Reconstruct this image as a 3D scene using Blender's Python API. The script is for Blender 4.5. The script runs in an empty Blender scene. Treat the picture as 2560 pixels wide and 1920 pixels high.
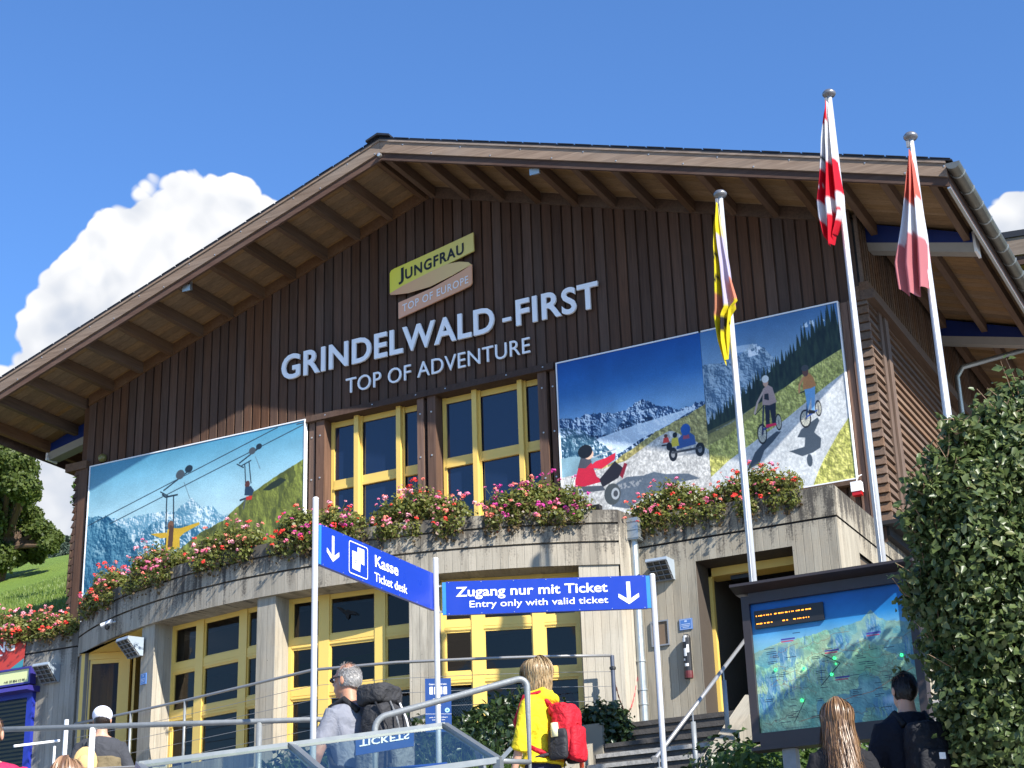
import bpy, math, random
import numpy as np
from mathutils import Vector, Matrix

random.seed(7); RNG = np.random.default_rng(7)
SC = bpy.context.scene
COL = SC.collection

# ------------------------------------------------------------------ camera
YAW, PITCH, ROLL, FPX = 0.46796245, 0.36777812, -0.03393241, 4204.33
CAMP = np.array([0.0, 0.0, 1.6])
def _cam_axes():
    cy, sy = math.cos(YAW), math.sin(YAW)
    f = np.array([-sy*math.cos(PITCH), cy*math.cos(PITCH), math.sin(PITCH)])
    r = np.array([cy, sy, 0.0]); u = np.cross(r, f)
    c, s = math.cos(ROLL), math.sin(ROLL)
    return c*r+s*u, -s*r+c*u, f
AR, AU, AF = _cam_axes()
cam_d = bpy.data.cameras.new('camera'); cam = bpy.data.objects.new('camera', cam_d); COL.objects.link(cam)
cam_d.sensor_width = 36; cam_d.lens = FPX/2560*36; cam_d.clip_start = 0.1; cam_d.clip_end = 6000
cam.matrix_world = Matrix(((AR[0], AU[0], -AF[0], CAMP[0]), (AR[1], AU[1], -AF[1], CAMP[1]),
                           (AR[2], AU[2], -AF[2], CAMP[2]), (0, 0, 0, 1)))
SC.camera = cam
SS = 2560/2212
def W(x, y, D):            # survey point: seen at (x, y) of the measured view, D metres deep
    return CAMP + (AR*((x*SS-1280)/FPX) - AU*((y*SS-960)/FPX) + AF)*D
def ON(x, y, ax, v):       # survey point on the plane axis=v
    d = AR*((x*SS-1280)/FPX) - AU*((y*SS-960)/FPX) + AF
    return CAMP + d*((v-CAMP[ax])/d[ax])

# ------------------------------------------------------------------ light, sky, exposure
SUN_DIR = Vector((-4.05, 1.73, -3.35)).normalized()        # way the light travels
sun_d = bpy.data.lights.new('sun', 'SUN'); sun = bpy.data.objects.new('sun', sun_d); COL.objects.link(sun)
sun_d.energy = 5.0; sun_d.angle = math.radians(0.5); sun_d.color = (1.0, 0.95, 0.86)
sun.rotation_euler = SUN_DIR.to_track_quat('-Z', 'Y').to_euler(); sun.location = (30, -10, 40)
to_sun = -SUN_DIR
SUN_EL = math.asin(to_sun.z); SUN_AZ = math.atan2(to_sun.x, to_sun.y)

SC.view_settings.view_transform = 'Standard'; SC.view_settings.look = 'None'
SC.view_settings.exposure = 0.98; SC.view_settings.gamma = 1.0
SC.view_settings.use_curve_mapping = False

wd = bpy.data.worlds.new('World'); SC.world = wd; wd.use_nodes = True
wt = wd.node_tree; wt.nodes.clear()
class NT:
    def __init__(s, t): s.t = t
    def n(s, kind, **kw):
        nd = s.t.nodes.new(kind)
        for k, v in kw.items(): setattr(nd, k, v)
        return nd
    def l(s, a, b): s.t.links.new(a, b)
    def inp(s, nd, i, v):
        if v is None: return
        if hasattr(v, 'is_output') or isinstance(v, bpy.types.NodeSocket): s.l(v, nd.inputs[i])
        else: nd.inputs[i].default_value = v
    def math(s, op, a, b=None, c=None, clamp=False):
        nd = s.n('ShaderNodeMath', operation=op); nd.use_clamp = clamp
        s.inp(nd, 0, a); s.inp(nd, 1, b); s.inp(nd, 2, c); return nd.outputs[0]
    def vmath(s, op, a, b=None, scale=None):
        nd = s.n('ShaderNodeVectorMath', operation=op); s.inp(nd, 0, a); s.inp(nd, 1, b)
        if scale is not None: nd.inputs['Scale'].default_value = scale
        return nd.outputs[1] if op in ('LENGTH', 'DISTANCE', 'DOT_PRODUCT') else nd.outputs[0]
    def noise(s, vec, scale, detail=4, rough=.55, dist=0.0, col=False):
        nd = s.n('ShaderNodeTexNoise'); s.l(vec, nd.inputs['Vector'])
        nd.inputs['Scale'].default_value = scale; nd.inputs['Detail'].default_value = detail
        nd.inputs['Roughness'].default_value = rough; nd.inputs['Distortion'].default_value = dist
        return nd.outputs['Color' if col else 'Fac']
    def ramp(s, fac, stops, interp='LINEAR'):
        nd = s.n('ShaderNodeValToRGB'); s.inp(nd, 0, fac); cr = nd.color_ramp; cr.interpolation = interp
        while len(cr.elements) < len(stops): cr.elements.new(0.5)
        for e, (p, c) in zip(cr.elements, stops):
            e.position = p; e.color = (c[0], c[1], c[2], 1) if hasattr(c, '__len__') else (c, c, c, 1)
        return nd.outputs[0]
    def mix(s, fac, a, b, blend='MIX'):
        nd = s.n('ShaderNodeMix', data_type='RGBA', blend_type=blend)
        s.inp(nd, 0, fac)
        for i, v in ((6, a), (7, b)):
            if isinstance(v, (tuple, list)): nd.inputs[i].default_value = (v[0], v[1], v[2], 1)
            elif isinstance(v, (int, float)): nd.inputs[i].default_value = (v, v, v, 1)
            else: s.l(v, nd.inputs[i])
        return nd.outputs[2]
    def maprange(s, v, a, b, c=0.0, d=1.0, smooth=False):
        nd = s.n('ShaderNodeMapRange'); s.inp(nd, 0, v)
        if smooth: nd.interpolation_type = 'SMOOTHSTEP'
        for i, q in enumerate((a, b, c, d)): nd.inputs[i+1].default_value = q
        return nd.outputs[0]

w = NT(wt)
geo = w.n('ShaderNodeTexCoord').outputs['Generated']
sky = w.n('ShaderNodeTexSky'); sky.sky_type = 'NISHITA'; sky.sun_disc = False
sky.sun_elevation = SUN_EL; sky.sun_rotation = SUN_AZ; sky.altitude = 1100
sky.air_density = 1.1; sky.dust_density = 0.15; sky.ozone_density = 2.2
skyc = w.mix(1.0, sky.outputs[0], (0.66, 0.98, 1.36), 'MULTIPLY')
# cumulus: fractal density, thickened inside a few lobes of the sky
def dirv(x, y):
    v = W(x, y, 1.0)-CAMP; v = v/np.linalg.norm(v); return tuple(float(q) for q in v)
warp = w.vmath('SCALE', w.vmath('SUBTRACT', w.noise(geo, 14.0, 3, .5, col=True), (0.5, 0.5, 0.5)), None, 0.030)
gp = w.vmath('ADD', geo, warp)
lobes = [(470, 480, .034), (395, 445, .028), (335, 500, .030), (265, 580, .036), (200, 655, .036), (130, 735, .026), (420, 600, .066), (520, 500, .022),
         (350, 740, .070), (220, 850, .055), (110, 900, .036), (60, 850, .022), (120, 1080, .055), (130, 1130, .06), (300, 960, .075), (500, 470, .022),
         (2270, 510, .036), (2330, 560, .052), (2215, 520, .018), (2440, 640, .07), (2700, 720, .09), (-260, 1010, .05), (-460, 1060, .12), (-900, 1050, .2)]
def field(vec):
    acc = None
    for (lx, ly, r) in lobes:
        d = w.vmath('DISTANCE', vec, dirv(lx, ly))
        q = w.maprange(d, r+.017, r-.017, 0.0, 1.0)
        acc = q if acc is None else w.math('MAXIMUM', acc, q)
    return acc
def vor(vec, sc):
    v = w.n('ShaderNodeTexVoronoi', feature='F1'); w.l(vec, v.inputs['Vector']); v.inputs['Scale'].default_value = sc
    return v.outputs['Distance']
def billow(vec):
    a_ = w.math('MULTIPLY', vor(vec, 17.0), 1.0); b_ = w.math('MULTIPLY', vor(vec, 43.0), .55); c_ = w.math('MULTIPLY', vor(vec, 100.0), .28)
    return w.math('SUBTRACT', .95, w.math('ADD', a_, w.math('ADD', b_, c_)))
B0 = billow(gp)
fld = field(gp); dens0 = w.math('ADD', fld, w.math('MULTIPLY', w.math('MULTIPLY', B0, .62), w.maprange(fld, .24, .50, 0, 1)))
big = w.noise(geo, 3.2, 5, .55)
sep = w.n('ShaderNodeSeparateXYZ'); w.l(geo, sep.inputs[0])
behind = w.maprange(sep.outputs[1], 0.25, -0.15, 0, 1, True)       # scattered fair-weather cloud over the rest of the sky
scat = w.math('MULTIPLY', w.maprange(big, .56, .68, 0, 1, True), behind)
dens = w.math('MAXIMUM', dens0, scat)
def offs(k): return w.vmath('ADD', gp, (k*to_sun.x*.6, k*to_sun.y*.6, k*(to_sun.z+.4)))
lit = w.math('ADD', w.math('MULTIPLY', w.math('SUBTRACT', B0, billow(offs(.016))), 1.0), 0.70)
core = w.noise(gp, 6.5, 4, .5)
lit = w.math('SUBTRACT', lit, w.math('MULTIPLY', w.maprange(core, .42, .62, 0, 1, True), 0.34))
lit = w.math('ADD', lit, w.maprange(dens0, 1.0, 0.5, 0.0, 0.30), clamp=True)
hz = w.maprange(sep.outputs[2], 0.16, 0.48, 0.0, 1.0)
cc = w.ramp(lit, [(0.0, (.56, .63, .77)), (0.35, (.74, .79, .88)), (0.65, (.93, .95, .99)), (1.0, (1.12, 1.12, 1.12))])
cc = w.mix(hz, w.mix(.5, cc, (.55, .62, .76)), cc)
SKY_STR = 0.092
ccs = w.vmath('SCALE', cc, None, 0.50/SKY_STR)
alpha = w.maprange(dens, 0.50, 0.58, 0, 1, True)
bg = w.n('ShaderNodeBackground'); w.l(w.mix(alpha, skyc, ccs), bg.inputs[0]); bg.inputs[1].default_value = SKY_STR
wo = w.n('ShaderNodeOutputWorld'); w.l(bg.outputs[0], wo.inputs[0])

# ------------------------------------------------------------------ colours & materials
def lin(r, g, b):
    f = lambda c: ((c/255+.055)/1.055)**2.4 if c > 10.3 else c/255/12.92
    return (f(r), f(g), f(b))
MATS = {}
def newmat(name):
    m = bpy.data.materials.new(name); m.use_nodes = True; t = m.node_tree; t.nodes.clear()
    N = NT(t); p = N.n('ShaderNodeBsdfPrincipled'); o = N.n('ShaderNodeOutputMaterial'); N.l(p.outputs[0], o.inputs[0])
    MATS[name] = m; return m, N, p, o
def pset(N, p, col=None, rough=None, metal=None, spec=None):
    if col is not None:
        if isinstance(col, tuple): p.inputs['Base Color'].default_value = (*col[:3], 1)
        else: N.l(col, p.inputs['Base Color'])
    if rough is not None: N.inp(p, 'Roughness', rough)
    if metal is not None: p.inputs['Metallic'].default_value = metal
    if spec is not None: p.inputs['Specular IOR Level'].default_value = spec
def bump(N, p, h, strength=.3, dist=.01):
    b = N.n('ShaderNodeBump'); b.inputs['Strength'].default_value = strength; b.inputs['Distance'].default_value = dist
    N.l(h, b.inputs['Height']); N.l(b.outputs[0], p.inputs['Normal'])
def objco(N): return N.n('ShaderNodeTexCoord').outputs['Object']
def scaled(N, v, s): return N.vmath('MULTIPLY', v, s)
def plain(name, col, rough=.5, metal=0.0, spec=.5, var=.12, scale=6.0, bmp=0.0, bscale=40.0):
    if name in MATS: return MATS[name]
    m, N, p, o = newmat(name); co = objco(N)
    c = N.mix(N.noise(co, scale, 5, .6), tuple(q*(1-var) for q in col), tuple(min(1, q*(1+var)) for q in col))
    pset(N, p, c, N.maprange(N.noise(co, scale*3, 3), 0.2, 0.8, max(.02, rough-.08), min(1, rough+.08)), metal, spec)
    if bmp: bump(N, p, N.noise(co, bscale, 4, .6), bmp)
    return m
def wood(name, ca, cb, axis, weather=0.25, grey=(.22, .19, .16)):
    m, N, p, o = newmat(name); co = objco(N)
    rnd = N.n('ShaderNodeObjectInfo').outputs['Random']
    sh = N.n('ShaderNodeCombineXYZ')
    for i in range(3): N.l(N.math('MULTIPLY', rnd, 37.0+11*i), sh.inputs[i])
    co = N.vmath('ADD', co, sh.outputs[0])
    sc = [22.0, 22.0, 22.0]; sc[axis] = 0.9; fine = [110.0]*3; fine[axis] = 3.0
    g = N.noise(scaled(N, co, tuple(sc)), 1.0, 5, .6, .6); f = N.noise(scaled(N, co, tuple(fine)), 1.0, 3, .6)
    c = N.mix(N.ramp(g, [(.3, 0), (.7, 1)]), ca, cb)
    c = N.mix(N.math('MULTIPLY', N.maprange(f, .35, .75), .45), c, tuple(q*.45 for q in ca))
    blot = [1.6]*3; blot[axis] = .5
    c = N.mix(N.math('MULTIPLY', N.maprange(N.noise(scaled(N, co, tuple(blot)), 1.0, 4, .6), .45, .8), weather), c, grey)
    v = N.maprange(rnd, 0, 1, .78, 1.2)
    hv = N.n('ShaderNodeHueSaturation'); N.l(v, hv.inputs['Value']); N.l(c, hv.inputs['Color'])
    N.l(N.maprange(N.math('FRACT', N.math('MULTIPLY', rnd, 7.3)), 0, 1, .82, 1.12), hv.inputs['Saturation'])
    pset(N, p, hv.outputs[0], .72, 0, .3); bump(N, p, N.math('ADD', g, N.math('MULTIPLY', f, .6)), .55, .004)
    return m
def concrete(name, base=(.36, .325, .265), dark=(.060, .055, .050), top=8.46, grime=.95, bw=.115, warm=(.37, .30, .21)):
    """board-marked concrete; UV = metres along the wall, height"""
    m, N, p, o = newmat(name)
    uv = N.n('ShaderNodeUVMap').outputs[0]; s = N.n('ShaderNodeSeparateXYZ'); N.l(uv, s.inputs[0]); U, V = s.outputs[0], s.outputs[1]
    w_ = N.math('DIVIDE', U, bw); fl = N.math('FLOOR', w_); fr = N.math('FRACT', w_)
    wn = N.n('ShaderNodeTexWhiteNoise', noise_dimensions='1D'); N.l(fl, wn.inputs['W'])
    board = wn.outputs[0]
    cmb = N.n('ShaderNodeCombineXYZ'); N.l(N.math('MULTIPLY', U, 1.0), cmb.inputs[0]); N.l(V, cmb.inputs[1]); N.l(N.math('MULTIPLY', fl, 3.7), cmb.inputs[2])
    grain = N.noise(scaled(N, cmb.outputs[0], (55, 2.2, 1)), 1.0, 4, .65, .5)
    cont = N.n('ShaderNodeCombineXYZ'); N.l(U, cont.inputs[0]); N.l(V, cont.inputs[1])
    streak = N.noise(scaled(N, cont.outputs[0], (7.5, .75, 1)), 1.0, 6, .65, .3)
    blotch = N.noise(cont.outputs[0], 1.1, 5, .6); fine = N.noise(cont.outputs[0], 34, 5, .7)
    c = N.mix(board, tuple(q*.88 for q in base), tuple(q*1.10 for q in base))
    c = N.mix(N.math('MULTIPLY', N.maprange(blotch, .45, .72), .55), c, warm)
    c = N.mix(N.math('MULTIPLY', N.maprange(grain, .42, .78), .55), c, tuple(q*.62 for q in base))
    c = N.mix(N.math('MULTIPLY', N.maprange(fine, .5, .8), .30), c, tuple(q*.55 for q in base))
    ln = N.maprange(N.math('ABSOLUTE', N.math('SUBTRACT', fr, .5)), .455, .495, 0, 1)
    c = N.mix(N.math('MULTIPLY', ln, N.maprange(blotch, .35, .6, .05, .42)), c, dark)
    # algae and soot that runs down from the rim
    h = N.math('SUBTRACT', top, V)
    cen = lambda q, k_: N.math('MULTIPLY', N.math('SUBTRACT', q, .5), k_)
    run = N.math('SUBTRACT', N.math('ADD', N.math('ADD', cen(streak, 5.0), cen(fine, 2.2)), N.math('ADD', cen(blotch, 3.4), 1.0)), N.math('MULTIPLY', h, 1.55))
    gm = N.math('MULTIPLY', N.maprange(run, .05, 1.15, 0, 1, True), grime)
    c = N.mix(gm, c, dark)
    st2 = N.maprange(N.noise(scaled(N, cont.outputs[0], (3.1, .35, 1)), 1.0, 5, .7), .47, .62, 0, .60, True)
    c = N.mix(st2, c, tuple(q*.5 for q in base))
    vo = N.n('ShaderNodeTexVoronoi'); N.l(cont.outputs[0], vo.inputs[0]); vo.inputs['Scale'].default_value = 4.2
    c = N.mix(N.maprange(vo.outputs['Distance'], .035, .02, 0, .8), c, dark)
    pset(N, p, c, .95, 0, .08)
    bump(N, p, N.math('SUBTRACT', N.math('ADD', N.math('MULTIPLY', board, .6), N.math('MULTIPLY', grain, .35)), N.math('ADD', N.math('MULTIPLY', ln, .9), N.math('MULTIPLY', fine, .25))), .7, .006)
    return m
def leafmat(name, ca, cb, cc_, trans=.35, rough=.45, spec=.4):
    m, N, p, o = newmat(name); g = N.n('ShaderNodeNewGeometry'); r = g.outputs['Random Per Island']
    c = N.ramp(r, [(0, ca), (.55, cb), (.86, cb), (1, cc_)])
    c = N.mix(N.math('MULTIPLY', N.noise(objco(N), 2.3, 3), .35), c, tuple(q*.6 for q in ca))
    pset(N, p, c, rough, 0, spec)
    tr = N.n('ShaderNodeBsdfTranslucent'); N.l(N.mix(.5, c, tuple(min(1, q*1.6) for q in cb)), tr.inputs[0])
    mx = N.n('ShaderNodeMixShader'); mx.inputs[0].default_value = trans
    N.l(p.outputs[0], mx.inputs[1]); N.l(tr.outputs[0], mx.inputs[2]); N.l(mx.outputs[0], o.inputs[0])
    return m
def glassmat(name, tint=(.55, .6, .62), clear=.75, gcol=(1, 1, 1), rough=.015, wav=.06):
    m, N, p, o = newmat(name)
    tr = N.n('ShaderNodeBsdfTransparent'); tr.inputs[0].default_value = (*tint, 1)
    gl = N.n('ShaderNodeBsdfGlossy'); gl.inputs[0].default_value = (*gcol, 1); gl.inputs['Roughness'].default_value = rough
    fr = N.n('ShaderNodeFresnel'); fr.inputs[0].default_value = 1.5
    b = N.n('ShaderNodeBump'); b.inputs['Strength'].default_value = wav; b.inputs['Distance'].default_value = .05
    N.l(N.noise(objco(N), 1.4, 2), b.inputs['Height']); N.l(b.outputs[0], gl.inputs['Normal']); N.l(b.outputs[0], fr.inputs['Normal'])
    mx = N.n('ShaderNodeMixShader'); N.l(N.math('MULTIPLY_ADD', fr.outputs[0], 1.0, (1-clear)*.5, clamp=True), mx.inputs[0])
    N.l(tr.outputs[0], mx.inputs[1]); N.l(gl.outputs[0], mx.inputs[2]); N.l(mx.outputs[0], o.inputs[0])
    return m
def emat(name, col, st):
    m, N, p, o = newmat(name); e = N.n('ShaderNodeEmission'); e.inputs[0].default_value = (*col, 1); e.inputs[1].default_value = st
    N.l(e.outputs[0], o.inputs[0]); return m

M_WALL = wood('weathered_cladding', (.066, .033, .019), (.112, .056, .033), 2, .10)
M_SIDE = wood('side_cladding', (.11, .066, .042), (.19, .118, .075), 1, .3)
M_SOFF = wood('soffit_planks', (.21, .125, .060), (.31, .195, .095), 0, .08)
M_BEAM = wood('roof_beams', (.090, .048, .026), (.16, .088, .048), 1, .15)
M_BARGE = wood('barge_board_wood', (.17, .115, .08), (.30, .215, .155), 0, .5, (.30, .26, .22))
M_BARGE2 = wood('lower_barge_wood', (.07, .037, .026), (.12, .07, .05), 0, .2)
M_CONC = concrete('board_marked_concrete')
M_CONC2 = concrete('plain_concrete_column', base=(.40, .365, .30), top=20, grime=0)
M_CONC3 = concrete('entrance_block_concrete', base=(.35, .315, .25), warm=(.37, .29, .19), grime=.95)
M_CONC4 = concrete('shaded_retaining_concrete', base=(.33, .315, .28), top=8.13, grime=.7)
M_CHEEK = concrete('stair_cheek_concrete', base=(.33, .30, .24), top=20, grime=0, bw=.4)
M_ROOF = plain('dark_roof_covering', (.018, .019, .024), .55, 0, .4, .3, 9, .4, 30)
M_YEL = plain('yellow_window_paint', (.74, .51, .125), .42, 0, .5, .05, 5, .05, 60)
M_DARK = plain('dark_interior', (.012, .012, .013), .9)
M_INT = plain('hall_interior', (.10, .085, .065), .9)
M_GLASS_UP = glassmat('upper_glass', (.10, .12, .16), .45, (.55, .75, 1.0))
M_GLASS_LO = glassmat('lower_glass', (.50, .50, .50), .95, (.62, .54, .46))
M_ZINC = plain('zinc_sheet', (.42, .45, .45), .42, .75, .5, .2, 5, .1, 12)
M_GUT = plain('copper_brown_gutter', (.19, .18, .15), .38, .7, .5, .35, 4, .15, 10)
M_STEEL = plain('brushed_steel', (.30, .295, .29), .38, .45, .5, .06, 3)
M_GALV = plain('galvanised_tube', (.24, .255, .26), .5, .3, .5, .25, 18, .15, 70)
M_POLE = plain('white_pole_paint', (.46, .47, .49), .35, .2, .5, .08, 3)
M_WHITE = plain('white_paint', (.80, .80, .80), .45, 0, .5, .04)
M_LETTER = plain('letter_face', (.88, .89, .91), .4, 0, .5, .03)
M_BLUE = plain('sign_blue', (.008, .036, .34), .3, 0, .5, .08, 2)
M_BLUE2 = plain('sign_edge_blue', (.03, .20, .50), .35, 0, .5, .1, 4)
M_NAVY = plain('info_navy', (.012, .05, .20), .35, 0, .5, .08, 3)
M_BROWNF = plain('dark_bronze_frame', (.050, .040, .040), .42, .3, .5, .15, 5)
M_BLACK = plain('black_plastic', (.015, .015, .016), .4)
M_BOLT = plain('bolt_heads', (.65, .62, .58), .35, .8)
M_STAIR = plain('worn_dark_step', (.075, .068, .062), .85, 0, .3, .6, 7, .6, 30)
M_NOSE = plain('worn_step_edge', (.36, .34, .31), .85, 0, .3, .7, 16, .6, 40)

# ------------------------------------------------------------------ mesh helpers
class MB:
    def __init__(s): s.v = []; s.f = []; s.uv = []; s.mi = []; s.cur = 0
    def face(s, pts, uv=None):
        b = len(s.v); s.v += [tuple(map(float, q)) for q in pts]; s.f.append(tuple(range(b, b+len(pts)))); s.mi.append(s.cur)
        s.uv += list(uv) if uv else [(0, 0)]*len(pts)
    def box(s, c0, c1, uvs=False):
        x0, y0, z0 = c0; x1, y1, z1 = c1
        P = lambda i: ((x0, x1)[i & 1], (y0, y1)[(i >> 1) & 1], (z0, z1)[(i >> 2) & 1])
        for q, kind in (((0, 1, 5, 4), 'y'), ((3, 2, 6, 7), 'y'), ((2, 0, 4, 6), 'x'), ((1, 3, 7, 5), 'x'), ((4, 5, 7, 6), 'z'), ((2, 3, 1, 0), 'z')):
            pts = [P(i) for i in q]
            s.face(pts, [((p[0], p[2]) if kind == 'y' else (p[1], p[2]) if kind == 'x' else (p[0], p[1])) for p in pts] if uvs else None)
    def prism(s, prof, a, b, ax):
        """prof: list of 2D points; extruded from a to b along axis ax"""
        def p3(q, t):
            r = [0, 0, 0]; o = [i for i in range(3) if i != ax]; r[o[0]] = q[0]; r[o[1]] = q[1]; r[ax] = t; return tuple(r)
        n = len(prof)
        s.face([p3(q, a) for q in prof]); s.face([p3(q, b) for q in prof][::-1])
        for i in range(n):
            q, r = prof[i], prof[(i+1) % n]; s.face([p3(r, a), p3(q, a), p3(q, b), p3(r, b)])
    def beam(s, p, q, wd, ht, up=(0, 0, 1)):
        p = Vector(p); q = Vector(q); d = (q-p).normalized(); sd = d.cross(Vector(up)).normalized(); u = sd.cross(d).normalized()
        c = [(-wd/2, -ht/2), (wd/2, -ht/2), (wd/2, ht/2), (-wd/2, ht/2)]
        A = [p+sd*a+u*b for a, b in c]; Bq = [q+sd*a+u*b for a, b in c]
        s.face(A); s.face(Bq[::-1])
        for i in range(4): s.face([A[(i+1) % 4], A[i], Bq[i], Bq[(i+1) % 4]])
    def tube(s, pts, r, n=12, cap=True):
        pts = [Vector(p) for p in pts]; rs = r if hasattr(r, '__len__') else [r]*len(pts)
        ref = Vector((0, 0, 1)) if abs((pts[-1]-pts[0]).normalized().z) < .9 else Vector((1, 0, 0))
        rings = []
        for i, p in enumerate(pts):
            d = ((pts[min(i+1, len(pts)-1)]-p).normalized()+(p-pts[max(i-1, 0)]).normalized()).normalized()
            a = d.cross(ref).normalized(); b = a.cross(d).normalized()
            rings.append([p+(a*math.cos(t)+b*math.sin(t))*rs[i] for t in [2*math.pi*k/n for k in range(n)]])
        base = len(s.v)
        for rg in rings: s.v += [tuple(q) for q in rg]
        def ff(idx): s.f.append(tuple(idx)); s.mi.append(s.cur); s.uv += [(0, 0)]*len(idx)
        for i in range(len(rings)-1):
            for k in range(n):
                ff((base+i*n+k, base+i*n+(k+1) % n, base+(i+1)*n+(k+1) % n, base+(i+1)*n+k))
        if cap: ff(tuple(base+k for k in range(n))[::-1]); ff(tuple(base+(len(rings)-1)*n+k for k in range(n)))
    def lathe(s, c, prof, n=16, axis=2):
        """prof: (radius, height) pairs"""
        base = len(s.v)
        for r, h in prof:
            for k in range(n):
                t = 2*math.pi*k/n; a, b = r*math.cos(t), r*math.sin(t)
                s.v.append({2: (c[0]+a, c[1]+b, c[2]+h), 1: (c[0]+a, c[1]+h, c[2]+b), 0: (c[0]+h, c[1]+a, c[2]+b)}[axis])
        for i in range(len(prof)-1):
            for k in range(n):
                s.f.append((base+i*n+k, base+i*n+(k+1) % n, base+(i+1)*n+(k+1) % n, base+(i+1)*n+k)); s.mi.append(s.cur); s.uv += [(0, 0)]*4
    def mesh(s, name, smooth=False):
        me = bpy.data.meshes.new(name); me.from_pydata(s.v, [], s.f)
        ul = me.uv_layers.new(name='UVMap'); ul.data.foreach_set('uv', np.array(s.uv, dtype=np.float32).ravel())
        if any(s.mi): me.polygons.foreach_set('material_index', s.mi)
        if smooth: me.polygons.foreach_set('use_smooth', [True]*len(me.polygons))
        me.update(); return me
WLOC = {}
def thing(name, label, cat, loc=(0, 0, 0), group=None):
    o = bpy.data.objects.new(name, None); COL.objects.link(o); o.location = Vector(loc); o.empty_display_size = .1
    o['label'] = label; o['category'] = cat
    if group: o['group'] = group
    WLOC[o.name] = Vector(loc); return o
def put(name, me, mats, parent=None, label=None, cat=None, group=None, kind=None, loc=None):
    """me in world coordinates"""
    if isinstance(me, MB): me = me.mesh(name)
    o = bpy.data.objects.new(name, me); COL.objects.link(o)
    for m in (mats if isinstance(mats, (list, tuple)) else [mats]):
        if len(me.materials) < (len(mats) if isinstance(mats, (list, tuple)) else 1): me.materials.append(m)
    if parent is not None:
        o.parent = parent
        if parent.name in WLOC and parent.type == 'EMPTY': o.location = -WLOC[parent.name]
    if loc is not None: o.location = o.location+Vector(loc)
    for k, v in (('label', label), ('category', cat), ('group', group), ('kind', kind)):
        if v: o[k] = v
    return o
def centred(mb_or_me, name):
    me = mb_or_me.mesh(name) if isinstance(mb_or_me, MB) else mb_or_me
    n = len(me.vertices); a = np.empty(n*3); me.vertices.foreach_get('co', a); a = a.reshape(-1, 3)
    c = np.array([(a[:, 0].min()+a[:, 0].max())/2, (a[:, 1].min()+a[:, 1].max())/2, a[:, 2].min()])
    me.vertices.foreach_set('co', (a-c).ravel()); me.update(); return me, Vector(c)
def solo(name, mb, mats, label, cat, group=None, kind=None, smooth=False):
    me = mb.mesh(name, smooth) if isinstance(mb, MB) else mb
    me, c = centred(me, name); o = put(name, me, mats, None, label, cat, group, kind); o.location = c; return o
def copy_tree(o, parent=None):
    c = o.copy(); COL.objects.link(c); c.parent = parent
    for ch in list(o.children): copy_tree(ch, c)
    return c
def quadmesh(name, V, per, uv=None, smooth=False):
    """V: (n, k, 3) array of k-gons given by index pattern per"""
    n, k, _ = V.shape; me = bpy.data.meshes.new(name)
    idx = (np.arange(n)[:, None]*k)
    faces = [idx+np.array(p)[None, :] for p in per]
    loops = np.concatenate([f.reshape(n, -1) for f in faces], axis=1).ravel()
    sizes = np.tile(np.array([len(p) for p in per]), n)
    me.vertices.add(n*k); me.vertices.foreach_set('co', V.astype(np.float32).ravel())
    me.loops.add(len(loops)); me.loops.foreach_set('vertex_index', loops.astype(np.int32))
    me.polygons.add(len(sizes)); starts = np.concatenate([[0], np.cumsum(sizes)[:-1]])
    me.polygons.foreach_set('loop_start', starts.astype(np.int32))
    me.update(calc_edges=True)
    if smooth: me.polygons.foreach_set('use_smooth', [True]*len(me.polygons))
    return me
def leafcloud(name, P, size, droop=.3, shape='leaf', out=None, jit=.35, seed=1, fold=.25, up=0.25):
    """P (n,3) leaf positions; out (n,3) preferred normals"""
    r = np.random.default_rng(seed); n = len(P)
    nr = r.normal(size=(n, 3)); nr /= np.linalg.norm(nr, axis=1)[:, None]
    if out is not None: nr = nr*.75+out*.8
    nr[:, 2] += up; nr /= np.linalg.norm(nr, axis=1)[:, None]
    t = r.normal(size=(n, 3)); t[:, 2] -= droop; t -= nr*(t*nr).sum(1)[:, None]; t /= np.linalg.norm(t, axis=1)[:, None]
    b = np.cross(nr, t); s = (size*(1+jit*r.uniform(-1, 1, n)))[:, None]
    if shape == 'leaf':
        V = np.stack([P, P+t*s*.35+b*s*.36+nr*s*fold*.5, P+t*s*.45, P+t*s*.35-b*s*.36+nr*s*fold*.5, P+t*s*.8+b*s*.2+nr*s*fold*.2, P+t*s*1.08-nr*s*.12, P+t*s*.8-b*s*.2+nr*s*fold*.2], 1)
        return quadmesh(name, V, [(0, 2, 1), (0, 3, 2), (1, 2, 5, 4), (2, 3, 6, 5)])
    V = np.stack([P-t*s*.5, P+b*s*.42, P+t*s*.5, P-b*s*.42], 1)
    return quadmesh(name, V, [(0, 1, 2, 3)])
def lobecloud(lobes_, n, seed=1, shell=.55, under=True):
    """points through ellipsoid lobes: (cx,cy,cz,rx,ry,rz); returns P, outward"""
    r = np.random.default_rng(seed); L = np.array(lobes_, float); vol = (L[:, 3]*L[:, 4]*L[:, 5])**.67; vol /= vol.sum()
    k = r.choice(len(L), n, p=vol); d = r.normal(size=(n, 3)); d /= np.linalg.norm(d, axis=1)[:, None]
    rad = (shell+(1-shell)*r.uniform(0, 1, n)**.6)*(1+.12*r.normal(size=n))
    return L[k, :3]+d*L[k, 3:]*rad[:, None], d

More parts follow.
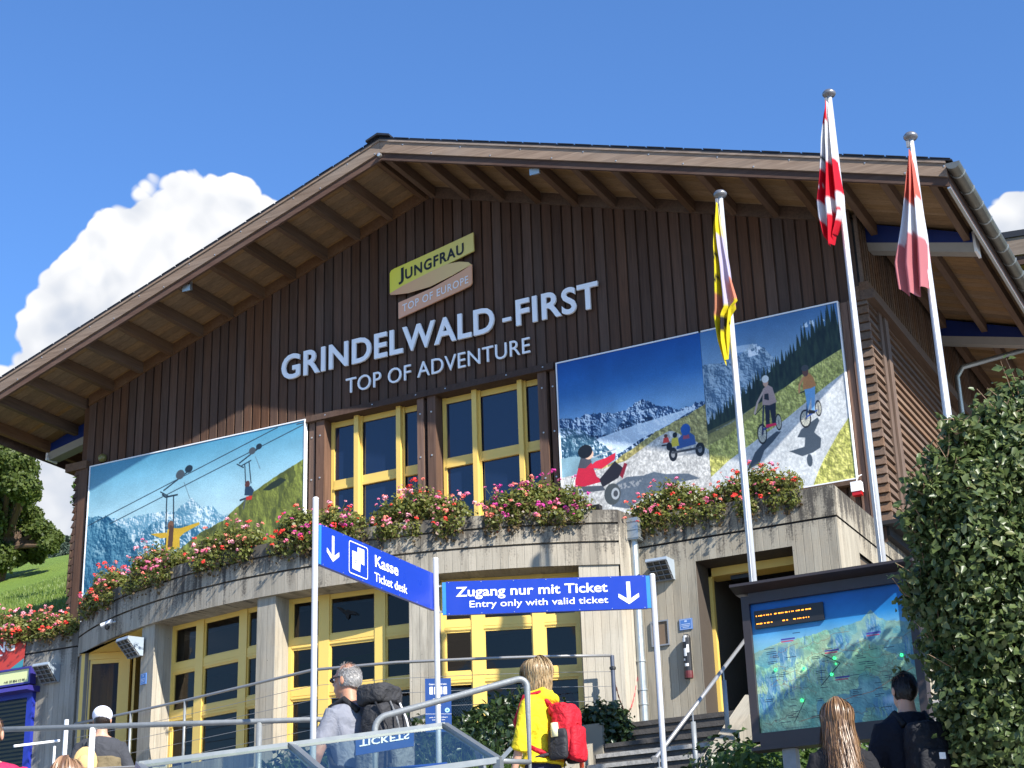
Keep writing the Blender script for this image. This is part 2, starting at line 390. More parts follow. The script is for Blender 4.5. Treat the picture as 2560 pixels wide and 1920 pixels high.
# text -------------------------------------------------------------
def textmesh(s, extr=.0, bold=.0, spacing=1.0, res=4):
    cu = bpy.data.curves.new('txt', 'FONT'); cu.body = s; cu.extrude = extr; cu.offset = bold; cu.resolution_u = res; cu.space_character = spacing
    o = bpy.data.objects.new('txt', cu); COL.objects.link(o); bpy.context.view_layer.update()
    dg = bpy.context.evaluated_depsgraph_get(); me = bpy.data.meshes.new_from_object(o.evaluated_get(dg))
    bpy.data.objects.remove(o); bpy.data.curves.remove(cu); me.materials.clear(); return me
def fit_text(s, o, ux, uz, wdt, hgt, depth=.004, bold=.0, cap=.0, spacing=1.0, nrm=None):
    """lay text s from origin o along ux (width wdt) and uz (height hgt of the letter box)"""
    me = textmesh(s, 1.0, bold, spacing); n = len(me.vertices); a = np.empty(n*3); me.vertices.foreach_get('co', a); a = a.reshape(-1, 3)
    x0, x1 = a[:, 0].min(), a[:, 0].max(); y0, y1 = a[:, 1].min(), a[:, 1].max()
    if cap: y0, y1 = 0.0, cap
    ux = np.array(ux, float); uz = np.array(uz, float); nn = np.cross(ux, uz) if nrm is None else np.array(nrm, float); nn = nn/np.linalg.norm(nn)
    q = np.array(o, float)[None, :]+ux[None, :]*((a[:, 0:1]-x0)/(x1-x0)*wdt)+uz[None, :]*((a[:, 1:2]-y0)/(y1-y0)*hgt)+nn[None, :]*((a[:, 2:3]*.5+.5)*depth)
    me.vertices.foreach_set('co', q.ravel()); me.update(); return me
CAPH = None
def caph():
    global CAPH
    if CAPH is None:
        m = textmesh('H'); CAPH = max(v.co.y for v in m.vertices)
    return CAPH
def islands(me):
    n = len(me.vertices); par = list(range(n))
    def fd(i):
        while par[i] != i: par[i] = par[par[i]]; i = par[i]
        return i
    for e in me.edges: par[fd(e.vertices[0])] = fd(e.vertices[1])
    g = {}
    for p in me.polygons: g.setdefault(fd(p.vertices[0]), []).append(tuple(p.vertices))
    out = []
    for fs in g.values():
        ids = sorted({i for f in fs for i in f}); mp = {a: b for b, a in enumerate(ids)}
        m2 = bpy.data.meshes.new('letter'); m2.from_pydata([me.vertices[i].co[:] for i in ids], [], [tuple(mp[i] for i in f) for f in fs]); out.append(m2)
    out.sort(key=lambda m: min(v.co.x for v in m.vertices)); return out

# printed pictures --------------------------------------------------
def rs(a, w_, h_):
    hh, ww = a.shape[:2]; y = np.linspace(0, hh-1.001, h_); x = np.linspace(0, ww-1.001, w_)
    yi = y.astype(int); xi = x.astype(int); fy = (y-yi)[:, None]; fx = (x-xi)[None, :]
    return a[yi][:, xi]*(1-fy)*(1-fx)+a[yi+1][:, xi]*fy*(1-fx)+a[yi][:, xi+1]*(1-fy)*fx+a[yi+1][:, xi+1]*fy*fx
def blur3(a):
    p_ = np.pad(a, ((1, 1), (1, 1), (0, 0)), 'edge'); return (p_[:-2, 1:-1]+p_[2:, 1:-1]+p_[1:-1, :-2]+p_[1:-1, 2:]+2*p_[1:-1, 1:-1])/6
class Pic:
    def __init__(s, w_, h_, seed=1): s.w, s.h = w_, h_; s.a = np.zeros((h_, w_, 3)); s.r = np.random.default_rng(seed); s.U, s.V = np.meshgrid((np.arange(w_)+.5)/w_, (np.arange(h_)+.5)/h_)
    def fbm(s, sx, sy, octv=5, gain=.55):
        out = np.zeros((s.h, s.w)); amp = 1; tot = 0
        for i in range(octv):
            gx, gy = max(2, int(sx*2**i)), max(2, int(sy*2**i))
            if gx > s.w*1.5 or gy > s.h*1.5: break
            out += amp*rs(s.r.uniform(0, 1, (gy+1, gx+1)), s.w, s.h); tot += amp; amp *= gain
        return np.clip((out/tot-.5)*1.55+.5, 0, 1)
    def grad(s, stops):
        v = [q[0] for q in stops]
        for k in range(3): s.a[:, :, k] = np.interp(s.V, v, [q[1][k] for q in stops])
    def mask(s, pts):
        m = np.zeros((s.h, s.w), bool); n = len(pts)
        for i in range(n):
            (x0, y0), (x1, y1) = pts[i], pts[(i+1) % n]
            if y0 == y1: continue
            c = (s.V >= min(y0, y1)) & (s.V < max(y0, y1)); m ^= c & (s.U < x0+(s.V-y0)*(x1-x0)/(y1-y0))
        return m
    def put(s, m, col, al=1.0):
        m = m.astype(float)*al if m.dtype == bool else m*al
        col = np.array(col, float); col = col if col.ndim == 3 else col[None, None, :]
        s.a = s.a*(1-m[:, :, None])+col*m[:, :, None]
    def hs(s, sx, sy, octv=6, k=9.0, gain=.62, d=(2, 3)):
        f = s.fbm(sx, sy, octv, gain); return np.clip(.5+(f-np.roll(f, d, (0, 1)))*k, 0, 1), f
    def finish(s, g=.10):
        s.a = blur3(blur3(s.a)); s.a = s.a*(1-g+2*g*s.r.uniform(0, 1, (s.h, s.w, 1)))*(.93+.14*s.fbm(8, 8, 4)[:, :, None])
    def poly(s, pts, col, al=1.0): s.put(s.mask(pts), col, al)
    def ell(s, cx, cy, rx, ry, col, al=1.0): s.put(((s.U-cx)/rx)**2+((s.V-cy)/ry)**2 < 1, col, al)
    def line(s, pts, wpx, col, al=1.0):
        X, Y = s.U*s.w, s.V*s.h; m = np.zeros((s.h, s.w), bool)
        for (x0, y0), (x1, y1) in zip(pts[:-1], pts[1:]):
            x0, x1, y0, y1 = x0*s.w, x1*s.w, y0*s.h, y1*s.h; L2_ = (x1-x0)**2+(y1-y0)**2+1e-9
            xa, xb = int(max(0, min(x0, x1)-wpx-1)), int(min(s.w, max(x0, x1)+wpx+2)); ya, yb = int(max(0, min(y0, y1)-wpx-1)), int(min(s.h, max(y0, y1)+wpx+2))
            if xa >= xb or ya >= yb: continue
            xx, yy = X[ya:yb, xa:xb], Y[ya:yb, xa:xb]
            t = np.clip(((xx-x0)*(x1-x0)+(yy-y0)*(y1-y0))/L2_, 0, 1)
            m[ya:yb, xa:xb] |= (xx-x0-t*(x1-x0))**2+(yy-y0-t*(y1-y0))**2 < (wpx/2)**2
        s.put(m, col, al)
    def below(s, pts, rough=0.0, f=30):
        x = [p[0] for p in pts]; y = [p[1] for p in pts]
        n1 = rs(s.r.uniform(-1, 1, (2, f)), s.w, 2)[0]; n2 = rs(s.r.uniform(-1, 1, (2, f*4)), s.w, 2)[0]
        return s.V < (np.interp(s.U[0], x, y)+rough*(n1+.45*n2))[None, :]
    def mat(s, name, rough=.42, gain=1.0, emit=0.0):
        im = bpy.data.images.new(name, s.w, s.h, alpha=False); px = np.ones((s.h, s.w, 4), np.float32); px[:, :, :3] = np.clip(s.a*gain, 0, 1)
        im.pixels.foreach_set(px.ravel()); im.update(); im.pack()
        m, N, p, o = newmat(name); t = N.n('ShaderNodeTexImage'); t.image = im; t.extension = 'EXTEND'
        N.l(N.n('ShaderNodeUVMap').outputs[0], t.inputs[0]); pset(N, p, t.outputs[0], rough, 0, .4)
        if emit: N.l(t.outputs[0], p.inputs['Emission Color']); p.inputs['Emission Strength'].default_value = emit
        return m
def c8(r, g, b): return (r/255, g/255, b/255)
# ================================================================== GROUND AND TERRAIN
def hgt(x, y):
    if y < 2: h = 0.0
    elif y < 7: h = (y-2)/5*1.55
    elif y < 13: h = 1.68+.05*(y-9.4)
    elif y < 19.4: h = 1.86+(y-13)/6.4*3.15
    else: h = 5.1
    if -9.45 < x < -6.7 and y > 11: h = min(h, max(1.7, 4.75-(20.5-y)*.60))
    elif 5 < y: h += .12*max(-6, min(10, -x-2.7))*max(0, min(1, (y-5)/3))*max(0, min(1, (17.5-y)/4))
    return h
def hill_h(x, y):
    t = y-21.9
    base = 8.22+.43*t if t < 24 else 8.22+.43*24+(t-24)*.22
    if t > 44: base = 8.22+.43*24+20*.22-(t-44)*.10
    return base+.25*math.sin(x*.21)*math.cos(y*.17)*min(1, max(0, t/6))
M_GROUND = plain('paving', (.22, .21, .20), .9, 0, .3, .25, 2, .3, 30)
gx = sorted(set([-600, -200, -80, -40]+[x*1.0 for x in range(-30, 16)]+[30, 80, 200, 600])); gy = sorted(set([-600, -200, -50]+[y*.8 for y in range(-10, 30)]+[30, 60, 200, 600, 900]))
mb = MB()
for i in range(len(gx)-1):
    for j in range(len(gy)-1):
        q = [(gx[i], gy[j]), (gx[i+1], gy[j]), (gx[i+1], gy[j+1]), (gx[i], gy[j+1])]
        mb.face([(a, b, hgt(a, b)) for a, b in q])
g = put('ground', mb.mesh('ground', True), M_GROUND, kind='structure')
# lawn behind the building
m, N, p, o = newmat('lawn_grass'); co = objco(N)
c = N.mix(N.noise(co, .35, 5, .6), (.125, .19, .032), (.20, .28, .052)); c = N.mix(N.math('MULTIPLY', N.noise(co, 9, 5, .7), .6), c, (.09, .16, .02))
pset(N, p, c, .8, 0, .2); bump(N, p, N.noise(co, 14, 5, .7), .9, .08); M_LAWN = m
mb = MB(); xs = np.linspace(-150, 30, 80); ys = np.concatenate([np.linspace(22.2, 60, 50), np.linspace(62, 110, 20)])
for i in range(len(xs)-1):
    for j in range(len(ys)-1):
        if xs[i+1] > -21.9 and ys[j] < 42: continue
        mb.face([(a, b, hill_h(a, b)) for a, b in ((xs[i], ys[j]), (xs[i+1], ys[j]), (xs[i+1], ys[j+1]), (xs[i], ys[j+1]))])
put('lawn', mb.mesh('lawn', True), M_LAWN, kind='structure')
# grass blades on the near part of the lawn
r = RNG; n = 60000; P = np.stack([r.uniform(-34, -21.6, n), r.uniform(22.2, 46, n)], 1); P = P[(P[:, 0] < -21.9)]
P = np.array([(x, y, hill_h(x, y)+.02) for x, y in P]); d = r.normal(size=(len(P), 3))*.35; d[:, 2] = 1; s = r.uniform(.05, .12, len(P))[:, None]
b = np.cross(d, r.normal(size=(len(P), 3))); b /= np.linalg.norm(b, axis=1)[:, None]
M_BLADE = leafmat('grass_blades', (.10, .155, .025), (.19, .265, .05), (.28, .32, .09), .35)
put('grass', quadmesh('grass', np.stack([P-b*.012, P+b*.012, P+d*s], 1), [(0, 1, 2)]), M_BLADE, kind='stuff', label='short green grass on the slope left of the station')
# wooded ridge far behind
M_RIDGE = plain('wooded_ridge', (.045, .07, .055), .95, 0, .1, .35, .08)
mb = MB(); xs = np.linspace(-330, 60, 60); prof = []
for x in xs: prof.append(43.0+2.5*math.sin(x*.03)+1.2*math.sin(x*.11+1))
for i in range(len(xs)-1):
    for (ya, yb, da, db) in ((108, 132, -9, -1), (132, 170, -1, 3), (170, 260, 3, -30)):
        mb.face([(xs[i], ya, prof[i]+da), (xs[i+1], ya, prof[i+1]+da), (xs[i+1], yb, prof[i+1]+db), (xs[i], yb, prof[i]+db)])
put('hill', mb.mesh('hill', True), M_RIDGE, kind='structure')

# ================================================================== STATION BUILDING
XC, SL, ZB, YF, YO, YBK = -13.70, .325, 15.96, 24.0, 22.27, 38.0
XR, XL = -4.08, -23.32
zb = lambda x: ZB-SL*abs(x-XC)
BLD = thing('station_building', 'cable car station with dark timber gable over a curved concrete base and yellow windows', 'building', (XC, 24, 5.2))
def bp(name, mb_, m_, label=None, kind=None, smooth=False): return put(name, mb_.mesh(name, smooth) if isinstance(mb_, MB) else mb_, m_, BLD, label=label, kind=kind)

# concrete base: bulging parapet of three bands -----------------------------------------
CX, CY = -13.9, 29.3
def pol(deg, R, z): t = math.radians(deg); return (CX+R*math.sin(t), CY-R*math.cos(t), z)
def arcwall(mb_, a0, a1, R, z0, z1, Rin=None, seg=1.0, ch=.0):
    n = max(1, int(abs(a1-a0)/seg)); A = [a0+(a1-a0)*i/n for i in range(n+1)]
    for i in range(n):
        u0, u1 = math.radians(A[i])*9.4, math.radians(A[i+1])*9.4
        mb_.face([pol(A[i], R, z0), pol(A[i+1], R, z0), pol(A[i+1], R, z1), pol(A[i], R, z1)], [(u0, z0), (u1, z0), (u1, z1), (u0, z1)])
        if Rin:
            mb_.face([pol(A[i], R, z1), pol(A[i+1], R, z1), pol(A[i+1], Rin, z1), pol(A[i], Rin, z1)], [(u0, z1), (u1, z1), (u1, z1+R-Rin), (u0, z1+R-Rin)])
            mb_.face([pol(A[i], Rin, z0), pol(A[i+1], Rin, z0), pol(A[i+1], R, z0), pol(A[i], R, z0)], [(u0, z0), (u1, z0), (u1, z0+.3), (u0, z0+.3)])
            mb_.face([pol(A[i+1], Rin, z0), pol(A[i], Rin, z0), pol(A[i], Rin, z1), pol(A[i+1], Rin, z1)], [(u0, z0), (u1, z0), (u1, z1), (u0, z1)])
    if Rin:
        for a, fl in ((a0, 0), (a1, 1)):
            q = [pol(a, R, z0), pol(a, Rin, z0), pol(a, Rin, z1), pol(a, R, z1)]; uvq = [(0, z0), (R-Rin, z0), (R-Rin, z1), (0, z1)]
            mb_.face(q if fl else q[::-1], uvq if fl else uvq[::-1])
A0, A1 = -34.2, 30.6
for k, (z0, z1) in enumerate(((7.70, 8.015), (8.045, 8.285), (8.315, 8.50))):
    mb = MB(); arcwall(mb, A0, A1, 9.42+.004*k, z0, z1, 9.12); bp('parapet_band', mb, M_CONC)
mb = MB(); arcwall(mb, A0+.1, A1-.1, 9.385, 7.72, 8.46, 9.16); bp('parapet_core', mb, plain('joint_shadow_concrete', (.12, .11, .10), .9))
# right return of the parapet, to the entrance block
mb = MB(); ex = pol(A1, 9.42, 0)
mb.face([(ex[0]+.004, ex[1], 7.2), (-9.03, 21.70, 7.2), (-9.03, 21.70, 8.50), (ex[0]+.004, ex[1], 8.50)], [(0, 7.2), (.5, 7.2), (.5, 8.5), (0, 8.5)])
mb.face([(ex[0], ex[1], 8.498), (-9.03, 21.70, 8.498), (-9.5, 21.9, 8.498), (ex[0]-.3, ex[1]+.2, 8.498)], [(0, 0), (.5, 0), (.5, .5), (0, .5)])
bp('parapet_return', mb, M_CONC)
# planter trough behind the rim
mb = MB(); arcwall(mb, A0, A1, 9.10, 8.20, 8.40, 8.6); bp('planter_trough', mb, M_DARK)
# roof slab of the bay between parapet and facade (terrace)
mb = MB()
n = 40
for i in range(n):
    a, b = A0+(A1-A0)*i/n, A0+(A1-A0)*(i+1)/n; p0, p1 = pol(a, 9.0, 8.2), pol(b, 9.0, 8.2)
    mb.face([p0, p1, (p1[0], 24.05, 8.2), (p0[0], 24.05, 8.2)]); mb.face([(p0[0], p0[1], 7.735), (p0[0], 24.3, 7.735), (p1[0], 24.3, 7.735), (p1[0], p1[1], 7.735)])
bp('terrace_slab', mb, M_CHEEK)
# soffit of the bay
mb = MB()
for i in range(60):
    a, b = A0+(A1-A0)*i/60, A0+(A1-A0)*(i+1)/60
    mb.face([pol(a, 8.3, 7.706), pol(b, 8.3, 7.706), pol(b, 9.40, 7.706), pol(a, 9.40, 7.706)], [(a*.16, 0), (b*.16, 0), (b*.16, 1), (a*.16, 1)])
bp('bay_soffit', mb, M_CONC2)
# columns and piers
def block(mb_, a0, a1, R0, R1, z0, z1, flare=0.0):
    P4 = [pol(a0, R0, 0), pol(a1, R0, 0), pol(a1+flare, R1, 0), pol(a0-flare, R1, 0)]; L = 0
    for i in range(4):
        a, b = P4[i], P4[(i+1) % 4]; l = math.dist(a, b); u = L+a0*.13
        mb_.face([(a[0], a[1], z0), (b[0], b[1], z0), (b[0], b[1], z1), (a[0], a[1], z1)], [(u, z0), (u+l, z0), (u+l, z1), (u, z1)]); L += l
for a0, a1 in ((-19.2, -17.05), (-3.2, -1.15), (12.1, 14.4)):
    mb = MB(); block(mb, a0, a1, 9.36, 8.8, 4.9, 7.705); bp('concrete_column', mb, M_CONC2)
mb = MB(); block(mb, 27.05, 30.5, 9.395, 8.7, 4.4, 7.705)
mb.face([(*pol(30.5, 9.395, 0)[:2], 4.4), (-9.03, 21.7, 4.4), (-9.03, 21.7, 7.3), (*pol(30.5, 9.395, 0)[:2], 7.3)], [(0, 4.4), (.5, 4.4), (.5, 7.3), (0, 7.3)])
bp('corner_pier', mb, M_CONC2)
mb = MB(); block(mb, -34.2, -31.9, 9.39, 8.9, 4.5, 7.705); bp('corner_pier', mb, M_CONC4)
# low wall under the windows
mb = MB(); arcwall(mb, -19, 27.2, 9.10, 4.8, 5.50, 8.85, 2.0); bp('window_sill_wall', mb, M_CONC2)
# terrace edge in front
mb = MB(); arcwall(mb, -33.5, 29.5, 10.05, 4.2, 5.12, 9.0, 2.0); bp('terrace_edge', mb, M_CHEEK)

# windows of the bays -------------------------------------------------------------------
def bay_window(a0, a1, mull, label):
    """flat glazed frame on the chord a0..a1; mull: angles of the two posts"""
    R = 9.0; A = Vector(pol(a0, R, 0)); B = Vector(pol(a1, R, 0)); d = (B-A).normalized(); nrm = Vector((d.y, -d.x, 0)); L = (B-A).length
    def along(a):
        P_ = Vector(pol(a, R, 0)); return (P_-A).dot(d)
    def P3(u, off, z): q = A+d*u+nrm*off; return (q.x, q.y, z)
    def bar(mb_, u0, u1, z0, z1, o0, o1):
        c = [P3(u0, o0, z0), P3(u1, o0, z0), P3(u1, o0, z1), P3(u0, o0, z1)]; e = [P3(u0, o1, z0), P3(u1, o1, z0), P3(u1, o1, z1), P3(u0, o1, z1)]
        mb_.face(e); mb_.face(c[::-1])
        for i in range(4): mb_.face([c[i], c[(i+1) % 4], e[(i+1) % 4], e[i]][::-1] if False else [e[i], c[i], c[(i+1) % 4], e[(i+1) % 4]])
    frame = MB(); mb_ = frame
    ms = [along(m_) for m_ in mull]; zrows = [(5.46, 6.20), (6.36, 6.95), (7.10, 7.66)]
    bar(mb_, 0, .055, 5.42, 7.705, -.04, .03); bar(mb_, L-.055, L, 5.42, 7.705, -.04, .03)
    for s_ in ms: bar(mb_, s_-.085, s_+.085, 5.42, 7.704, -.04, .045)
    edges = [.055]+sum([[s_-.085, s_+.085] for s_ in ms], [])+[L-.055]
    w_ = bp('window', frame, M_YEL, label)
    for i in range(3):
        u0, u1 = edges[2*i], edges[2*i+1]
        for za, zc in ((5.42, 5.50), (6.20, 6.36), (6.95, 7.10), (7.655, 7.703)):
            tb = MB(); bar(tb, u0, u1, za, zc, -.035, .028)
            if .1 < zc-za < .2: bar(tb, u0, u1, za+.012, za+.042, .028, .036); bar(tb, u0, u1, za+.052, zc-.004, .028, .033)
            put('transom', tb, M_YEL, w_)
        for za, zc in ((5.50, 6.20), (6.36, 6.95), (7.10, 7.655)):
            sm = MB(); b_ = .022
            bar(sm, u0, u0+b_, za, zc, -.02, .018); bar(sm, u1-b_, u1, za, zc, -.02, .018); bar(sm, u0+b_, u1-b_, za, za+b_, -.02, .018); bar(sm, u0+b_, u1-b_, zc-b_, zc, -.02, .018)
            put('sash', sm, M_YEL, w_)
            gm_ = MB(); gm_.face([P3(u0+.01, -.005, za+.01), P3(u1-.01, -.005, za+.01), P3(u1-.01, -.005, zc-.01), P3(u0+.01, -.005, zc-.01)]); put('pane', gm_, M_GLASS_LO, w_)
    return P3, w_
bay_window(-17.1, -3.2, (-12.95, -6.9), 'three-part yellow window in the left bay of the base')
P3B, winB = bay_window(-1.15, 12.15, (2.65, 8.45), 'three-part yellow window in the middle bay, bird silhouette on its top pane')
bay_window(14.4, 27.1, (17.75, 23.3), 'three-part yellow window in the right bay behind the access sign')
# bird silhouette stickers
def flat_poly(mb_, pts, o, ux, uz, nrm=None, th=.003):
    ux, uz, o = np.array(ux, float), np.array(uz, float), np.array(o, float); nn = np.cross(ux, uz) if nrm is None else np.array(nrm, float); nn = nn/np.linalg.norm(nn)
    q = [o+ux*a+uz*b+nn*th for a, b in pts]; mb_.face(q)
def tri_poly(mb_, pts, o, ux, uz, nrm=None, th=.003):
    """possibly concave outline, filled"""
    from mathutils.geometry import tessellate_polygon
    ux, uz, o = np.array(ux, float), np.array(uz, float), np.array(o, float); nn = np.cross(ux, uz) if nrm is None else np.array(nrm, float); nn = nn/np.linalg.norm(nn)
    q = [o+ux*a+uz*b+nn*th for a, b in pts]
    for t in tessellate_polygon([[Vector((a, b, 0)) for a, b in pts]]): mb_.face([q[i] for i in t])
BIRD = [(-.17, .10), (-.09, .085), (-.03, .03), (.02, .045), (.06, .02), (.14, .0), (.20, -.06), (.12, -.045), (.05, -.035), (.035, -.09), (.0, -.10), (-.01, -.04), (-.06, .0)]
q0 = P3B(.95, .020, 7.40); q1 = P3B(1.95, .020, 7.40); ux = [q1[i]-q0[i] for i in range(3)]
mb = MB(); tri_poly(mb, BIRD, q0, ux, (0, 0, 1), None, 0); put('bird_sticker', mb, M_DARK, winB)

# dark hall inside: floor, back wall, counter
mb = MB(); mb.box((-19.3, 21.9, 5.1), (-8.2, 27, 5.3)); mb.box((-19.5, 26.4, 5.2), (-8.4, 26.6, 7.8)); mb.box((-8.4, 22.3, 5.2), (-8.2, 27, 7.8)); mb.box((-19.6, 22.6, 5.2), (-19.4, 27, 7.8))
bp('hall_interior', mb, M_INT)
mb = MB(); mb.box((-15.5, 24.2, 5.3), (-10.2, 24.8, 6.35)); bp('hall_counter', mb, plain('counter_wood', (.10, .06, .035), .6))

# left door recess -----------------------------------------------------------------------
dA, dB = Vector((-18.93, 21.36, 0)), Vector((-18.17, 21.63, 0)); dd = (dB-dA).normalized(); dn = Vector((dd.y, -dd.x, 0))
def DP(u, off, z): q = dA+dd*u+dn*off; return (q.x, q.y, z)
def dbar(mb_, u0, u1, z0, z1, o0, o1):
    e = [DP(u0, o1, z0), DP(u1, o1, z0), DP(u1, o1, z1), DP(u0, o1, z1)]; c = [DP(u0, o0, z0), DP(u1, o0, z0), DP(u1, o0, z1), DP(u0, o0, z1)]
    mb_.face(e); mb_.face(c[::-1])
    for i in range(4): mb_.face([e[i], c[i], c[(i+1) % 4], e[(i+1) % 4]])
mb = MB(); mb.face([pol(-33.0, 9.36, 7.692), pol(-30, 9.38, 7.692), pol(-26, 9.38, 7.692), pol(-22, 9.38, 7.692), pol(-19, 9.38, 7.692), pol(-19, 8.6, 7.692), DP(1.2, 0, 7.692), DP(-.1, 0, 7.692)]); bp('yellow_door_soffit', mb, M_YEL)
mb = MB(); dbar(mb, -.03, .10, 5.2, 7.688, -.05, .02); dbar(mb, .66, .81, 5.2, 7.688, -.05, .02); dbar(mb, .10, .66, 7.58, 7.688, -.05, .02); dbar(mb, .86, .90, 5.2, 7.688, -.3, .0)
drf = bp('door', mb, M_YEL, 'yellow framed glass door in the left end of the curved base')
mb = MB(); dbar(mb, .10, .15, 5.2, 7.58, -.04, .0); dbar(mb, .61, .66, 5.2, 7.58, -.04, .0); dbar(mb, .15, .61, 7.51, 7.58, -.04, 0); dbar(mb, .15, .61, 5.2, 5.45, -.04, 0); put('door_leaf', mb, M_YEL, drf)
mb = MB(); mb.face([DP(.15, -.02, 5.45), DP(.61, -.02, 5.45), DP(.61, -.02, 7.51), DP(.15, -.02, 7.51)]); put('pane', mb, glassmat('door_glass', (.80, .55, .20), .95, (.3, .3, .3)), drf)
mb = MB(); dbar(mb, -.1, 1.3, 5.2, 7.7, -.9, -.85); bp('door_lobby_wall', mb, plain('lobby_ochre', (.40, .25, .07), .8))
mb = MB(); dbar(mb, .90, 1.20, 5.2, 7.688, -.30, -.22); bp('dark_side_light', mb, M_GLASS_LO)

# left retaining wall with cap ------------------------------------------------------------
def flatwall(mb_, x0, x1, y, z0, z1, th, u0=0):
    mb_.face([(x0, y, z0), (x1, y, z0), (x1, y, z1), (x0, y, z1)], [(x0, z0), (x1, z0), (x1, z1), (x0, z1)])
    mb_.face([(x0, y, z1), (x1, y, z1), (x1, y+th, z1), (x0, y+th, z1)], [(x0, z1), (x1, z1), (x1, z1+th), (x0, z1+th)])
    mb_.face([(x1, y, z0), (x1, y+th, z0), (x1, y+th, z1), (x1, y, z1)], [(x1, z0), (x1+th, z0), (x1+th, z1), (x1, z1)])
    mb_.face([(x0, y+th, z0), (x0, y, z0), (x0, y, z1), (x0, y+th, z1)], [(x0-th, z0), (x0, z0), (x0, z1), (x0-th, z1)])
    mb_.face([(x0, y, z0), (x0, y+th, z0), (x1, y+th, z0), (x1, y, z0)], [(x0, 0), (x0, th), (x1, th), (x1, 0)])
    mb_.face([(x1, y+th, z0), (x0, y+th, z0), (x0, y+th, z1), (x1, y+th, z1)], [(x1, z0), (x0, z0), (x0, z1), (x1, z1)])
LW = thing('retaining_wall', 'grey board-marked retaining wall at the far left carrying the poster and the kiosk sign', 'wall', (-24, 21.5, 5))
mb = MB(); flatwall(mb, -34, -19.2, 21.5, 7.90, 8.13, .4); put('wall_coping', mb, M_CONC4, LW)
mb = MB(); flatwall(mb, -34, -19.2, 21.505, 4.4, 7.87, .4); put('wall_face', mb, M_CONC4, LW)
mb = MB(); mb.box((-34, 21.53, 7.87), (-19.25, 21.85, 7.90)); put('joint', mb, M_DARK, LW)

# entrance block on the right ---------------------------------------------------------------
YB, XBR, XBL = 21.63, -6.06, -9.10
mb = MB()
def fw(x0, x1, z0, z1, y=YB): mb.face([(x0, y, z0), (x1, y, z0), (x1, y, z1), (x0, y, z1)], [(x0, z0), (x1, z0), (x1, z1), (x0, z1)])
def sw(y0, y1, z0, z1, x=XBR): mb.face([(x, y0, z0), (x, y1, z0), (x, y1, z1), (x, y0, z1)], [(y0+3, z0), (y1+3, z0), (y1+3, z1), (y0+3, z1)])
dl0, dl1, dr = -8.14, -8.136, -6.72        # splayed left edge of the doorway, right edge
# front face with a doorway (left jamb slopes out towards the foot)
fw(XBL, dl0, 4.4, 8.0); fw(dr, XBR, 4.4, 8.0); fw(dl0, dr, 7.69, 8.0)
sw(YB, 30, 4.4, 6.9); sw(YB, 22.6, 6.9, 8.0); sw(23.4, 30, 6.9, 8.0); sw(22.6, 23.4, 7.72, 8.0)
mb.face([(XBL, YB, 4.4), (XBL, 22.6, 4.4), (XBL, 22.6, 8.0), (XBL, YB, 8.0)][::-1], [(0, 4.4), (1, 4.4), (1, 8), (0, 8)])
bp('entrance_block_wall', mb, M_CONC3)
mb = MB(); fw(XBL, XBR, 8.03, 8.46, YB-.004); sw(YB-.004, 30, 8.03, 8.46, XBR+.004)
mb.face([(XBL, YB-.004, 8.46), (XBR+.004, YB-.004, 8.46), (XBR+.004, 24.0, 8.46), (XBL, 24.0, 8.46)], [(XBL, 0), (XBR, 0), (XBR, 2.4), (XBL, 2.4)])
mb.face([(XBL, YB, 8.03), (XBR, YB, 8.03), (XBR, YB+.3, 8.03), (XBL, YB+.3, 8.03)][::-1], [(0, 0)]*4)
bp('entrance_block_coping', mb, M_CONC3)
mb = MB(); mb.box((XBL, YB+.02, 7.99), (XBR-.02, 30, 8.04)); bp('joint', mb, M_DARK)
# doorway reveals
mb = MB()
mb.face([(dl0, YB, 5.2), (dl1, YB+.50, 5.2), (dl1, YB+.50, 7.69), (dl0, YB, 7.69)], [(0, 5.2), (.8, 5.2), (.8, 7.69), (0, 7.69)])
mb.face([(dr, YB+.50, 5.2), (dr, YB, 5.2), (dr, YB, 7.69), (dr, YB+.50, 7.69)], [(0, 5.2), (.8, 5.2), (.8, 7.69), (0, 7.69)])
mb.face([(dl0, YB, 7.69), (dl1, YB+.50, 7.69), (dr, YB+.50, 7.69), (dr, YB, 7.69)], [(0, 0), (0, .8), (1, .8), (1, 0)])
bp('doorway_reveal', mb, plain('doorway_lining', (.055, .042, .032), .8))
mb = MB(); mb.box((dl1-.02, YB+.46, 5.2), (dl1+.05, YB+.54, 7.68)); mb.box((dr-.06, YB+.46, 5.2), (dr, YB+.8, 7.68)); mb.box((dl1, YB+.46, 7.56), (dr, YB+.8, 7.68))
bp('yellow_door_frame', mb, M_YEL)
mb = MB(); mb.box((dl1+.3, YB+.55, 7.50), (dl1+.62, YB+.70, 7.62)); bp('door_closer', mb, M_BLACK)
mb = MB(); mb.box((-9.0, YB+2.6, 5.2), (-6.2, YB+2.7, 7.9)); mb.box((-9.0, YB+.3, 5.1), (-6.2, YB+2.7, 5.33)); mb.box((-6.3, YB+.8, 5.2), (-6.2, YB+2.6, 7.9)); mb.box((-8.2, YB+.56, 7.7), (-6.2, YB+2.6, 7.8)); bp('entrance_hall', mb, M_DARK)
mb = MB()
for k in range(4): mb.box((-7.9, YB+2.2-.25*k, 5.33+.17*(3-k)), (-6.4, YB+2.6-.2*k, 5.40+.17*(3-k)))
bp('inner_steps', mb, plain('inner_step_wood', (.20, .12, .06), .6))
mb = MB(); mb.box((XBR-.5, 22.6, 6.9), (XBR-.05, 23.4, 7.72)); bp('side_opening', mb, plain('opening_brown', (.12, .09, .06), .8))

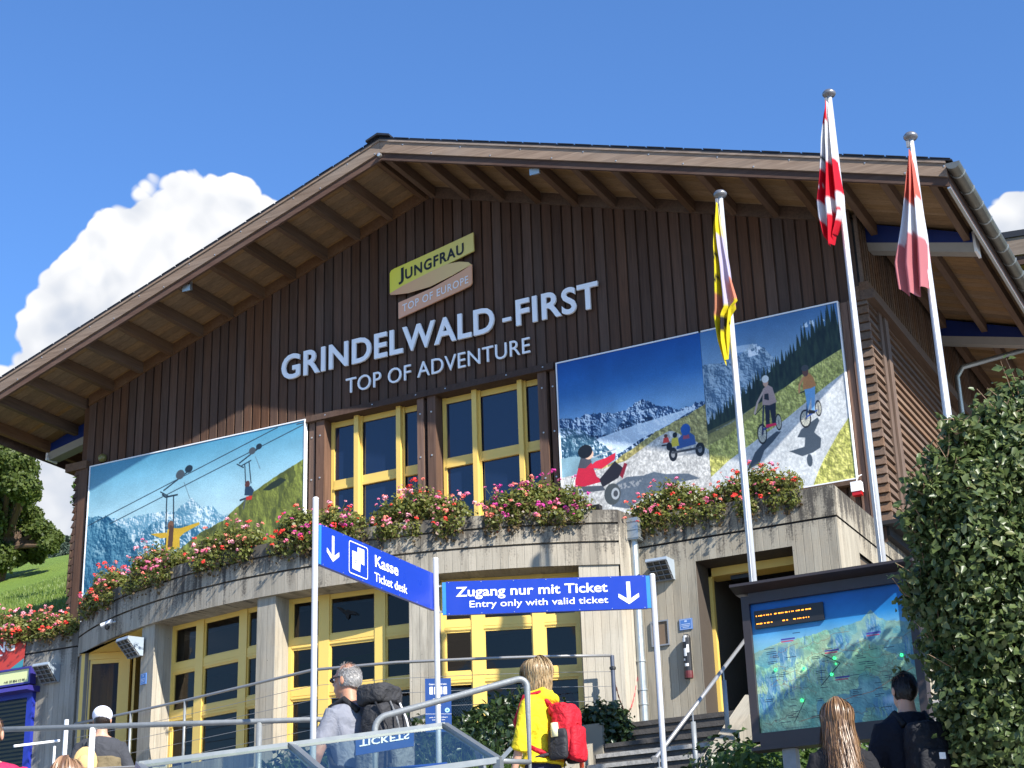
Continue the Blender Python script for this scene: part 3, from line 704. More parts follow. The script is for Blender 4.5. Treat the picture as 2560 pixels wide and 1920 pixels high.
# ------------------------------------------------------------------ timber gable
# backing and boards
mb = MB(); xs = [-21.55, -16.25, -11.42, -6.06]
def gable_face(x0, x1, z0, y):
    if x0 < XC < x1: mb.face([(x0, y, z0), (x1, y, z0), (x1, y, zb(x1)+.1), (XC, y, ZB+.1), (x0, y, zb(x0)+.1)])
    else: mb.face([(x0, y, z0), (x1, y, z0), (x1, y, zb(x1)+.1), (x0, y, zb(x0)+.1)])
gable_face(-21.55, -16.25, 8.2, YF+.035); gable_face(-16.25, -11.42, 12.05, YF+.035); gable_face(-11.42, -6.0, 8.2, YF+.035)
bp('recessed_cladding', mb, M_WALL)
PITCH_B = .1975
for k in range(80):
    x = -21.5+k*PITCH_B
    if x > -6.15: break
    w_ = .164; z0 = 8.45
    if x+w_ > -16.3 and x < -11.36: z0 = 12.16
    mb = MB(); c = .005; y0, y1 = YF-.004, YF+.034
    zt0, zt1 = zb(x)-.004, zb(x+w_)-.004
    # chamfered board
    prof = [(x, y1), (x, y0+c), (x+c, y0), (x+w_-c, y0), (x+w_, y0+c), (x+w_, y1)]
    for i in range(5):
        (xa, ya), (xb, yb) = prof[i], prof[i+1]; mb.face([(xa, ya, z0), (xb, yb, z0), (xb, yb, zb(xb)-.004), (xa, ya, zb(xa)-.004)])
    mb.face([(q[0], q[1], z0) for q in prof])
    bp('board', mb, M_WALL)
# head rail over the windows, posts, bolts
mb = MB(); mb.prism([(YF-.10, 12.04), (YF+.25, 12.04), (YF+.03, 12.19), (YF-.06, 12.17)], -16.50, -11.30, 0); bp('window_head_rail', mb, M_WALL)
M_POST = wood('window_posts', (.10, .05, .03), (.20, .105, .065), 2, .15)
for x0, x1, yy in ((-16.27, -16.15, YF-.02), (-16.10, -15.93, YF-.05), (-13.99, -13.86, YF-.05), (-13.78, -13.62, YF-.05), (-11.62, -11.46, YF-.05), (-11.40, -11.30, YF-.02)):
    mb = MB(); mb.box((x0, yy, 8.4), (x1, YF+.22, 12.038)); bp('post', mb, M_POST)
    for zz in (11.75, 10.95, 10.15):
        b_ = MB(); b_.lathe(((x0+x1)/2, yy, zz), [(0, -.014), (.014, -.012), (.018, 0)], 8, 1); bp('bolt', b_, M_BOLT)
mb = MB(); mb.box((-13.86, YF+.06, 8.4), (-13.78, YF+.2, 12.0)); bp('dark_gap', mb, M_DARK)
for x in (-15.9, -14.9, -14.0, -13.4, -12.2, -11.5):
    b_ = MB(); b_.lathe((x, YF-.065, 12.11), [(0, -.016), (.018, -.012), (.022, .01)], 8, 1); bp('bolt', b_, M_BOLT)
# dark room behind upper glass
mb = MB(); mb.box((-16.3, YF+.5, 8.3), (-11.3, YF+.6, 12.2)); bp('upper_room', mb, M_DARK)
M_UPG, N, p, o = newmat('upper_window_glass'); pset(N, p, (.006, .012, .034), .02, 0, 1.0); bump(N, p, N.noise(objco(N), .9, 2), .05, .05)
def upper_window(x0, x1, mull, label):
    y = YF+.20; fr = MB()
    fr.box((x0, y-.03, 8.8), (x0+.07, y+.05, 12.04)); fr.box((x1-.07, y-.03, 8.8), (x1, y+.05, 12.04))
    for m_ in mull: fr.box((m_-.035, y-.13, 8.8), (m_+.055, y+.05, 12.04)); fr.box((m_-.075, y-.05, 8.8), (m_+.095, y-.03, 12.04))
    fr.box((x0+.07, y-.02, 8.8), (x1-.07, y+.045, 8.86)); fr.box((x0+.07, y-.02, 11.93), (x1-.07, y+.045, 12.035)); fr.box((x0+.02, y-.04, 9.70), (x1-.02, y+.0, 9.76))
    w_ = bp('window', fr, M_YEL, label); ed = [x0+.07]+sum([[m_-.075, m_+.095] for m_ in mull], [])+[x1-.07]
    for i in range(3):
        a, b = ed[2*i], ed[2*i+1]; t = MB(); t.box((a, y-.035, 10.74), (b, y+.04, 10.92)); t.box((a, y-.05, 10.74), (b, y-.035, 10.79)); put('transom', t, M_YEL, w_)
        for z0, z1 in ((8.86, 9.70), (9.76, 10.74), (10.92, 11.93)):
            q = MB(); q.face([(a, y, z0), (b, y, z0), (b, y, z1), (a, y, z1)]); put('pane', q, M_UPG, w_)
upper_window(-15.92, -14.0, (-15.34, -14.46), 'left of the two tall yellow windows under the lettering')
upper_window(-13.60, -11.63, (-12.93, -12.04), 'right of the two tall yellow windows under the lettering')

# roof -------------------------------------------------------------------------------------
def slope(mb_, xa, xb, y0, y1, lo, hi):
    """slab following the slope between xa and xb (one side of the ridge)"""
    mb_.prism([(xa, zb(xa)+lo), (xb, zb(xb)+lo), (xb, zb(xb)+hi), (xa, zb(xa)+hi)], y0, y1, 1)
def prism_y(mb_, pts, y0, y1): mb_.prism(pts, y0, y1, 1)
# soffit planks across the front overhang
y = YO+.06
while y < YF:
    y2 = min(y+.198, YF+.02)
    for xa, xb in ((XL+.04, XC), (XC, XR-.04)):
        mb = MB(); slope(mb, xa, xb, y, y2-.006, .215, .24); bp('soffit_plank', mb, M_SOFF)
    y += .198
y = YF+.02; k = 0
while y < YBK:
    y2 = y+.198
    mb = MB(); slope(mb, -6.1, XR-.04, y, y2-.006, .215, .24); bp('soffit_plank', mb, M_SOFF)
    if y < 31: mb = MB(); slope(mb, XL+.04, -21.5, y, y2-.006, .215, .24); bp('soffit_plank', mb, M_SOFF)
    y += .198
# lookout beams
bx = [XC+.10+.713*i for i in range(14)]+[XC-.10-.713*i for i in range(14)]
for x in bx:
    if x > XR-.1 or x < XL+.1: continue
    yend = YBK if (x > -5.95 or x < -21.6) else YF+.02
    mb = MB(); h = .215; w_ = .052
    prism_y(mb, [(x-w_, zb(x)-.0), (x+w_, zb(x)-.0), (x+w_, min(zb(x+w_), zb(x))+h-.002), (x-w_, zb(x-w_)+h-.002 if x-w_ > XC or x < XC else zb(x)+h)], YO+.10, yend)
    bp('lookout_beam', mb, M_BEAM)
# blocking boards between the beams on the wall line
for s_ in (1, -1):
    xe = -6.0 if s_ > 0 else -21.5
    mb = MB(); slope(mb, *( (XC, xe) if s_ > 0 else (xe, XC)), YF-.045, YF-.005, -.01, .21); bp('wall_plate', mb, M_BEAM)
# barge boards: upper weathered, lower dark
for xa, xb in ((XL, XC-.002), (XC+.002, XR)):
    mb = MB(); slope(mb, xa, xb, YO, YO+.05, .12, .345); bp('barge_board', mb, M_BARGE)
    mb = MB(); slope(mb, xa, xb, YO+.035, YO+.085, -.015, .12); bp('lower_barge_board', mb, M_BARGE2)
    mb = MB(); slope(mb, xa, xb, YO-.02, YO+.03, .335, .375); bp('barge_trim', mb, M_BARGE)
for xa, xb in ((XL-.1, XC), (XC, XR+.1)):
    mb = MB(); slope(mb, xa, xb, YO-.025, YBK, .378, .402); bp('roof_covering', mb, M_ROOF)
    mb = MB(); slope(mb, xa+.02, xb-.02, YO+.09, YBK, .245, .375); bp('roof_deck', mb, M_DARK)
    # tile ends that poke out over the barge board
    n = int(abs(xb-xa)/.31)
    for i in range(n):
        x0 = xa+(xb-xa)*i/n; x1 = xa+(xb-xa)*(i+.93)/n; t = MB(); rr = random.uniform(0, .02)
        t.prism([(x0, zb(x0)+.407), (x1, zb(x1)+.407), (x1, zb(x1)+.416+rr*.2), (x0, zb(x0)+.416+rr*.3)], YO-.030-rr*.5, YO+.5, 1); bp('roof_tile', t, M_ROOF)
mb = MB(); mb.prism([(XC-.24, ZB+.35), (XC, ZB+.43), (XC+.24, ZB+.35), (XC+.24, ZB+.385), (XC, ZB+.47), (XC-.24, ZB+.385)], YO-.09, YBK, 1); bp('ridge_cap', mb, M_ROOF)
for i in range(34):     # nail heads and bolts on the barge boards
    x = XL+.4+i*.57; b_ = MB(); b_.lathe((x, YO-.001, zb(x)+.15+.14*(i % 2)), [(0, -.008), (.012, -.006), (.014, .0)], 6, 1); bp('bolt', b_, M_BOLT)
b_ = MB(); b_.lathe((XC, YO-.0, ZB+.06), [(0, -.05), (.035, -.04), (.04, 0), (.03, .06)], 12, 1); bp('ridge_bolt', b_, M_BOLT)
# eave fascia and gutter, right side
mb = MB(); mb.box((XR-.03, YO+.05, zb(XR)-.02), (XR, YBK, zb(XR)+.33)); bp('eave_fascia', mb, M_BARGE2)
mb = MB(); mb.box((XR-.035, YO+.05, zb(XR)-.045), (XR+.012, YBK, zb(XR)-.02)); bp('drip_edge', mb, M_ZINC)
gz = zb(XR)+.28; mb = MB(); R_ = .105; n = 12
G = [(XR+.11+R_*math.cos(t), gz+R_*math.sin(t)) for t in [math.pi+math.pi*i/n for i in range(n+1)]]; G2 = [(XR+.11+(R_-.008)*math.cos(t), gz+(R_-.008)*math.sin(t)) for t in [math.pi+math.pi*i/n for i in range(n+1)]][::-1]
pr = G+G2
for i in range(len(pr)):
    a, b = pr[i], pr[(i+1) % len(pr)]; mb.face([(a[0], YO-.10, a[1]), (b[0], YO-.10, b[1]), (b[0], YBK, b[1]), (a[0], YBK, a[1])][::-1])
for i in range(n): mb.face([(G[i][0], YO-.10, G[i][1]), (G[i+1][0], YO-.10, G[i+1][1]), (XR+.11, YO-.10, gz)])
gut = bp('gutter', mb, M_GUT, 'brown half-round gutter along the right eave', smooth=False)
yy = YO+.2
while yy < YBK:
    t = MB(); n = 12
    ring = [(XR+.11+(R_+.010)*math.cos(a), gz+(R_+.010)*math.sin(a)) for a in [math.pi+math.pi*i/n for i in range(n+1)]]
    for i in range(n):
        a, b = ring[i], ring[i+1]; t.face([(a[0], yy, a[1]), (b[0], yy, b[1]), (b[0], yy+.032, b[1]), (a[0], yy+.032, a[1])][::-1]); t.face([(a[0], yy, a[1]), (b[0], yy, b[1]), (XR+.11+(R_-.002)*math.cos(math.pi+math.pi*(i+1)/n), yy, gz+(R_-.002)*math.sin(math.pi+math.pi*(i+1)/n)), (XR+.11+(R_-.002)*math.cos(math.pi+math.pi*i/n), yy, gz+(R_-.002)*math.sin(math.pi+math.pi*i/n))])
    put('gutter_bracket', t, M_ZINC, gut); yy += .585
# left eave
mb = MB(); mb.box((XL, YO+.05, zb(XL)-.02), (XL+.03, YBK, zb(XL)+.33)); bp('eave_fascia', mb, M_BARGE2)

# side wall on the right -----------------------------------------------------------------
XS = -5.90
mb = MB(); mb.box((-6.5, YF+.05, 8.3), (XS-.06, YBK, zb(-5.9)+.1)); mb.box((-21.5, YBK-.3, 8), (-6, YBK, 13.5)); bp('core_wall', mb, M_DARK)
z = 8.50; k = 0
while z < 12.02:       # stacked corner boards: front face and side face
    for kind in (0, 1):
        t = MB(); zz0, zz1 = z, z+.132
        if kind == 0: t.prism([(YF-.075, zz0), (YF+.02, zz0), (YF+.02, zz1), (YF-.035, zz1)], -6.085, XS+.03, 0)
        else: t.prism([(XS-.05, zz0), (XS+.045, zz0), (XS+.005, zz1), (XS-.05, zz1)], YF+.021, YF+.50, 1)
        bp('corner_board', t, M_SIDE)
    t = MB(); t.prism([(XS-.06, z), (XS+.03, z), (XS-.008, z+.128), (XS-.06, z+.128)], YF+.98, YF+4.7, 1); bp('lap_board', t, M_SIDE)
    z += .1455; k += 1
M_TRIM = wood('side_trim', (.12, .072, .047), (.21, .13, .085), 2, .3)
for y0, y1, o_ in ((YF+.50, YF+.66, .06), (YF+.66, YF+.78, .03), (YF+.78, YF+.98, .075), (YF+4.7, YF+4.95, .075)):
    t = MB(); t.box((XS-.06, y0, 8.5), (XS+o_, y1-.004, 12.06)); bp('trim_post', t, M_TRIM)
for x0, x1, yy in ((-6.17, -6.10, YF-.09), (-6.30, -6.19, YF-.05)):
    t = MB(); t.box((x0, yy, 8.5), (x1, YF+.02, 12.1)); bp('post', t, M_POST)
t = MB(); t.box((XS-.06, YF-.09, 12.06), (XS+.16, YF+10, 12.22)); bp('side_ledge', t, M_BEAM); t = MB(); t.box((XS-.06, YF-.09, 12.22), (XS+.09, YF+10, 12.36)); bp('side_ledge', t, M_BEAM)
t = MB(); t.box((-6.12, YF-.10, 12.06), (XS-.061, YF, 12.30)); bp('ledge_return', t, M_BEAM)
for k in range(95):
    y0 = YF+.02+k*.145
    t = MB(); t.box((XS-.06, y0, 12.37), (XS-.005, y0+.06, zb(XS)+.16)); bp('batten', t, M_SIDE)
t = MB(); t.box((XS-.062, YF+4.96, 8.5), (XS-.02, YBK, 12.05)); bp('rear_side_wall', t, M_TRIM)
t = MB(); t.box((XS-.3, YF-.08, 8.44), (XS+.12, YF+6, 8.50)); bp('base_flashing', t, M_DARK)
# shingle ends on the left corner
z = 8.4
while z < 12.05:
    t = MB(); rr = random.uniform(-.01, .015); t.prism([(-21.60, z), (-21.76-rr, z), (-21.66, z+.16), (-21.60, z+.16)], YF-.05, YF+6, 1); bp('shingle', t, M_WALL); z += .15
mb = MB(); mb.box((-21.61, YF-.06, 8.2), (-21.40, YF+.03, 12.1)); bp('post', mb, M_WALL)
mb = MB(); mb.box((-21.95, YF-.09, 12.10), (-21.42, YF+.3, 12.26)); bp('corner_bracket', mb, M_BEAM)
mb = MB(); mb.box((-21.62, YF+.0, 12.2), (-21.50, YF+.1, zb(-21.6))); bp('post', mb, M_WALL)
# side pipe under the eave
mb = MB(); mb.tube([(-5.72, 29.4, 8.6), (-5.72, 29.4, 12.55), (-5.60, 29.42, 12.72), (XR+.05, 29.9, 13.05)], .05, 10); bp('side_downpipe', mb, M_ZINC, smooth=True)
# ================================================================== LETTERING, LOGO, BILLBOARDS ON THE GABLE
T1 = thing('building_lettering', 'large white raised letters GRINDELWALD - FIRST across the dark gable', 'lettering', (-13.6, 23.9, 13.0))
for s_, x_, w_ in (('GRINDELWALD', -16.86, 4.47), ('FIRST', -11.965, 1.57)):
    big_me = fit_text(s_, (x_, YF-.055, 12.985), (1, 0, 0), (0, 0, 1), w_, .455, .04, bold=.022, cap=caph(), spacing=1.06, nrm=(0, -1, 0))
    for im in islands(big_me): put('letter', im, M_LETTER, T1)
t = MB(); t.box((-12.25, YF-.055, 13.12), (-12.08, YF-.015, 13.19)); put('hyphen', t, M_LETTER, T1)
T2 = thing('building_lettering', 'smaller white raised letters TOP OF ADVENTURE under the big name', 'lettering', (-13.6, 23.9, 12.4))
me2 = fit_text('TOP OF ADVENTURE', (-15.455, YF-.05, 12.435), (1, 0, 0), (0, 0, 1), 3.73, .285, .03, bold=-.002, cap=caph(), spacing=1.04, nrm=(0, -1, 0))
for im in islands(me2): put('letter', im, M_LETTER, T2)

LG = thing('logo_sign', 'yellow and copper folded ribbon sign with JUNGFRAU TOP OF EUROPE', 'sign', (-13.6, 23.85, 13.6))
m, N, p, o = newmat('ribbon_yellow'); g_ = N.n('ShaderNodeSeparateXYZ'); N.l(objco(N), g_.inputs[0])
def ribbon(name, c0, c1, x0, x1):
    m, N, p, o = newmat(name); s_ = N.n('ShaderNodeSeparateXYZ'); N.l(objco(N), s_.inputs[0])
    pset(N, p, N.mix(N.maprange(s_.outputs[0], x0, x1), c0, c1), .35, 0, .5); return m
M_R1 = ribbon('ribbon_upper_print', (.80, .72, .06), (.74, .62, .20), -14.5, -12.75); M_R2 = ribbon('ribbon_middle_print', (.72, .38, .20), (.74, .55, .22), -14.4, -12.9); M_R3 = ribbon('ribbon_lower_print', (.74, .39, .24), (.72, .39, .22), -14.3, -12.8)
yl = YF-.10
def plate(pts, y0, y1, m_, name, parent, rev=False):
    t = MB(); from mathutils.geometry import tessellate_polygon
    for tr in tessellate_polygon([[Vector((a, b, 0)) for a, b in pts]]):
        q = [pts[i] for i in tr]; t.face([(a, y0, b) for a, b in q]); t.face([(a, y1, b) for a, b in q][::-1])
    for i in range(len(pts)): a, b = pts[i], pts[(i+1) % len(pts)]; t.face([(a[0], y0, a[1]), (b[0], y0, b[1]), (b[0], y1, b[1]), (a[0], y1, a[1])])
    return put(name, t, m_, parent)
def arcpts(c, rx, rz, a0, a1, n=8): return [(c[0]+rx*math.cos(math.radians(a0+(a1-a0)*i/n)), c[1]+rz*math.sin(math.radians(a0+(a1-a0)*i/n))) for i in range(n+1)]
plate([(-14.50, 14.17), (-13.35, 14.46), (-12.75, 14.60), (-12.755, 14.965), (-13.6, 14.80), (-14.2, 14.69), (-14.40, 14.655), (-14.47, 14.63), (-14.50, 14.585)], yl, yl+.03, M_R1, 'ribbon', LG)
plate([(-14.50, 14.175), (-14.20, 14.27), (-13.6, 14.41), (-13.30, 14.47), (-13.05, 14.455), (-12.86, 14.40), (-12.80, 14.34), (-13.2, 14.22), (-13.65, 14.11), (-14.1, 14.09), (-14.36, 14.12), (-14.48, 14.145)], yl-.012, yl-.002, M_R2, 'ribbon', LG)
plate([(-14.32, 13.64), (-13.0, 13.90), (-12.84, 13.94), (-12.80, 13.99), (-12.797, 14.345), (-13.0, 14.262), (-13.6, 14.08), (-14.32, 13.955)], yl-.004, yl+.026, M_R3, 'ribbon', LG)
sh = 0.19
J1 = fit_text('J', (-14.31, yl-.006, 14.30), (1, 0, sh), (0, 0, 1), .11, .31, .004, bold=.025, nrm=(0, -1, 0)); put('lettering', J1, M_BLACK, LG)
J2 = fit_text('UNGFRAU', (-14.17, yl-.006, 14.375), (1, 0, sh), (0, 0, 1), 1.22, .195, .004, bold=.025, cap=caph(), spacing=1.15, nrm=(0, -1, 0)); put('lettering', J2, M_BLACK, LG)
J3 = fit_text('TOP OF EUROPE', (-14.23, yl-.010, 13.745), (1, 0, sh), (0, 0, 1), 1.36, .14, .004, bold=.006, cap=caph(), spacing=1.12, nrm=(0, -1, 0)); put('lettering', J3, M_WHITE, LG)

# ---- printed pictures
def paint_chairlift():
    P = Pic(1000, 580, 11); f1 = P.fbm(6, 5, 6); f2 = P.fbm(30, 20, 4)
    P.grad([(0, c8(150, 195, 205)), (.45, c8(188, 212, 214)), (.68, c8(160, 200, 212)), (1, c8(82, 150, 180))])
    def rock(f, dark, light, snow, thr):
        h_, g_ = P.hs(16, 9, 7, 10.0); t = h_[:, :, None]; c = np.array(dark)*(1-t)+np.array(light)*t
        s = (np.clip((h_*.6+g_*.55-thr+.02)*9, 0, 1))[:, :, None]; return c*(1-s)+(np.array(snow)*.8+c*.2)*s
    P.put(P.below([(0, .60), (.13, .63), (.16, .61), (.284, .617), (.368, .609), (.425, .598), (.455, .625), (.498, .665), (.53, .62), (.556, .581), (.60, .58), (.645, .512), (1, .5)], .008), rock(0, c8(84, 136, 162), c8(170, 202, 214), c8(232, 240, 242), .66))
    P.put(P.below([(0, .2), (.20, .38), (.24, .46), (.33, .57), (.40, .55), (.47, .50), (.56, .47), (.7, .4), (1, .3)], .012), rock(0, c8(44, 98, 128), c8(126, 168, 186), c8(232, 240, 242), .70))
    P.put(P.below([(0, .672), (.05, .66), (.089, .66), (.14, .60), (.195, .532), (.23, .46), (.254, .385), (.27, .2), (1, .05)], .010, 40), rock(0, c8(20, 70, 102), c8(92, 144, 166), c8(150, 186, 198), .90))
    m = P.below([(0, .0), (.36, .20), (.465, .37), (.56, .44), (.646, .48), (.72, .56), (.787, .625), (.90, .70), (1.0, .76)], .004)
    g = P.fbm(60, 14, 4); g3 = P.fbm(9, 7, 4); col = np.array(c8(92, 98, 34))*(1-g[:, :, None])+np.array(c8(142, 150, 66))*g[:, :, None]; h_, _g = P.hs(34, 14, 6, 5.0); col = col*(.62+.35*g3[:, :, None]+.34*h_[:, :, None]); P.put(m, col)
    P.put(m & (P.fbm(40, 9, 4) > .60), c8(60, 66, 28), .6)
    P.poly([(.82, .62), (.86, .655), (.90, .675), (.925, .655), (.89, .625), (.85, .61)], c8(38, 46, 30)); P.line([(.36, .12), (.40, .30), (.465, .36)], 6, c8(92, 74, 50), .6)
    for c in ([(0.0, .615), (.882, .992)], [(0.11, .60), (1.0, .975)]): P.line(c, 3.0, c8(38, 50, 60))
    dk = c8(30, 44, 54)
    def carrier(x, z, s):
        P.line([(x-.075*s, z-.055*s), (x+.05*s, z+.045*s)], 5, dk); P.ell(x, z+.025*s, .02*s, .03*s, c8(70, 78, 84)); P.ell(x+.04*s, z+.05*s, .018*s, .024*s, dk); P.line([(x-.09*s, z-.06*s), (x-.05*s, z-.10*s)], 4, dk)
        P.line([(x+.02*s, z-.03*s), (x+.05*s, z-.14*s)], 2, c8(90, 105, 112))
    carrier(.44, .80, 1.0); P.line([(.36, .72), (.375, .70), (.43, .70)], 6, dk); P.line([(.381, .70), (.385, .38)], 5, dk); P.line([(.413, .70), (.42, .45)], 5, dk)
    P.poly([(.385, .36), (.39, .49), (.405, .50), (.43, .49), (.45, .485), (.537, .50), (.54, .485), (.47, .45), (.45, .43), (.452, .36)], c8(205, 165, 40)); P.poly([(.31, .485), (.385, .475), (.40, .44), (.36, .445)], c8(200, 160, 40)); P.ell(.405, .515, .014, .028, c8(120, 84, 60)); P.poly([(.395, .38), (.40, .52), (.42, .50), (.418, .38)], c8(86, 60, 40))
    carrier(.77, .86, .75); P.line([(.725, .80), (.765, .82)], 4, dk); P.line([(.738, .80), (.745, .66)], 4, dk); P.line([(.757, .81), (.768, .68)], 4, dk)
    P.ell(.752, .675, .011, .022, c8(90, 50, 40)); P.poly([(.74, .61), (.742, .66), (.768, .66), (.782, .63), (.775, .60)], c8(40, 60, 80)); P.poly([(.742, .58), (.748, .60), (.776, .60), (.772, .575)], c8(196, 50, 36)); P.line([(.745, .59), (.722, .585)], 7, c8(44, 52, 62)); P.line([(.745, .585), (.737, .53)], 6, c8(80, 84, 88))
    P.finish(); return P.mat('print_chairlift', .38, .95)
def paint_kart():
    P = Pic(640, 640, 12); X = lambda u: u/.538
    P.grad([(0, c8(150, 150, 140)), (.45, c8(130, 165, 185)), (.62, c8(120, 160, 196)), (.80, c8(44, 98, 158)), (1, c8(12, 66, 132))])
    f2 = P.fbm(50, 40, 3)
    def rock(dark, light, sx, sy, thr=.66, sn=c8(214, 224, 234)):
        h_, g_ = P.hs(14, 14, 7, 10.0); t = h_[:, :, None]; c = np.array(dark)*(1-t)+np.array(light)*t; q = np.clip((h_*.65+g_*.45-thr-.04)*8, 0, 1)[:, :, None]; return c*(1-q)+np.array(sn)*q
    R_ = [(X(a), b) for a, b in [(0, .655), (.03, .655), (.052, .643), (.119, .651), (.18, .635), (.239, .625), (.28, .65), (.314, .675), (.35, .635), (.402, .60), (.424, .575), (.47, .58), (.527, .59), (.54, .58)]]
    P.put(P.below(R_, .008, 50), rock(c8(24, 54, 92), c8(86, 122, 156), 34, 30, .60))
    P.put(P.below([(0, .60), (X(.15), .50), (X(.24), .55), (X(.33), .56), (X(.4), .54), (1, .55)], .01), rock(c8(18, 42, 72), c8(60, 92, 124), 24, 24, .70))
    P.poly([(X(.12), .52), (X(.2), .60), (X(.24), .58), (X(.2), .50)], c8(150, 178, 198), .5)
    fog = P.mask([(X(.13), .49), (X(.24), .52), (X(.45), .56), (X(.50), .555), (X(.40), .49), (X(.30), .44), (X(.22), .38), (X(.10), .38)])
    P.put(fog, c8(212, 224, 232), .85); P.put(P.below([(0, .60), (X(.08), .57), (X(.13), .50), (X(.17), .44), (X(.2), .36), (X(.24), .2), (1, .0)], .01), rock(c8(34, 66, 88), c8(84, 118, 134), 30, 26, .72))
    P.put(P.below([(0, .42), (X(.1), .40), (X(.17), .36), (X(.24), .30), (1, .1)], .006), np.array(c8(120, 150, 160))[None, None, :]*(.8+.3*P.fbm(12, 10, 4)[:, :, None]))
    g = P.fbm(60, 50, 4)[:, :, None]
    P.put(P.below([(0, .26), (X(.20), .34), (X(.235), .37), (X(.30), .42), (X(.349), .46), (X(.42), .50), (X(.48), .53), (X(.54), .57)], .004), (np.array(c8(120, 110, 62))*(1-g)+np.array(c8(196, 186, 122))*g)*(.78+.4*P.hs(50, 50, 5, 4.0)[0][:, :, None]))
    gr = P.fbm(120, 110, 3)[:, :, None]; road = P.mask([(X(.24), .33), (X(.36), .43), (X(.40), .455), (X(.415), .452), (X(.50), .36), (X(.54), .30), (X(.54), 0), (0, 0), (0, .30), (X(.16), .31)])
    P.put(road, np.array(c8(132, 131, 128))*(1-gr)+np.array(c8(216, 213, 206))*gr)
    P.poly([(X(.19), .20), (X(.24), .235), (X(.30), .225), (X(.34), .235), (X(.38), .21), (X(.46), .19), (X(.50), .15), (X(.42), .15), (X(.36), .11), (X(.30), .10), (X(.24), .05), (X(.18), .08)], c8(58, 70, 84), .80)
    P.put(P.mask([(X(.2), .20), (X(.3), .21), (X(.28), .17), (X(.2), .17)]) & (gr[:, :, 0] > .5), c8(150, 150, 150), .7)
    bk = c8(22, 24, 28)
    # near rider
    P.poly([(X(.05), .27), (X(.075), .40), (X(.10), .40), (X(.115), .35), (X(.13), .27), (X(.155), .235), (X(.05), .22)], c8(170, 30, 50)); P.poly([(X(.10), .33), (X(.13), .36), (X(.17), .37), (X(.205), .39), (X(.20), .35), (X(.15), .31)], c8(186, 34, 54)); P.poly([(X(.062), .34), (X(.075), .40), (X(.105), .40), (X(.115), .36), (X(.09), .33)], c8(66, 66, 72))
    P.poly([(X(.14), .25), (X(.20), .34), (X(.23), .29), (X(.21), .24), (X(.15), .20)], c8(34, 30, 34)); P.ell(X(.105), .41, X(.018), .030, c8(205, 165, 140)); P.ell(X(.092), .43, X(.027), .040, bk); P.poly([(X(.215), .25), (X(.235), .32), (X(.245), .31), (X(.225), .23)], c8(120, 28, 40))
    P.poly([(X(.06), .23), (X(.15), .21), (X(.16), .18), (X(.07), .19)], c8(70, 74, 80)); P.line([(X(.12), .385), (X(.16), .40), (X(.205), .41)], 5, c8(150, 156, 160))
    for cx_, cy_, rx_, ry_ in ((.185, .15, .030, .062), (.055, .20, .022, .036)): P.ell(X(cx_), cy_, X(rx_), ry_, c8(64, 68, 68)); P.ell(X(cx_)+.02, cy_, X(rx_)*.5, ry_*.55, c8(150, 154, 156)); P.ell(X(cx_)+.022, cy_, X(rx_)*.28, ry_*.3, c8(60, 62, 64))
    # rider ahead in blue, two more beyond
    for cx_, rx_ in ((.412, .020), (.508, .022)): P.ell(X(cx_), .315, X(rx_*.75), .040, bk); P.ell(X(cx_), .315, X(rx_*.35), .02, c8(120, 122, 124))
    P.line([(X(.41), .325), (X(.51), .325)], 8, c8(60, 62, 66)); P.line([(X(.43), .305), (X(.49), .30)], 7, c8(150, 150, 150)); P.poly([(X(.425), .34), (X(.435), .40), (X(.452), .425), (X(.476), .425), (X(.492), .40), (X(.495), .35)], c8(52, 84, 140)); P.poly([(X(.45), .39), (X(.475), .39), (X(.47), .43), (X(.455), .43)], c8(150, 70, 90)); P.ell(X(.462), .445, X(.017), .034, c8(34, 80, 150))
    P.poly([(X(.405), .36), (X(.412), .41), (X(.432), .41), (X(.436), .36)], c8(196, 178, 60)); P.ell(X(.423), .425, X(.008), .016, bk); P.ell(X(.40), .365, X(.010), .024, bk)
    P.poly([(X(.378), .39), (X(.382), .42), (X(.398), .42), (X(.402), .39)], c8(200, 60, 50)); P.ell(X(.39), .43, X(.006), .011, c8(90, 50, 40)); P.line([(X(.375), .378), (X(.405), .378)], 5, bk)
    P.finish(); return P.mat('print_mountain_kart', .38, 1.1)
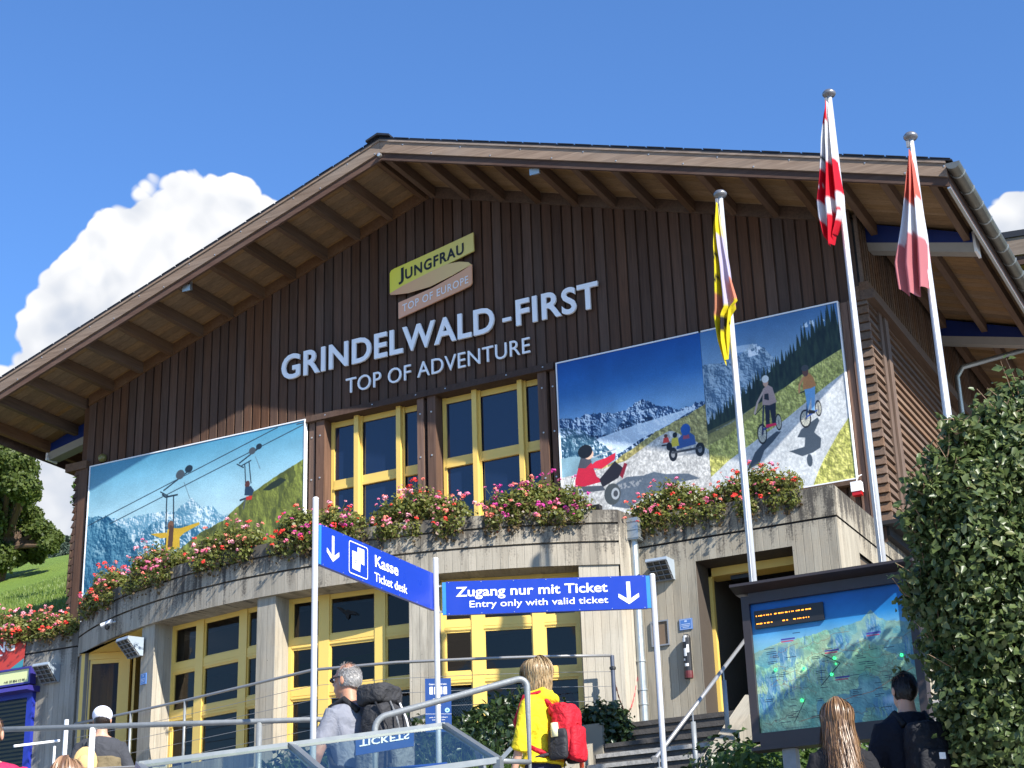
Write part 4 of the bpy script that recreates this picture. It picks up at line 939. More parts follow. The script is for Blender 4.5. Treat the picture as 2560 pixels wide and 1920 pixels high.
def paint_scooter():
    P = Pic(560, 640, 13); X = lambda u: (u-.538)/.462
    P.grad([(0, c8(150, 150, 140)), (.5, c8(120, 150, 170)), (.75, c8(120, 148, 172)), (1, c8(58, 96, 138))]); f = P.fbm(26, 30, 5)[:, :, None]
    P.put(P.below([(0, .80), (X(.60), .79), (X(.652), .806), (X(.68), .835), (X(.711), .862), (X(.753), .82), (X(.797), .72), (1, .6)], .008), (lambda t: np.array(c8(62, 88, 112))*(1-t)+np.array(c8(150, 168, 180))*t)(P.hs(13, 14, 7, 9.0)[0][:, :, None]))
    P.put((P.fbm(16, 16, 4) > .66) & P.below([(0, .6), (1, .6)]), c8(170, 184, 192), .5); P.put((P.fbm(40, 30, 3) > .60) & P.mask([(X(.69), .79), (X(.70), .86), (X(.73), .86), (X(.75), .80)]), c8(228, 232, 236), .8)
    P.put((P.fbm(14, 18, 4) > .5) & P.mask([(X(.88), .90), (X(.90), .93), (X(.95), .925), (X(.96), .90), (X(.92), .885)]), c8(214, 222, 228), .8); P.ell(X(.665), .85, X(.60), .02, c8(190, 200, 206), .6)
    # spruce forest: tips along the rising edge
    e = [(.539, .46), (.60, .52), (.639, .56), (.70, .62), (.757, .69), (.82, .75), (.873, .81), (.93, .87), (.977, .915), (1.0, .88)]
    low = [(1.0, .72), (.90, .66), (.806, .573), (.70, .50), (.62, .44), (.548, .40)]
    tr = P.fbm(70, 20, 3)[:, :, None]; dc = np.array(c8(14, 26, 26))*(1-tr)+np.array(c8(44, 58, 44))*tr
    P.put(P.mask([(X(a), b-.015) for a, b in e]+[(X(a), b) for a, b in low]), dc)
    for i in range(46):
        u = .54+.46*i/45+P.r.uniform(-.004, .004); zt = np.interp(u, [q[0] for q in e], [q[1] for q in e]); h = P.r.uniform(.03, .085)*(1+.8*(u > .85)); P.put(P.mask([(X(u)-.022, zt-.08), (X(u), zt+h*.75), (X(u)+.022, zt-.08)]), dc)
    g = P.fbm(50, 60, 4)[:, :, None]; gr_ = (np.array(c8(112, 114, 50))*(1-g)+np.array(c8(204, 198, 116))*g)*(.80+.34*P.hs(60, 60, 5, 4.0)[0][:, :, None])
    P.put(P.mask([(X(1.0), .73), (X(.90), .66), (X(.806), .575), (X(.70), .50), (X(.62), .43), (X(.538), .39), (X(.538), 0), (X(1.0), 0)]), gr_); P.put(P.mask([(X(.538), .41), (X(.66), .47), (X(.80), .575), (X(.70), .46), (X(.6), .36), (X(.538), .33)]), c8(112, 104, 66), .6)
    rd = P.fbm(90, 90, 3)[:, :, None]; P.put(P.mask([(X(.50), .10), (X(.60), .22), (X(.70), .31), (X(.795), .391), (X(.90), .50), (X(1.01), .605), (X(1.01), .36), (X(.96), .26), (X(.909), .138), (X(.885), .07), (X(.86), -.02), (X(.5), -.02)]), np.array(c8(146, 149, 150))*(1-rd)+np.array(c8(190, 191, 188))*rd)
    sh_ = c8(58, 66, 74)
    P.poly([(X(.66), .15), (X(.70), .17), (X(.72), .24), (X(.75), .28), (X(.78), .33), (X(.765), .335), (X(.73), .30), (X(.69), .24)], sh_); P.poly([(X(.845), .32), (X(.90), .37), (X(.905), .35), (X(.885), .29), (X(.905), .25), (X(.90), .20), (X(.875), .18), (X(.84), .17), (X(.80), .21), (X(.85), .22), (X(.855), .27), (X(.83), .28)], sh_); P.ell(X(.862), .14, X(.556)*.5, .035, sh_)
    def wheel(u, z, rx, rz):
        for r0, cc_ in ((1.0, c8(24, 24, 26)), (.82, c8(168, 166, 150))): P.ell(X(u), z, rx*r0/.462, rz*r0, cc_)
        P.ell(X(u), z, rx*.12/.462, rz*.12, c8(40, 40, 40))
        for k in range(6): a = k*math.pi/6; P.line([(X(u)-rx*.8/.462*math.cos(a), z-rz*.8*math.sin(a)), (X(u)+rx*.8/.462*math.cos(a), z+rz*.8*math.sin(a))], 1.2, c8(90, 90, 90))
    wheel(.718, .335, .016, .058); wheel(.775, .385, .010, .048); P.line([(X(.72), .335), (X(.727), .45), (X(.733), .52)], 6, c8(30, 34, 60)); P.line([(X(.725), .36), (X(.765), .38)], 6, c8(40, 50, 120)); P.line([(X(.70), .45), (X(.735), .50), (X(.765), .49)], 3, bkc)
    P.poly([(X(.733), .38), (X(.735), .50), (X(.74), .57), (X(.765), .57), (X(.772), .50), (X(.765), .38), (X(.755), .38), (X(.75), .47), (X(.745), .38)], c8(26, 28, 40)); P.poly([(X(.727), .50), (X(.733), .59), (X(.75), .61), (X(.765), .59), (X(.775), .50), (X(.75), .49)], c8(150, 128, 122)); P.line([(X(.735), .58), (X(.712), .52), (X(.70), .46)], 8, c8(160, 140, 130)); P.ell(X(.744), .625, .009/.462, .025, c8(176, 138, 116)); P.ell(X(.744), .645, .012/.462, .022, c8(190, 190, 184)); P.poly([(X(.733), .365), (X(.733), .385), (X(.765), .385), (X(.768), .37)], c8(190, 30, 70)); P.poly([(X(.735), .53), (X(.737), .56), (X(.75), .56), (X(.75), .52)], c8(30, 32, 36))
    wheel(.862, .375, .018, .052); wheel(.906, .42, .010, .046); P.line([(X(.865), .375), (X(.872), .45), (X(.876), .53)], 6, c8(40, 60, 90)); P.line([(X(.868), .385), (X(.90), .41)], 6, c8(50, 70, 130)); P.line([(X(.85), .525), (X(.88), .535)], 4, bkc)
    P.poly([(X(.872), .42), (X(.868), .54), (X(.882), .56), (X(.903), .55), (X(.90), .50), (X(.893), .41), (X(.884), .40), (X(.887), .49)], c8(104, 150, 190)); P.poly([(X(.862), .54), (X(.868), .61), (X(.885), .635), (X(.90), .60), (X(.907), .55), (X(.888), .54)], c8(172, 116, 66)); P.line([(X(.868), .61), (X(.853), .57), (X(.85), .53)], 8, c8(176, 124, 80)); P.ell(X(.876), .64, .010/.462, .027, c8(90, 60, 50)); P.ell(X(.876), .662, .012/.462, .018, c8(60, 62, 64)); P.poly([(X(.874), .40), (X(.876), .42), (X(.895), .41), (X(.893), .395)], bkc)
    P.finish(); return P.mat('print_scooter_path', .38, 1.15)
bkc = c8(24, 24, 26)
def billboard(name, label, x0, x1, z0, z1, mt, ledge=False):
    T = thing('billboard', label, 'billboard', ((x0+x1)/2, YF-.1, z0)); y = YF-.095
    t = MB(); t.face([(x0, y, z0), (x1, y, z0), (x1, y, z1), (x0, y, z1)], [(0, 0), (1, 0), (1, 1), (0, 1)]); put('printed_panel', t, mt, T)
    t = MB(); t.box((x0, y+.004, z0), (x1, YF-.03, z1)); put('backing', t, M_ZINC, T)
    for nm, c0, c1 in (('frame_top', (x0-.02, y-.012, z1), (x1+.02, YF-.02, z1+.022)), ('frame_left', (x0-.022, y-.012, z0), (x0, YF-.02, z1)), ('frame_right', (x1, y-.012, z0), (x1+.022, YF-.02, z1)), ('frame_bottom', (x0-.02, y-.012, z0-.022), (x1+.02, YF-.02, z0))):
        if name == 'k' and nm == 'frame_right' or name == 's' and nm == 'frame_left': continue
        t = MB(); t.box(c0, c1); put(nm, t, M_WHITE, T)
    return T
billboard('c', 'wide billboard left of the windows showing chairlift riders above a blue mountain valley', -21.30, -16.33, 9.0, 12.09, paint_chairlift())
billboard('k', 'billboard right of the windows showing mountain carts on a gravel road under a peak', -11.22, -8.637, 9.22, 12.105, paint_kart())
billboard('s', 'right-hand billboard showing two riders on a sunny path below a spruce forest', -8.633, -6.335, 9.22, 12.105, paint_scooter())
t = MB(); t.box((-8.7, YF-.14, 9.12), (-6.30, YF-.02, 9.19)); bp('dark_rail', t, M_BEAM)

# blue box awnings at the side walls ---------------------------------------------------------
def side_box(x0, x1, y, z, drop, label):
    T = thing('awning_box', label, 'awning', ((x0+x1)/2, y, z), 'blue and white awning boxes under the side eaves')
    t = MB(); A = (x0, z); B = (x1, z-drop)
    P3_ = lambda x, zz, yy: (x, yy, zz)
    h0, h1 = .34, .16
    t.face([(x0, y, z-h0), (x1, y, z-drop-h1), (x1, y, z-drop), (x0, y, z)]); t.face([(x0, y, z), (x1, y, z-drop), (x1, y+.3, z-drop+.02), (x0, y+.3, z+.02)])
    t.face([(x1, y, z-drop-h1), (x1, y+.3, z-drop-h1), (x1, y+.3, z-drop+.02), (x1, y, z-drop)]); put('blue_face', t, plain('awning_blue', (.008, .026, .15), .4), T)
    t = MB(); t.face([(x0, y-.002, z-h0), (x1, y-.002, z-drop-h1), (x1, y+.06, z-drop-h1-.14), (x0, y+.06, z-h0-.12)][::-1]); t.face([(x0, y+.06, z-h0-.12), (x1, y+.06, z-drop-h1-.14), (x1, y+.36, z-drop-h1-.10), (x0, y+.36, z-h0-.08)][::-1]); put('white_valance', t, plain('valance_grey', (.27, .26, .24), .6), T)
    t = MB(); t.box((min(x1, x1)-.02, y-.01, z-drop-h1-.15), (x1+.02, y+.3, z-drop+.03)); put('end_cap', t, M_WHITE, T)
side_box(-5.9, -4.22, 24.5, 13.62, .60, 'front blue and white awning box under the right eave behind the tallest flag')
side_box(-5.9, -4.15, 29.0, 13.60, .60, 'rear blue and white awning box under the right eave above the hedge')
side_box(-21.7, -23.1, 24.6, 13.52, .45, 'blue and white awning box under the left eave')

# ------------------------------------------------------------------ fixtures on the walls
def floodlight(c, ux, nrm, label, s=1.0):
    """wedge shaped wall flood light with a grille; c = top centre on the wall"""
    T = thing('flood_light', label, 'lamp', c, 'wedge-shaped flood lights on the concrete'); ux = Vector(ux).normalized(); nr = Vector(nrm).normalized(); uz = Vector((0, 0, 1)); c = Vector(c)
    P_ = lambda a, b, z: tuple(c+ux*a*s+nr*b*s+uz*z*s)
    w2 = .17; prof = [(0, 0), (.30, -.01), (.31, -.05), (.06, -.30), (0, -.30)]
    t = MB()
    for sgn in (-w2, w2): t.face([P_(sgn, a, b) for a, b in prof][::(1 if sgn > 0 else -1)])
    for i in (0, 1, 3, 4): a, b = prof[i], prof[(i+1) % 5]; t.face([P_(-w2, *a), P_(w2, *a), P_(w2, *b), P_(-w2, *b)])
    put('housing', t, plain('lamp_grey_blue', (.34, .40, .46), .4, .2), T)
    a, b = prof[2], prof[3]; t = MB(); t.face([P_(-w2, a[0]-.004, a[1]), P_(-w2, b[0]-.004, b[1]), P_(w2, b[0]-.004, b[1]), P_(w2, a[0]-.004, a[1])]); put('lens', t, plain('lamp_lens', (.05, .05, .045), .25, 0, .5), T)
    n1_ = Vector((b[1]-a[1], 0, -(b[0]-a[0])))
    for k in range(4):
        q = -w2+.02+(2*w2-.04)*k/3; t = MB(); t.beam(P_(q, a[0]+.006, a[1]-.006), P_(q, b[0]+.006, b[1]-.006), .012*s, .02*s, nr); put('grille_bar', t, plain('grille_grey', (.16, .165, .17), .5), T)
    for k in range(5):
        f_ = (k+.1)/4.2; t = MB(); t.beam(P_(-w2, a[0]+(b[0]-a[0])*f_+.006, a[1]+(b[1]-a[1])*f_-.006), P_(w2, a[0]+(b[0]-a[0])*f_+.006, a[1]+(b[1]-a[1])*f_-.006), .012*s, .02*s, nr); put('grille_bar', t, plain('grille_grey', (.16, .165, .17), .5), T)
floodlight((-17.03, 20.43, 7.52), (1, -.3, 0), (-.3, -1, 0), 'pale flood light on the left concrete column beside the yellow door', .95)
floodlight((-19.72, 21.5, 7.62), (1, 0, 0), (0, -1, 0), 'dark flood light in the shade on the retaining wall at the far left')
floodlight((-8.62, YB, 7.76), (1, 0, 0), (0, -1, 0), 'flood light on the entrance block right of the downpipe', .95)
# eave lamps
for x, lb in ((-17.95, 'small floodlight under the left slope of the eave'), (-10.77, 'small floodlight under the right slope of the eave')):
    T = thing('eave_lamp', lb, 'lamp', (x, 22.5, zb(x))); t = MB(); t.box((x-.065, 22.42, zb(x)-.07), (x+.065, 22.50, zb(x)+.02)); put('lamp_body', t, M_ZINC, T); t = MB(); t.prism([(22.40, zb(x)-.11), (22.42, zb(x)-.10), (22.42, zb(x)+.0), (22.39, zb(x)+.01)], x-.09, x+.09, 0); put('lamp_glass', t, M_ZINC, T)
    t = MB(); t.box((x-.015, 22.5, zb(x)-.02), (x+.015, 22.56, zb(x)+.2)); put('bracket', t, M_ZINC, T)
T = thing('bulkhead_lamp', 'small round yellowed lamp above the top left corner of the chairlift billboard', 'lamp', (-21.05, YF-.05, 12.2)); t = MB(); t.lathe((-21.05, YF-.02, 12.24), [(0, -.12), (.05, -.11), (.08, -.07), (.085, -.02), (.07, 0)], 14, 1); put('lamp_glass', t, plain('yellowed_glass', (.16, .14, .04), .3), T)
# camera under the parapet
q = pol(-24.6, 9.44, 7.90); T = thing('security_camera', 'small wall camera under the parapet above the yellow door', 'camera', q)
t = MB(); t.tube([(q[0]+.12, q[1]-.0, q[2]+.05), (q[0]+.02, q[1]-.08, q[2]+.02)], .018, 8); put('arm', t, M_ZINC, T)
t = MB(); t.tube([(q[0]+.08, q[1]-.08, q[2]+.05), (q[0]-.10, q[1]-.12, q[2]-.01)], .035, 10); put('camera_body', t, M_WHITE, T)
t = MB(); t.lathe((q[0]+.02, q[1]-.12, q[2]-.06), [(0, -.04), (.035, -.02), (.045, .02), (.03, .05)], 10); put('dome', t, M_BLACK, T)
# blue plaques
def plaque(name, label, o, ux, w_, h_, lines):
    T = thing('plaque', label, 'sign', o); ux = np.array(ux, float); ux /= np.linalg.norm(ux); nn = np.cross(ux, (0, 0, 1)); o = np.array(o, float)+nn*.006
    t = MB(); P_ = lambda a, z, d=0: tuple(o+ux*a+np.array([0, 0, z])+nn*d)
    t.face([P_(0, 0, .01), P_(w_, 0, .01), P_(w_, h_, .01), P_(0, h_, .01)]); t.face([P_(0, h_, .01), P_(w_, h_, .01), P_(w_, h_, -.01), P_(0, h_, -.01)]); t.face([P_(w_, 0, .01), P_(w_, 0, -.01), P_(w_, h_, -.01), P_(w_, h_, .01)]); t.face([P_(0, 0, -.01), P_(w_, 0, -.01), P_(w_, 0, .01), P_(0, 0, .01)]); put('plate', t, plain('plaque_blue', (.06, .16, .42), .4), T)
    rim = MB()
    for (a0, z0, a1, z1) in ((.008, .008, w_-.008, .014), (.008, h_-.014, w_-.008, h_-.008), (.008, .014, .014, h_-.014), (w_-.014, .014, w_-.008, h_-.014)): rim.face([P_(a0, z0, .012), P_(a1, z0, .012), P_(a1, z1, .012), P_(a0, z1, .012)])
    for (a0, z0, a1, z1) in lines: rim.face([P_(a0*w_, z0*h_, .012), P_(a1*w_, z0*h_, .012), P_(a1*w_, z1*h_, .012), P_(a0*w_, z1*h_, .012)])
    put('white_print', rim, plain('plaque_print', (.42, .52, .70), .5), T)
LNS = [(.40, .70, .60, .85), (.15, .48, .85, .54), (.15, .34, .85, .40), (.25, .20, .75, .26)]
a = pol(-18.95, 9.36, 6.79); b = pol(-17.9, 9.36, 6.79)
plaque('plaque', 'small blue enamel plaque on the left column below the flood light', a, (b[0]-a[0], b[1]-a[1], 0), .15, .17, LNS)
plaque('plaque', 'small blue enamel plaque on the entrance block above the stickered column', (-8.44, YB, 6.74), (1, 0, 0), .19, .155, LNS)
# notice frame
T = thing('notice_frame', 'empty silver notice frame beside the downpipe on the entrance block', 'frame', (-8.82, YB, 6.56))
for c0, c1 in (((-8.85, YB-.03, 6.56), (-8.62, YB, 6.58)), ((-8.85, YB-.03, 6.90), (-8.62, YB, 6.92)), ((-8.87, YB-.03, 6.56), (-8.85, YB, 6.92)), ((-8.62, YB-.03, 6.56), (-8.60, YB, 6.92))):
    t = MB(); t.box(c0, c1); put('frame_edge', t, M_STEEL, T)
t = MB(); t.box((-8.85, YB-.012, 6.58), (-8.62, YB-.002, 6.90)); put('back_board', t, plain('cork', (.16, .11, .07), .8), T)
# stickered black column ashtray
T = thing('wall_ashtray', 'black wall-mounted cylinder covered in stickers right of the notice frame', 'ashtray', (-8.33, YB-.05, 6.05))
t = MB(); t.lathe((-8.33, YB-.07, 6.05), [(0, -.0), (.055, .0), (.058, .02), (.058, .56), (.05, .59), (.03, .61), (0, .615)], 14); put('tube', t, M_BLACK, T)
t = MB(); t.lathe((-8.33, YB-.07, 6.05), [(.06, .0), (.062, .05), (.06, .10)], 14); put('foot_band', t, plain('dark_red', (.10, .01, .012), .5), T)
M_STK = plain('sticker_white', (.70, .70, .68), .5)
for (dz, da, w_, h_) in ((.50, -.02, .05, .06), (.30, -.01, .045, .11), (.35, .03, .035, .07), (.16, .0, .06, .04), (.42, .03, .03, .04), (.56, .0, .05, .03), (.24, -.03, .03, .03)):
    t = MB(); n = 4; c = (-8.33, YB-.07)
    for i in range(n):
        a0, a1 = -math.pi/2+(da-w_/2+w_*i/n)/.058, -math.pi/2+(da-w_/2+w_*(i+1)/n)/.058
        t.face([(c[0]+.0595*math.cos(a0), c[1]+.0595*math.sin(a0), 6.05+dz), (c[0]+.0595*math.cos(a1), c[1]+.0595*math.sin(a1), 6.05+dz), (c[0]+.0595*math.cos(a1), c[1]+.0595*math.sin(a1), 6.05+dz+h_), (c[0]+.0595*math.cos(a0), c[1]+.0595*math.sin(a0), 6.05+dz+h_)])
    put('sticker', t, M_STK, T)
t = MB(); t.box((-8.36, YB-.03, 6.1), (-8.30, YB, 6.6)); put('bracket', t, M_ZINC, T)
# rain-water head and downpipe
T = thing('downpipe', 'zinc rainwater head and downpipe between the curved base and the entrance block', 'downpipe', (-9.02, YB-.08, 5.3))
t = MB(); t.prism([(-9.14, YB-.20), (-8.90, YB-.20), (-8.90, YB-.01), (-9.14, YB-.01)], 8.10, 8.42, 2); put('rainwater_head', t, M_ZINC, T)
for z in (8.12, 8.24, 8.36): t = MB(); t.prism([(-9.15, YB-.21), (-8.89, YB-.21), (-8.89, YB-.01), (-9.15, YB-.01)], z, z+.015, 2); put('head_band', t, M_ZINC, T)
t = MB(); t.tube([(-9.02, YB-.09, 8.12), (-9.02, YB-.09, 5.2)], .062, 16); put('pipe', t, M_ZINC, T)
for z in (6.35, 5.95, 5.75): t = MB(); t.lathe((-9.02, YB-.09, z), [(.063, 0), (.072, .005), (.072, .03), (.063, .035)], 16); put('pipe_collar', t, M_ZINC, T)
t = MB(); t.box((-9.26, YB-.22, 8.20), (-9.16, YB-.12, 8.30)); solo('junction_box', t, M_WHITE, 'small cream junction box beside the rainwater head', 'junction box')
# black spot on the parapet, alarm box
T = thing('spot_light', 'small black spotlight lying on the parapet rim above the rainwater head', 'lamp', (-9.42, 21.2, 8.5)); t = MB(); t.box((-9.50, 21.1, 8.53), (-9.34, 21.22, 8.60)); put('lamp_body', t, M_BLACK, T); t = MB(); t.box((-9.45, 21.13, 8.50), (-9.39, 21.19, 8.53)); put('foot', t, M_BLACK, T)
T = thing('alarm_siren', 'white and red alarm siren hanging at the right edge of the scooter billboard', 'siren', (-6.33, YF-.2, 8.93)); t = MB(); t.prism([(-6.40, YF-.22), (-6.24, YF-.22), (-6.24, YF-.10), (-6.40, YF-.10)], 8.98, 9.13, 2); put('siren_body', t, M_WHITE, T)
t = MB(); t.prism([(-6.39, YF-.21), (-6.25, YF-.21), (-6.25, YF-.11), (-6.39, YF-.11)], 8.92, 8.98, 2); put('red_lens', t, plain('siren_red', (.45, .01, .01), .3), T); t = MB(); t.tube([(-6.32, YF-.16, 9.13), (-6.31, YF-.13, 9.22), (-6.25, YF-.08, 9.26)], .008, 6); put('cable', t, M_WHITE, T)

# ------------------------------------------------------------------ kiosk front at the far left
T = thing('poster_banner', 'red hanging banner with white brush lettering on the retaining wall', 'banner', (-21.2, 21.48, 7.6))
mred, N, p, o = newmat('banner_red'); pset(N, p, N.mix(N.noise(objco(N), 1.2, 2), (.42, .02, .02), (.55, .06, .03)), .5)
t = MB(); t.face([(-23.4, 21.485, 7.62), (-20.36, 21.485, 7.62), (-20.34, 21.485, 8.27), (-23.4, 21.485, 8.27)]); put('cloth', t, mred, T)
t = MB(); t.face([(-20.75, 21.480, 7.62), (-20.365, 21.480, 7.62), (-20.36, 21.480, 7.82)]); put('teal_corner', t, plain('banner_teal', (.05, .25, .28), .5), T)
put('lettering', fit_text('NG', (-21.0, 21.478, 7.985), (1, 0, .0), (0, 0, 1), .42, .165, .004, bold=.03, cap=caph(), nrm=(0, -1, 0)), M_WHITE, T)
put('lettering', fit_text('T', (-20.99, 21.478, 7.80), (1, 0, .0), (0, 0, 1), .14, .14, .004, bold=.02, cap=caph(), nrm=(0, -1, 0)), M_WHITE, T)
T = thing('kiosk_sign', 'pale yellow sign board in a violet-blue frame above the kiosk window', 'sign', (-21.5, 21.35, 7.3)); M_VB = plain('violet_blue', (.035, .03, .20), .4)
t = MB(); t.face([(-24, 21.33, 7.36), (-20.07, 21.33, 7.36), (-20.07, 21.33, 7.585), (-24, 21.33, 7.585)]); put('panel', t, plain('pale_yellow', (.66, .68, .33), .4, 0, .5, .08, .8), T)
for c0, c1 in (((-24, 21.31, 7.585), (-20.03, 21.45, 7.62)), ((-24, 21.31, 7.325), (-20.03, 21.45, 7.36)), ((-20.07, 21.31, 7.36), (-20.03, 21.45, 7.585))): t = MB(); t.box(c0, c1); put('frame', t, M_VB, T)
put('lettering', fit_text('+41 33 854 12 90', (-20.62, 21.326, 7.385), (1, 0, 0), (0, 0, 1), .46, .04, .003, nrm=(0, -1, 0)), M_BLACK, T)
put('lettering', fit_text('.ch', (-20.90, 21.326, 7.385), (1, 0, 0), (0, 0, 1), .10, .035, .003, nrm=(0, -1, 0)), M_BLACK, T)
T = thing('kiosk_window', 'kiosk window with violet-blue frame and slatted blind under the pale yellow sign', 'window', (-21.5, 21.4, 5.4))
t = MB(); t.prism([(21.18, 7.20), (21.50, 7.20), (21.50, 7.30), (21.24, 7.28)], -24, -19.97, 0); put('canopy', t, M_VB, T)
for c0, c1 in (((-20.17, 21.42, 5.4), (-20.05, 21.50, 7.20)), ((-24, 21.42, 7.12), (-20.17, 21.50, 7.20)), ((-20.96, 21.43, 5.4), (-20.90, 21.50, 7.12))): t = MB(); t.box(c0, c1); put('frame', t, plain('frame_blue', (.015, .03, .30), .4), T)
t = MB(); t.face([(-24, 21.498, 5.4), (-20.1, 21.498, 5.4), (-20.1, 21.498, 7.15), (-24, 21.498, 7.15)]); put('backing', t, M_DARK, T)
z = 5.7
while z < 7.08: t = MB(); t.prism([(21.47, z), (21.495, z+.012), (21.495, z+.045), (21.47, z+.033)], -20.86, -20.20, 0); put('blind_slat', t, plain('blind_ochre', (.26, .20, .08), .6), T); z += .068
t = MB(); t.face([(-20.9, 21.452, 5.45), (-20.17, 21.452, 5.45), (-20.17, 21.452, 7.12), (-20.9, 21.452, 7.12)]); put('pane', t, glassmat('kiosk_glass', (.75, .75, .7), .95, (.4, .4, .4)), T)
# ================================================================== FLAGPOLES AND FLAGS
def flagpole(top, label, r0=.047, r1=.031, group='white flagpoles in front of the entrance'):
    x, y, z = top; zg = hgt(x, y)-.1; T = thing('flagpole', label, 'flagpole', (x, y, zg), group)
    t = MB(); t.tube([(x, y, zg), (x, y, zg+.5*(z-zg)), (x, y, z-.08)], [r0, r0*.82+r1*.18, r1], 18); put('pole', t.mesh('pole', True), M_POLE, T)
    t = MB(); t.lathe((x, y, z-.09), [(r1*.8, -.06), (.03, 0), (.07, .012), (.085, .035), (.085, .055), (.06, .085), (0, .095)], 18); put('finial', t.mesh('finial', True), plain('finial_grey', (.22, .22, .23), .35, .6), T)
    t = MB(); t.tube([(x+.0, y-r1-.012, z-.16), (x+.01, y-r0-.02, zg+1.2)], .004, 5); put('halyard', t, M_WHITE, T)
    t = MB(); t.box((x-.05, y-r1-.03, z-.2), (x-.02, y-r1, z-.12)); put('pulley', t, M_STEEL, T)
    return x, y, z
def flag(name, label, px, py, ztop, zbot, wl, wr, colf, seed, tip=None):
    """limp cloth hanging beside a pole. wl/wr: (t, offset) profiles left and right of the pole axis; colf(s, t) -> rgb"""
    nu, nv = 72, 44; P = np.zeros((nv+1, nu+1, 3)); Cc = np.zeros((nv+1, nu+1, 3))
    for j in range(nv+1):
        t = j/nv; l = np.interp(t, [q[0] for q in wl], [q[1] for q in wl]); rr_ = np.interp(t, [q[0] for q in wr], [q[1] for q in wr])
        for i in range(nu+1):
            s_ = i/nu; f = s_*5.2*math.pi+seed+t*1.1; amp = .13*(1-.2*t)*min(1, (rr_+l)/.14)
            x = px-l+(l+rr_)*(s_+.035*math.sin(f*1.0+1.2)*(1 if .04 < s_ < .96 else .2)); y = py-.085-.05*math.sin(s_*math.pi)+amp*math.sin(f)+.02*math.sin(9*t+s_*4+seed)
            edge = tip(s_) if tip else 0
            P[j, i] = (x, y, ztop+(zbot-ztop)*t+edge*t*t); Cc[j, i] = colf(s_, t)
    me = bpy.data.meshes.new(name); idx = lambda j, i: j*(nu+1)+i
    me.from_pydata(P.reshape(-1, 3).tolist(), [], [(idx(j, i), idx(j, i+1), idx(j+1, i+1), idx(j+1, i)) for j in range(nv) for i in range(nu)])
    ca = me.color_attributes.new('cloth', 'FLOAT_COLOR', 'POINT'); ca.data.foreach_set('color', np.concatenate([Cc.reshape(-1, 3), np.ones((Cc.size//3, 1))], 1).astype(np.float32).ravel())
    me.polygons.foreach_set('use_smooth', [True]*len(me.polygons)); me.materials.append(M_FLAG); return solo(name, me, [], label, 'flag')
m, N, p, o = newmat('flag_cloth'); at = N.n('ShaderNodeVertexColor'); at.layer_name = 'cloth'; pset(N, p, at.outputs[0], .7, 0, .2); bump(N, p, N.noise(objco(N), 160, 2), .15)
tr = N.n('ShaderNodeBsdfTranslucent'); N.l(at.outputs[0], tr.inputs[0]); mx = N.n('ShaderNodeMixShader'); mx.inputs[0].default_value = .38; N.l(p.outputs[0], mx.inputs[1]); N.l(tr.outputs[0], mx.inputs[2]); N.l(mx.outputs[0], o.inputs[0]); M_FLAG = m
F1 = flagpole(W(1555, 413, 21.3), 'leftmost and lowest of the three flagpoles, with a yellow flag'); F2 = flagpole(W(1790, 196, 21.3), 'tallest flagpole in the middle, with a red and white flag'); F3 = flagpole(W(1966, 288, 19.9), 'rightmost flagpole beside the hedge, with a faded Swiss flag', .050)
YL, WH, RD, BKc, LIL = (.72, .60, .02), (.70, .70, .72), (.62, .012, .03), (.02, .02, .03), (.52, .48, .62)
def c1(s, t):
    if t < .22: return YL if s < .75 else (.6, .55, .3)
    if s > .45+.08*math.sin(t*9) and t < .66: return (.62, .22, .14) if (t > .5 and s > .78) else LIL
    if t > .58 and s < .35 and t < .72: return (.55, .22, .12)
    if .74 < t < .84 and s > .2 and math.sin(s*9+t*20) > 0: return BKc
    if abs(math.sin(t*23+s*6)) < .28 and s < .28 and .25 < t < .6: return BKc
    return YL
def c2(s, t):
    k = math.sin(s*5+1)*.02
    if t < .16+k: return RD if s < .6 else WH
    if t < .46+k: return BKc if (.39 < t < .42 and .05 < s < .35) else WH
    if t < .70+k: return WH if (s < .3 and abs(math.sin(t*24+s*8)) < .12) else RD
    if t < .80+k*3+.06*s: return WH
    return WH if (s > .7 and .84 < t < .90) or (s < .22 and .78 < t < .84) else RD
def c3(s, t):
    v = abs(s-.55)*.12; rd = (.60, .15, .11); pk = (.52, .18, .20)
    if t < .36-v*.9+.04: return rd
    if t < .585+v*1.6: return (.68, .69, .73)
    return pk
s1 = .0062
flag('flag', 'yellow and black cantonal flag hanging limp on the left flagpole', F1[0], F1[1], F1[2]-.22, W(1567, 846, 21.2)[2], [(0, .02), (.15, .07), (.4, .10), (.7, .19), (.85, .15), (1, .09)], [(0, .0), (.2, .03), (.5, .10), (.68, .17), (.72, .08), (.9, .0), (1, -.03)], c1, 1.0, lambda s_: .30*abs(s_-.4))
flag('flag', 'red and white flag hanging limp on the tallest flagpole', F2[0], F2[1], F2[2]-.22, W(1790, 592, 21.2)[2], [(0, .02), (.1, .06), (.35, .14), (.7, .27), (.85, .26), (1, .22)], [(0, .0), (.3, .02), (.7, .05), (.85, .03), (1, -.09)], c2, 2.3, lambda s_: .35*abs(s_-.45))
flag('flag', 'faded red and white Swiss flag hanging limp on the right flagpole', F3[0], F3[1], F3[2]-.28, W(1985, 694, 19.8)[2], [(0, .01), (.12, .05), (.3, .11), (.6, .24), (.8, .33), (1, .32)], [(0, -.005), (.3, .03), (.6, .04), (.8, .03), (1, .0)], c3, 3.1, lambda s_: .10*abs(s_-.5)*2)

